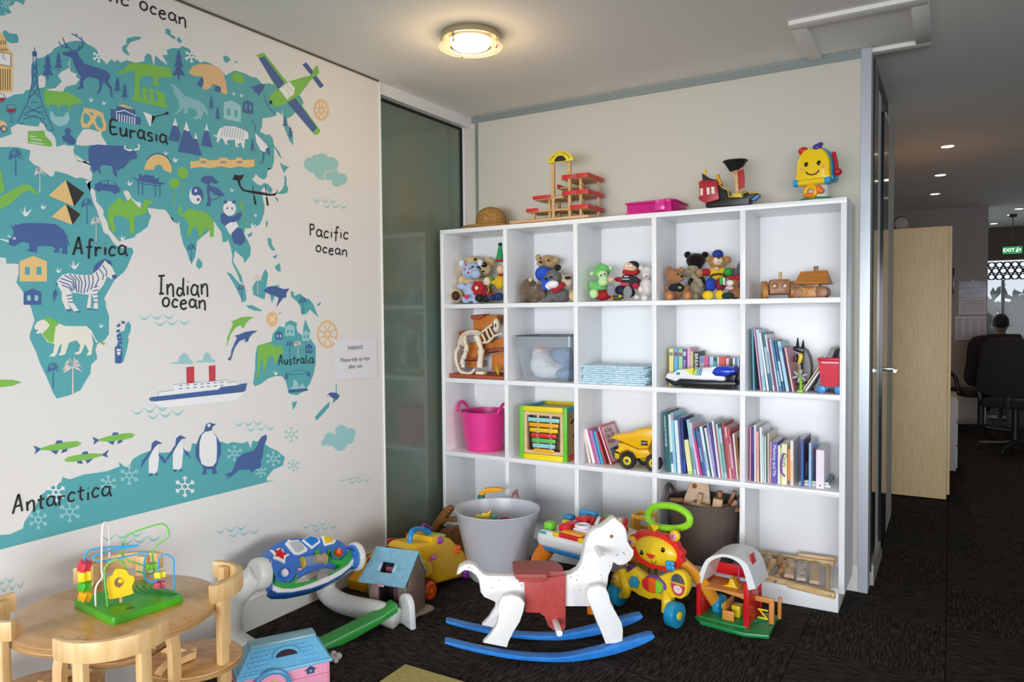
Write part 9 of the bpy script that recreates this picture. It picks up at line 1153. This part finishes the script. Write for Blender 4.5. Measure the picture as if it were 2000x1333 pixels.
def chair(label, x, y, rz):
    t = thing('bentwood_chair', label, 'chair', (x, y, 0), rz, 'bentwood chairs round the table'); R = .14
    ob('seat', G().cyl((0, 0, .262), (0, 0, .28), .135, n=48, bev=.003), bw1, t); ob('seat_edge', G().lathe([(.1355, .265), (.1362, .271), (.1355, .277)], n=48), edge, t)
    o = [(R*cos(rad(a)), R*sin(rad(a))) for a in range(-66, 67, 6)]; i_ = [((R-.021)*cos(rad(a)), (R-.021)*sin(rad(a))) for a in range(66, -67, -6)]
    ob('back_rail', G().prism(o+i_, .478, .53, XY, bev=.004), bw2, t)
    for s in (-1, 1):
        a = 40*s; cx, cy = (R-.034)*cos(rad(a)), (R-.034)*sin(rad(a)); ob('back_leg', G().box((cx, cy, .262), (.022, .032, .524), (0, 0, a), bev=.003), bw2, t)
        bent(.128*cos(rad(180-42*s)), .128*sin(rad(180-42*s)), 180-42*s, .305, 'front_leg', t)
    return t
chair('bentwood child\'s chair nearest the camera, its curved back in front of the table', .673, -2.343, -33); chair('bentwood child\'s chair at the table\'s right, beside the white gym frame', .565, -2.033, 50)
chair('bentwood child\'s chair behind the bead maze, against the mural wall', .289, -2.084, 157); chair('bentwood child\'s chair cut off by the photo\'s left edge', .372, -2.376, 244)
t = thing('bead_maze', 'wooden bead maze with coloured wires on a green base on the table', 'bead maze', (.444, -2.16, .46), -5); gz = mt('4fb324', .3, nz=.2, ns=8)
ob('base', G().prism(rrect(-.118, -.103, .118, .103, .012), .0, .022, XY, bev=.003), gz, t)
for i in range(4): ob('groove', G().tube(sp([(-.1+.02*i, .05+.012*i, .0223), (0, .035+.012*i, .0223), (.1, .07+.008*i, .0223)], 5), .0014, 6), mt('1f7a26', .4), t)
BA = 58; bo = M.Rotation(rad(5), 4, 'Z') @ M.Rotation(rad(BA), 4, 'Z')
def wr(n, pts, m, w0=0, w1=0, r=.0026):
    k = len(pts)-1; P = [bo @ V((u, w0+(w1-w0)*i/k, v-.46)) for i, (u, v) in enumerate(pts)]; return ob(n, G().tube(sp(P, 5), r, 8), m, t)
wr('blue_wire', [(-0.1117,0.5132),(-0.1101,0.6047),(-0.1057,0.6269),(-0.0902,0.637),(-0.0483,0.6366),(0.0292,0.6308),(-0.0125,0.6292),(-0.0584,0.6239),(-0.0843,0.6176),(-0.0861,0.6075),(-0.0654,0.5989),(-0.0164,0.6016),(0.0337,0.6065),(0.0522,0.604),(0.044,0.5889),(0.0407,0.5467),(0.0486,0.5231),(0.0655,0.5156),(0.0767,0.5252),(0.0806,0.5784),(0.0947,0.5931),(0.1119,0.585),(0.1212,0.5641),(0.1179,0.4605)], pl('3aa0d8'))
wr('green_wire', [(0.0189,0.5438),(0.0668,0.5299),(0.0646,0.5868),(0.0756,0.6104),(0.1105,0.6366),(0.098,0.6748),(0.0458,0.6692),(0.0046,0.6558),(-0.0128,0.6315),(-0.0152,0.6013),(-0.0006,0.5797),(0.0364,0.5591),(0.0601,0.5427)], pl('6cc04e'), .04, .04); wr('green_wire', [(-0.0515,0.4528),(-0.0598,0.5718),(-0.0544,0.5965),(-0.035,0.6088),(-0.0191,0.6036),(-0.0082,0.5852),(-0.004,0.5586),(-0.0139,0.5499)], pl('6cc04e'), -.05, -.02); wr('white_wire', [(-0.0831,0.467),(-0.0832,0.5304),(-0.0664,0.5573),(-0.0675,0.5799),(-0.0633,0.6873),(-0.0563,0.7094),(-0.0471,0.6887),(-0.048,0.5841)], mt('ecdede', .35), -.03, .02)
def bead(p, c, w_=0, s=.017, h=.0105, rt=0): 
    T = bo @ M.Translation((p[0], w_, p[1]-.46)) @ M.Rotation(rad(rt), 4, 'X') @ M.Rotation(rad(rt), 4, 'Y'); return ob('star_bead', G().prism(star(0, 0, s, s*.68, 6), -h, h, T, bev=.003), mt(c, .45), t)
for p, c in zip([(-0.1104,0.5925),(-0.1104,0.5641),(-0.1118,0.5362),(-0.1109,0.5075)], ('d13a4c', 'f0cf1c', '4cae2f', 'f0b01c')): bead(p, c, 0, .019, .014, 0 if c == 'f0cf1c' else 20)
for p, c, w_ in zip([(0.0613,0.5547),(0.0831,0.5356),(0.0817,0.505)], ('7ecb3a', 'ecd42a', 'c9405a'), (.03, .0, .0)): bead(p, c, w_, .0175, .009)
yo = [(-0.0545,0.5499),(-0.0494,0.5601),(-0.0397,0.5658),(-0.0329,0.5795),(-0.0199,0.5811),(-0.0053,0.5749),(0.0025,0.5587),(0.0139,0.553),(0.0145,0.5378),(0.0083,0.5239),(0.0112,0.5084),(0.0078,0.5023),(-0.0477,0.4968),(-0.0512,0.5123),(-0.054,0.5313)]; yc = [(-0.0234,0.5415),(-0.0089,0.5195),(-0.0202,0.4991),(-0.0209,0.4694),(-0.0191,0.5437)]
yo = s2(yo, 2); cx, cz = yc[0]; inn = []
for u, v in yo: a = math.atan2(v-cz, u-cx); inn.append((cx+.0125*cos(a), cz+.0155*sin(a)))
ob('yellow_frame', G().ring([(u, v-.46) for u, v in yo], [(u, v-.46) for u, v in inn], -.038, -.024, bo @ XZ), pl('eec41a', .4), t, flat=True); ob('yellow_knob', G().ell(bo @ V((yc[4][0], -.03, yc[4][1]-.46)), .008), pl('eec41a'), t)
ob('peg', G().cyl(bo @ V((yc[2][0], -.03, .022)), bo @ V((yc[2][0], -.03, yc[2][1]-.46)), .0045, n=10), pale, t); ob('base_hole', G().cyl((.085, -.04, .0215), (.085, -.04, .0226), .011, n=20), mt('146a1c', .5), t)
# ---------------------------------------------------------------- notice on the wall
t = thing('paper_notice', 'white paper notice asking parents to tidy up toys, taped on the mural', 'notice', (.004, -.703, 1.085))
q = [(-0.1511,0.106),(0.145,0.1042),(0.1483,-0.0962),(-0.1488,-0.0832)]
ob('sheet', G().prism(q, -.0005, .0005, YZ), mt('eceaf0', .6, bump=.3, bs=25), t); fr = lambda z, y=0: frame((.0008, y, z), (0, 1, 0), (0, 0, 1))
q = [(-0.0093,0.0613),(-0.0105,0.0063),(-0.0113,-0.0288)]
for s, (y, z), h in (('PARENTS', q[0], .026), ('Please tidy up toys', q[1], .0275), ('after use', q[2], .0275)): text('lettering', s, h, fr(z, y), mt('3a3a44', .6), t)
# ---------------------------------------------------------------- corridor cabinet and the dark office beyond
birch = mt('dcc094', .5, nz=.12, ns=5, h2='cfb183', stretch=(20, 20, 1.5))
t = thing('tall_cabinet', 'tall pale birch cabinet standing at the end of the corridor partition', 'cabinet', (2.141, 2.42, 0))
bx('side_panel', (.173, .009, .945), (.346, .018, 1.87), birch, t, .001); bx('carcass', (.17, .45, .945), (.33, .86, 1.86), birch, t, .001)
d = bx('door', (.356, .27, .96), (.018, .5, 1.84), birch, t, .001); bx('handle', (.375, .42, 1.52), (.012, .02, .19), BLK, d, .002); d.children[0].location = -d.location+V((.0, 0, 0))*0+d.location*1
d = bx('door', (.356, .69, .96), (.018, .32, 1.84), birch, t, .001)
t = thing('desk_clock', 'small dark round clock on top of the birch cabinet', 'clock', (2.19, 2.62, 1.881)); ob('case', G().cyl((0, -.02, .055), (0, .03, .055), .055, n=28, bev=.006), mt('3a3632', .5), t); ob('dial', G().cyl((0, -.022, .055), (0, -.02, .055), .043, n=28), mt('6a625c', .4), t); ob('foot', G().box((0, .005, .006), (.09, .05, .012), bev=.002), mt('3a3632', .5), t)
t = thing('drawer_pedestal', 'light grey drawer unit behind the birch cabinet', 'drawers', (2.42, 3.5, 0)); bx('body', (.03, .25, .31), (.2, .5, .6), mt('a9a6a2', .5), t, .003)
for k in range(3): bx('drawer', (.133, .25, .12+.19*k), (.012, .48, .17), mt('b8b4b0', .5), t, .002)
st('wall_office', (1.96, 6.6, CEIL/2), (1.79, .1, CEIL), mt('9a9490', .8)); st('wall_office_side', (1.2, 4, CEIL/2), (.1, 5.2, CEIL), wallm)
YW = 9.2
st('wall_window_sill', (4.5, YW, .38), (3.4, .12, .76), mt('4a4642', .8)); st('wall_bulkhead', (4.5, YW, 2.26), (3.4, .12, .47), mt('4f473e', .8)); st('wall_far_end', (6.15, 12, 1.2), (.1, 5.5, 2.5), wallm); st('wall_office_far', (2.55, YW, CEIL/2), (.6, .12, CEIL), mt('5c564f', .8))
st('trim_16', (4.5, YW-.08, .77), (3.4, .12, .03), mt('8a8680', .5))
w_ = st('window_3', (4.5, YW+.02, 1.26), (3.4, .008, .98), mt('dfeaf2', .05, alpha=.12))
for x in (3.13, 3.6, 4.3): st('trim_17', (x, YW, 1.26), (.04, .06, .98), mt('5a6268', .4))
g = G(); n = 16
for i in range(16):
    for j in range(3):
        cx, cz = 2.9+.092*i+.046*(j % 2), 1.79+.085*j
        sq = [((.046 if abs(cos(a)) >= abs(sin(a)) else abs(.046/math.tan(a)))*(1 if cos(a) > 0 else -1), 0) for a in [0]]
        o = []
        for k in range(16):
            a = 2*pi*k/16+pi/16; s_ = 1/max(abs(cos(a)), abs(sin(a))); o.append((cx+.046*s_*cos(a), cz+.0425*s_*sin(a)))
        g.ring(o, [(cx+.031*cos(2*pi*k/16+pi/16), cz+.03*sin(2*pi*k/16+pi/16)) for k in range(16)], -.01, .01)
o = ob('trim_18', g, mt('2c2c2e', .6), flat=True); o.location = (0, YW-.04, 0); o['kind'] = 'structure'
t = thing('exit_sign', 'green illuminated EXIT sign hanging from the office ceiling', 'sign', (3.145, 7.6, 2.055)); bx('box', (0, 0, 0), (.2, .04, .085), mt('1f8a4c', .4, emit=.8), t, .003); bx('stem', (0, 0, .25), (.012, .012, .33), mt('2a2a2a', .5), t); bx('mount', (0, 0, .42), (.08, .04, .035), mt('1d1b1a', .6), t)
text('sign_text', 'EXIT', .06, frame((-.04, -.0215, -.002), (1, 0, 0), (0, 0, 1)), mt('d8ffe6', .4, emit=2.2), t); m = mt('d8ffe6', .4, emit=2.2)
ob('running_figure', G().tube([(.035, -.021, -.025), (.045, -.021, -.005), (.05, -.021, .012)], .005, 6).ell((.053, -.021, .024), .006).tube([(.058, -.021, -.028), (.046, -.021, -.006)], .004, 6).tube([(.04, -.021, .008), (.06, -.021, .004)], .003, 6), m, t); ob('arrow', G().prism([(.07, -.02), (.09, 0), (.07, .02)], -.022, -.02), m, t)
for i, (x, y) in enumerate(((2.47, 2.82), (2.41, 4.08), (2.35, 5.24), (3.13, 7.65), (3.17, 7.05), (2.99, 8.6))):
    t = thing('downlight', ('small recessed ceiling downlight nearest the birch cabinet', 'second small downlight along the corridor ceiling', 'third corridor downlight, just before the grey office wall', 'bright downlight in the office ceiling above the exit sign', 'office downlight at the photo\'s right edge', 'farthest office downlight, left of the exit sign')[i], 'downlight', (x, y, CEIL), 0, 'recessed downlights'); ob('trim_ring', G().lathe([(.04, -.001), (.05, -.004), (.052, 0)], n=24), mt('cfcac2', .4), t); ob('lens', G().cyl((0, 0, -.0025), (0, 0, -.0005), .04, n=24), mt('ffe9cc', .4, emit=9), t)
    if i < 4: l = D.lights.new('downlight_bulb', 'SPOT'); l.energy = 12; l.color = lin('ffd0a0'); l.spot_size = 2.4; l.spot_blend = .8; lo = D.objects.new('downlight_bulb', l); COL.objects.link(lo); lo.location = (x, y, CEIL-.02)
t = thing('wall_calendar', 'wall calendar with a dark blue picture on the grey office wall', 'calendar', (2.71, 6.545, 1.45)); bx('picture', (0, 0, .1), (.27, .006, .19), mt('2a2a44', .3, nz=.9, ns=6, h2='8a86a8', stretch=(1, 1, 4)), t); bx('month_page', (0, 0, -.09), (.27, .005, .19), mt('cdc6cc', .6), t); bx('hanger', (0, .0, .205), (.03, .004, .02), BLK, t)
for k in range(5): bx('date_row', (0, -.003, -.03-.03*k), (.22, .001, .006), mt('a49ca4', .6), t)
t = thing('paper_list', 'printed white paper list pinned below the wall calendar', 'paper', (2.695, 6.54, 1.11)); bx('sheet', (0, 0, 0), (.3, .004, .275), mt('c9c4ce', .6), t)
for r in range(9): 
    for c in range(4): bx('text_block', (-.11+.075*c, -.0025, .1-.025*r), (.05, .001, .009), mt('8f8a98', .6), t)
# office chairs, desk, seated person
of = mt('131216', .8); om = mt('17161a', .5)
def office_chair(label, x, y, rz):
    t = thing('office_chair', label, 'chair', (x, y, 0), rz, 'black office chairs')
    ob('backrest', G().prism(s2([(-.21, .55), (.21, .55), (.23, .8), (.19, 1.02), (0, 1.06), (-.19, 1.02), (-.23, .8)], 4), .2, .25, bev=.02), of, t); ob('seat', G().prism(rrect(-.24, -.24, .24, .22, .08), .42, .49, XY, bev=.02), of, t); ob('gas_lift', G().cyl((0, 0, .1), (0, 0, .42), .03, n=16), om, t); ob('back_bar', G().box((0, .23, .52), (.06, .03, .2), bev=.006), om, t)
    for s in (-1, 1): ob('armrest', G().tube(sp([(s*.25, .1, .45), (s*.28, .08, .62), (s*.27, -.12, .66)], 4), .02, 8), om, t)
    for k in range(5): a = 1.257*k+.3; lg = ob('leg', G().cyl((0, 0, .1), (.28*cos(a), .28*sin(a), .07), .024, .016, n=8), om, t); ob('caster', G().cyl((.28*cos(a)-.012, .28*sin(a), .03), (.28*cos(a)+.012, .28*sin(a), .03), .03, n=14), om, lg)
    return t
office_chair('black office chair standing under the wall papers behind the cabinet', 2.78, 5.7, 200); office_chair('black office chair at the photo\'s right edge in the dark office', 3.02, 4.75, 160)
t = thing('desk', 'dark office desk in front of the far window', 'desk', (3.5, 6.6, 0)); bx('desk_top', (.2, .2, .72), (1.3, .7, .03), mt('2c2622', .5), t, .004); bx('modesty_panel', (.2, .5, .45), (1.2, .02, .5), om, t)
for x in (-.4, .8):
    for y in (-.1, .5): bx('leg', (x, y, .355), (.05, .05, .71), om, t)
p_ = thing('person', 'person in dark clothes seated with back turned before the office window', 'person', (3.02, 7.25, 0))
def skin(n, jts, eds, m, par):
    me = D.meshes.new(n); me.from_pydata([j[:3] for j in jts], eds, []); o = D.objects.new(n, me); COL.objects.link(o); o.parent = par; me.materials.append(m)
    s = o.modifiers.new('skin', 'SKIN'); s.use_smooth_shade = True
    for v, j in zip(me.skin_vertices[0].data, jts): v.radius = (j[3], j[4] if len(j) > 4 else j[3])
    me.skin_vertices[0].data[0].use_root = True; u = o.modifiers.new('smooth', 'SUBSURF'); u.levels = u.render_levels = 1; return o
skin('body', [(0, 0, .5, .15, .12), (0, 0, .7, .15, .11), (0, .0, .93, .16, .11), (0, .01, 1.02, .07), (-.17, 0, .98, .065), (.17, 0, .98, .065), (-.24, .04, .76, .05), (.24, .04, .76, .05), (-.16, .26, .74, .035), (.16, .26, .74, .035), (-.1, .12, .5, .09), (.1, .12, .5, .09), (-.11, .42, .5, .07), (.11, .42, .5, .07), (-.11, .42, .1, .045), (.11, .42, .1, .045), (-.11, .52, .04, .04), (.11, .52, .04, .04)], [(0, 1), (1, 2), (2, 3), (2, 4), (2, 5), (4, 6), (5, 7), (6, 8), (7, 9), (0, 10), (0, 11), (10, 12), (11, 13), (12, 14), (13, 15), (14, 16), (15, 17)], mt('1a191d', .85), p_)
hd = ob('head', G().ell((0, .02, 1.15), (.076, .095, .115)).cyl((0, .01, 1.0), (0, .015, 1.1), .05), mt('7a5a48', .6), p_); ob('hair', G().ell((0, .0, 1.175), (.084, .098, .1)), mt('15110f', .8), hd)
for s in (-1, 1):
    ob('ear', G().ell((s*.078, .02, 1.14), (.012, .02, .03)), mt('7a5a48', .6), hd); hn = G().ell((s*.15, .32, .745), (.035, .05, .016))
    for k in range(4): hn.tube([(s*.15+(k-1.5)*.017, .355, .748), (s*.15+(k-1.5)*.018, .395-.004*abs(k-1.5), .75), (s*.15+(k-1.5)*.018, .42-.008*abs(k-1.5), .742)], .008, 6)
    hn.tube([(s*.125, .31, .745), (s*.105, .34, .748), (s*.1, .365, .745)], .009, 6); ob('hand', hn, mt('7a5a48', .6), p_)
ob('nose', G().ell((0, .115, 1.14), (.013, .018, .02)), mt('7a5a48', .6), hd); ob('mouth', G().ell((0, .107, 1.095), (.022, .006, .006)), mt('6a3a34', .6), hd)
for s in (-.03, .03): ob('eye', G().ell((s, .102, 1.16), (.01, .006, .006)), BLK, hd)
t = thing('stool', 'small dark stool under the seated person', 'stool', (3.02, 7.25, 0)); ob('seat', G().cyl((0, 0, .33), (0, 0, .37), .16, n=24, bev=.01), of, t); ob('pedestal', G().cyl((0, 0, .02), (0, 0, .33), .03, n=12), om, t); ob('base', G().cyl((0, 0, 0), (0, 0, .02), .16, n=24), om, t)
# tree outside the far window
t = thing('tree', 'leafy green tree outside the far office window', 'tree', (3.9, 13, -1.5)); ob('trunk', G().tube([(0, 0, 0), (.05, 0, 1.2), (-.05, 0, 2.3)], [.16, .13, .08], 10), mt('4a4238', .9), t)
g = G(); random.seed(5)
for i in range(2600):
    a, b, r = random.uniform(0, 2*pi), random.uniform(-1, 1), random.random()**.4; p = V((1.5*r*cos(a)*math.sqrt(1-b*b), .9*r*sin(a)*math.sqrt(1-b*b), 2.35+.85*r*b+.12*sin(5*a)))
    q = Euler((random.uniform(0, 6), random.uniform(0, 6), random.uniform(0, 6))).to_matrix(); g.raw([p+q @ V(v) for v in ((-.1, 0, 0), (0, .055, .02), (.11, 0, 0), (0, -.055, .02))], [(0, 1, 2, 3)])
g.keep = 1; ob('foliage', g, mt('37452f', .9), t, flat=True, kind='stuff')
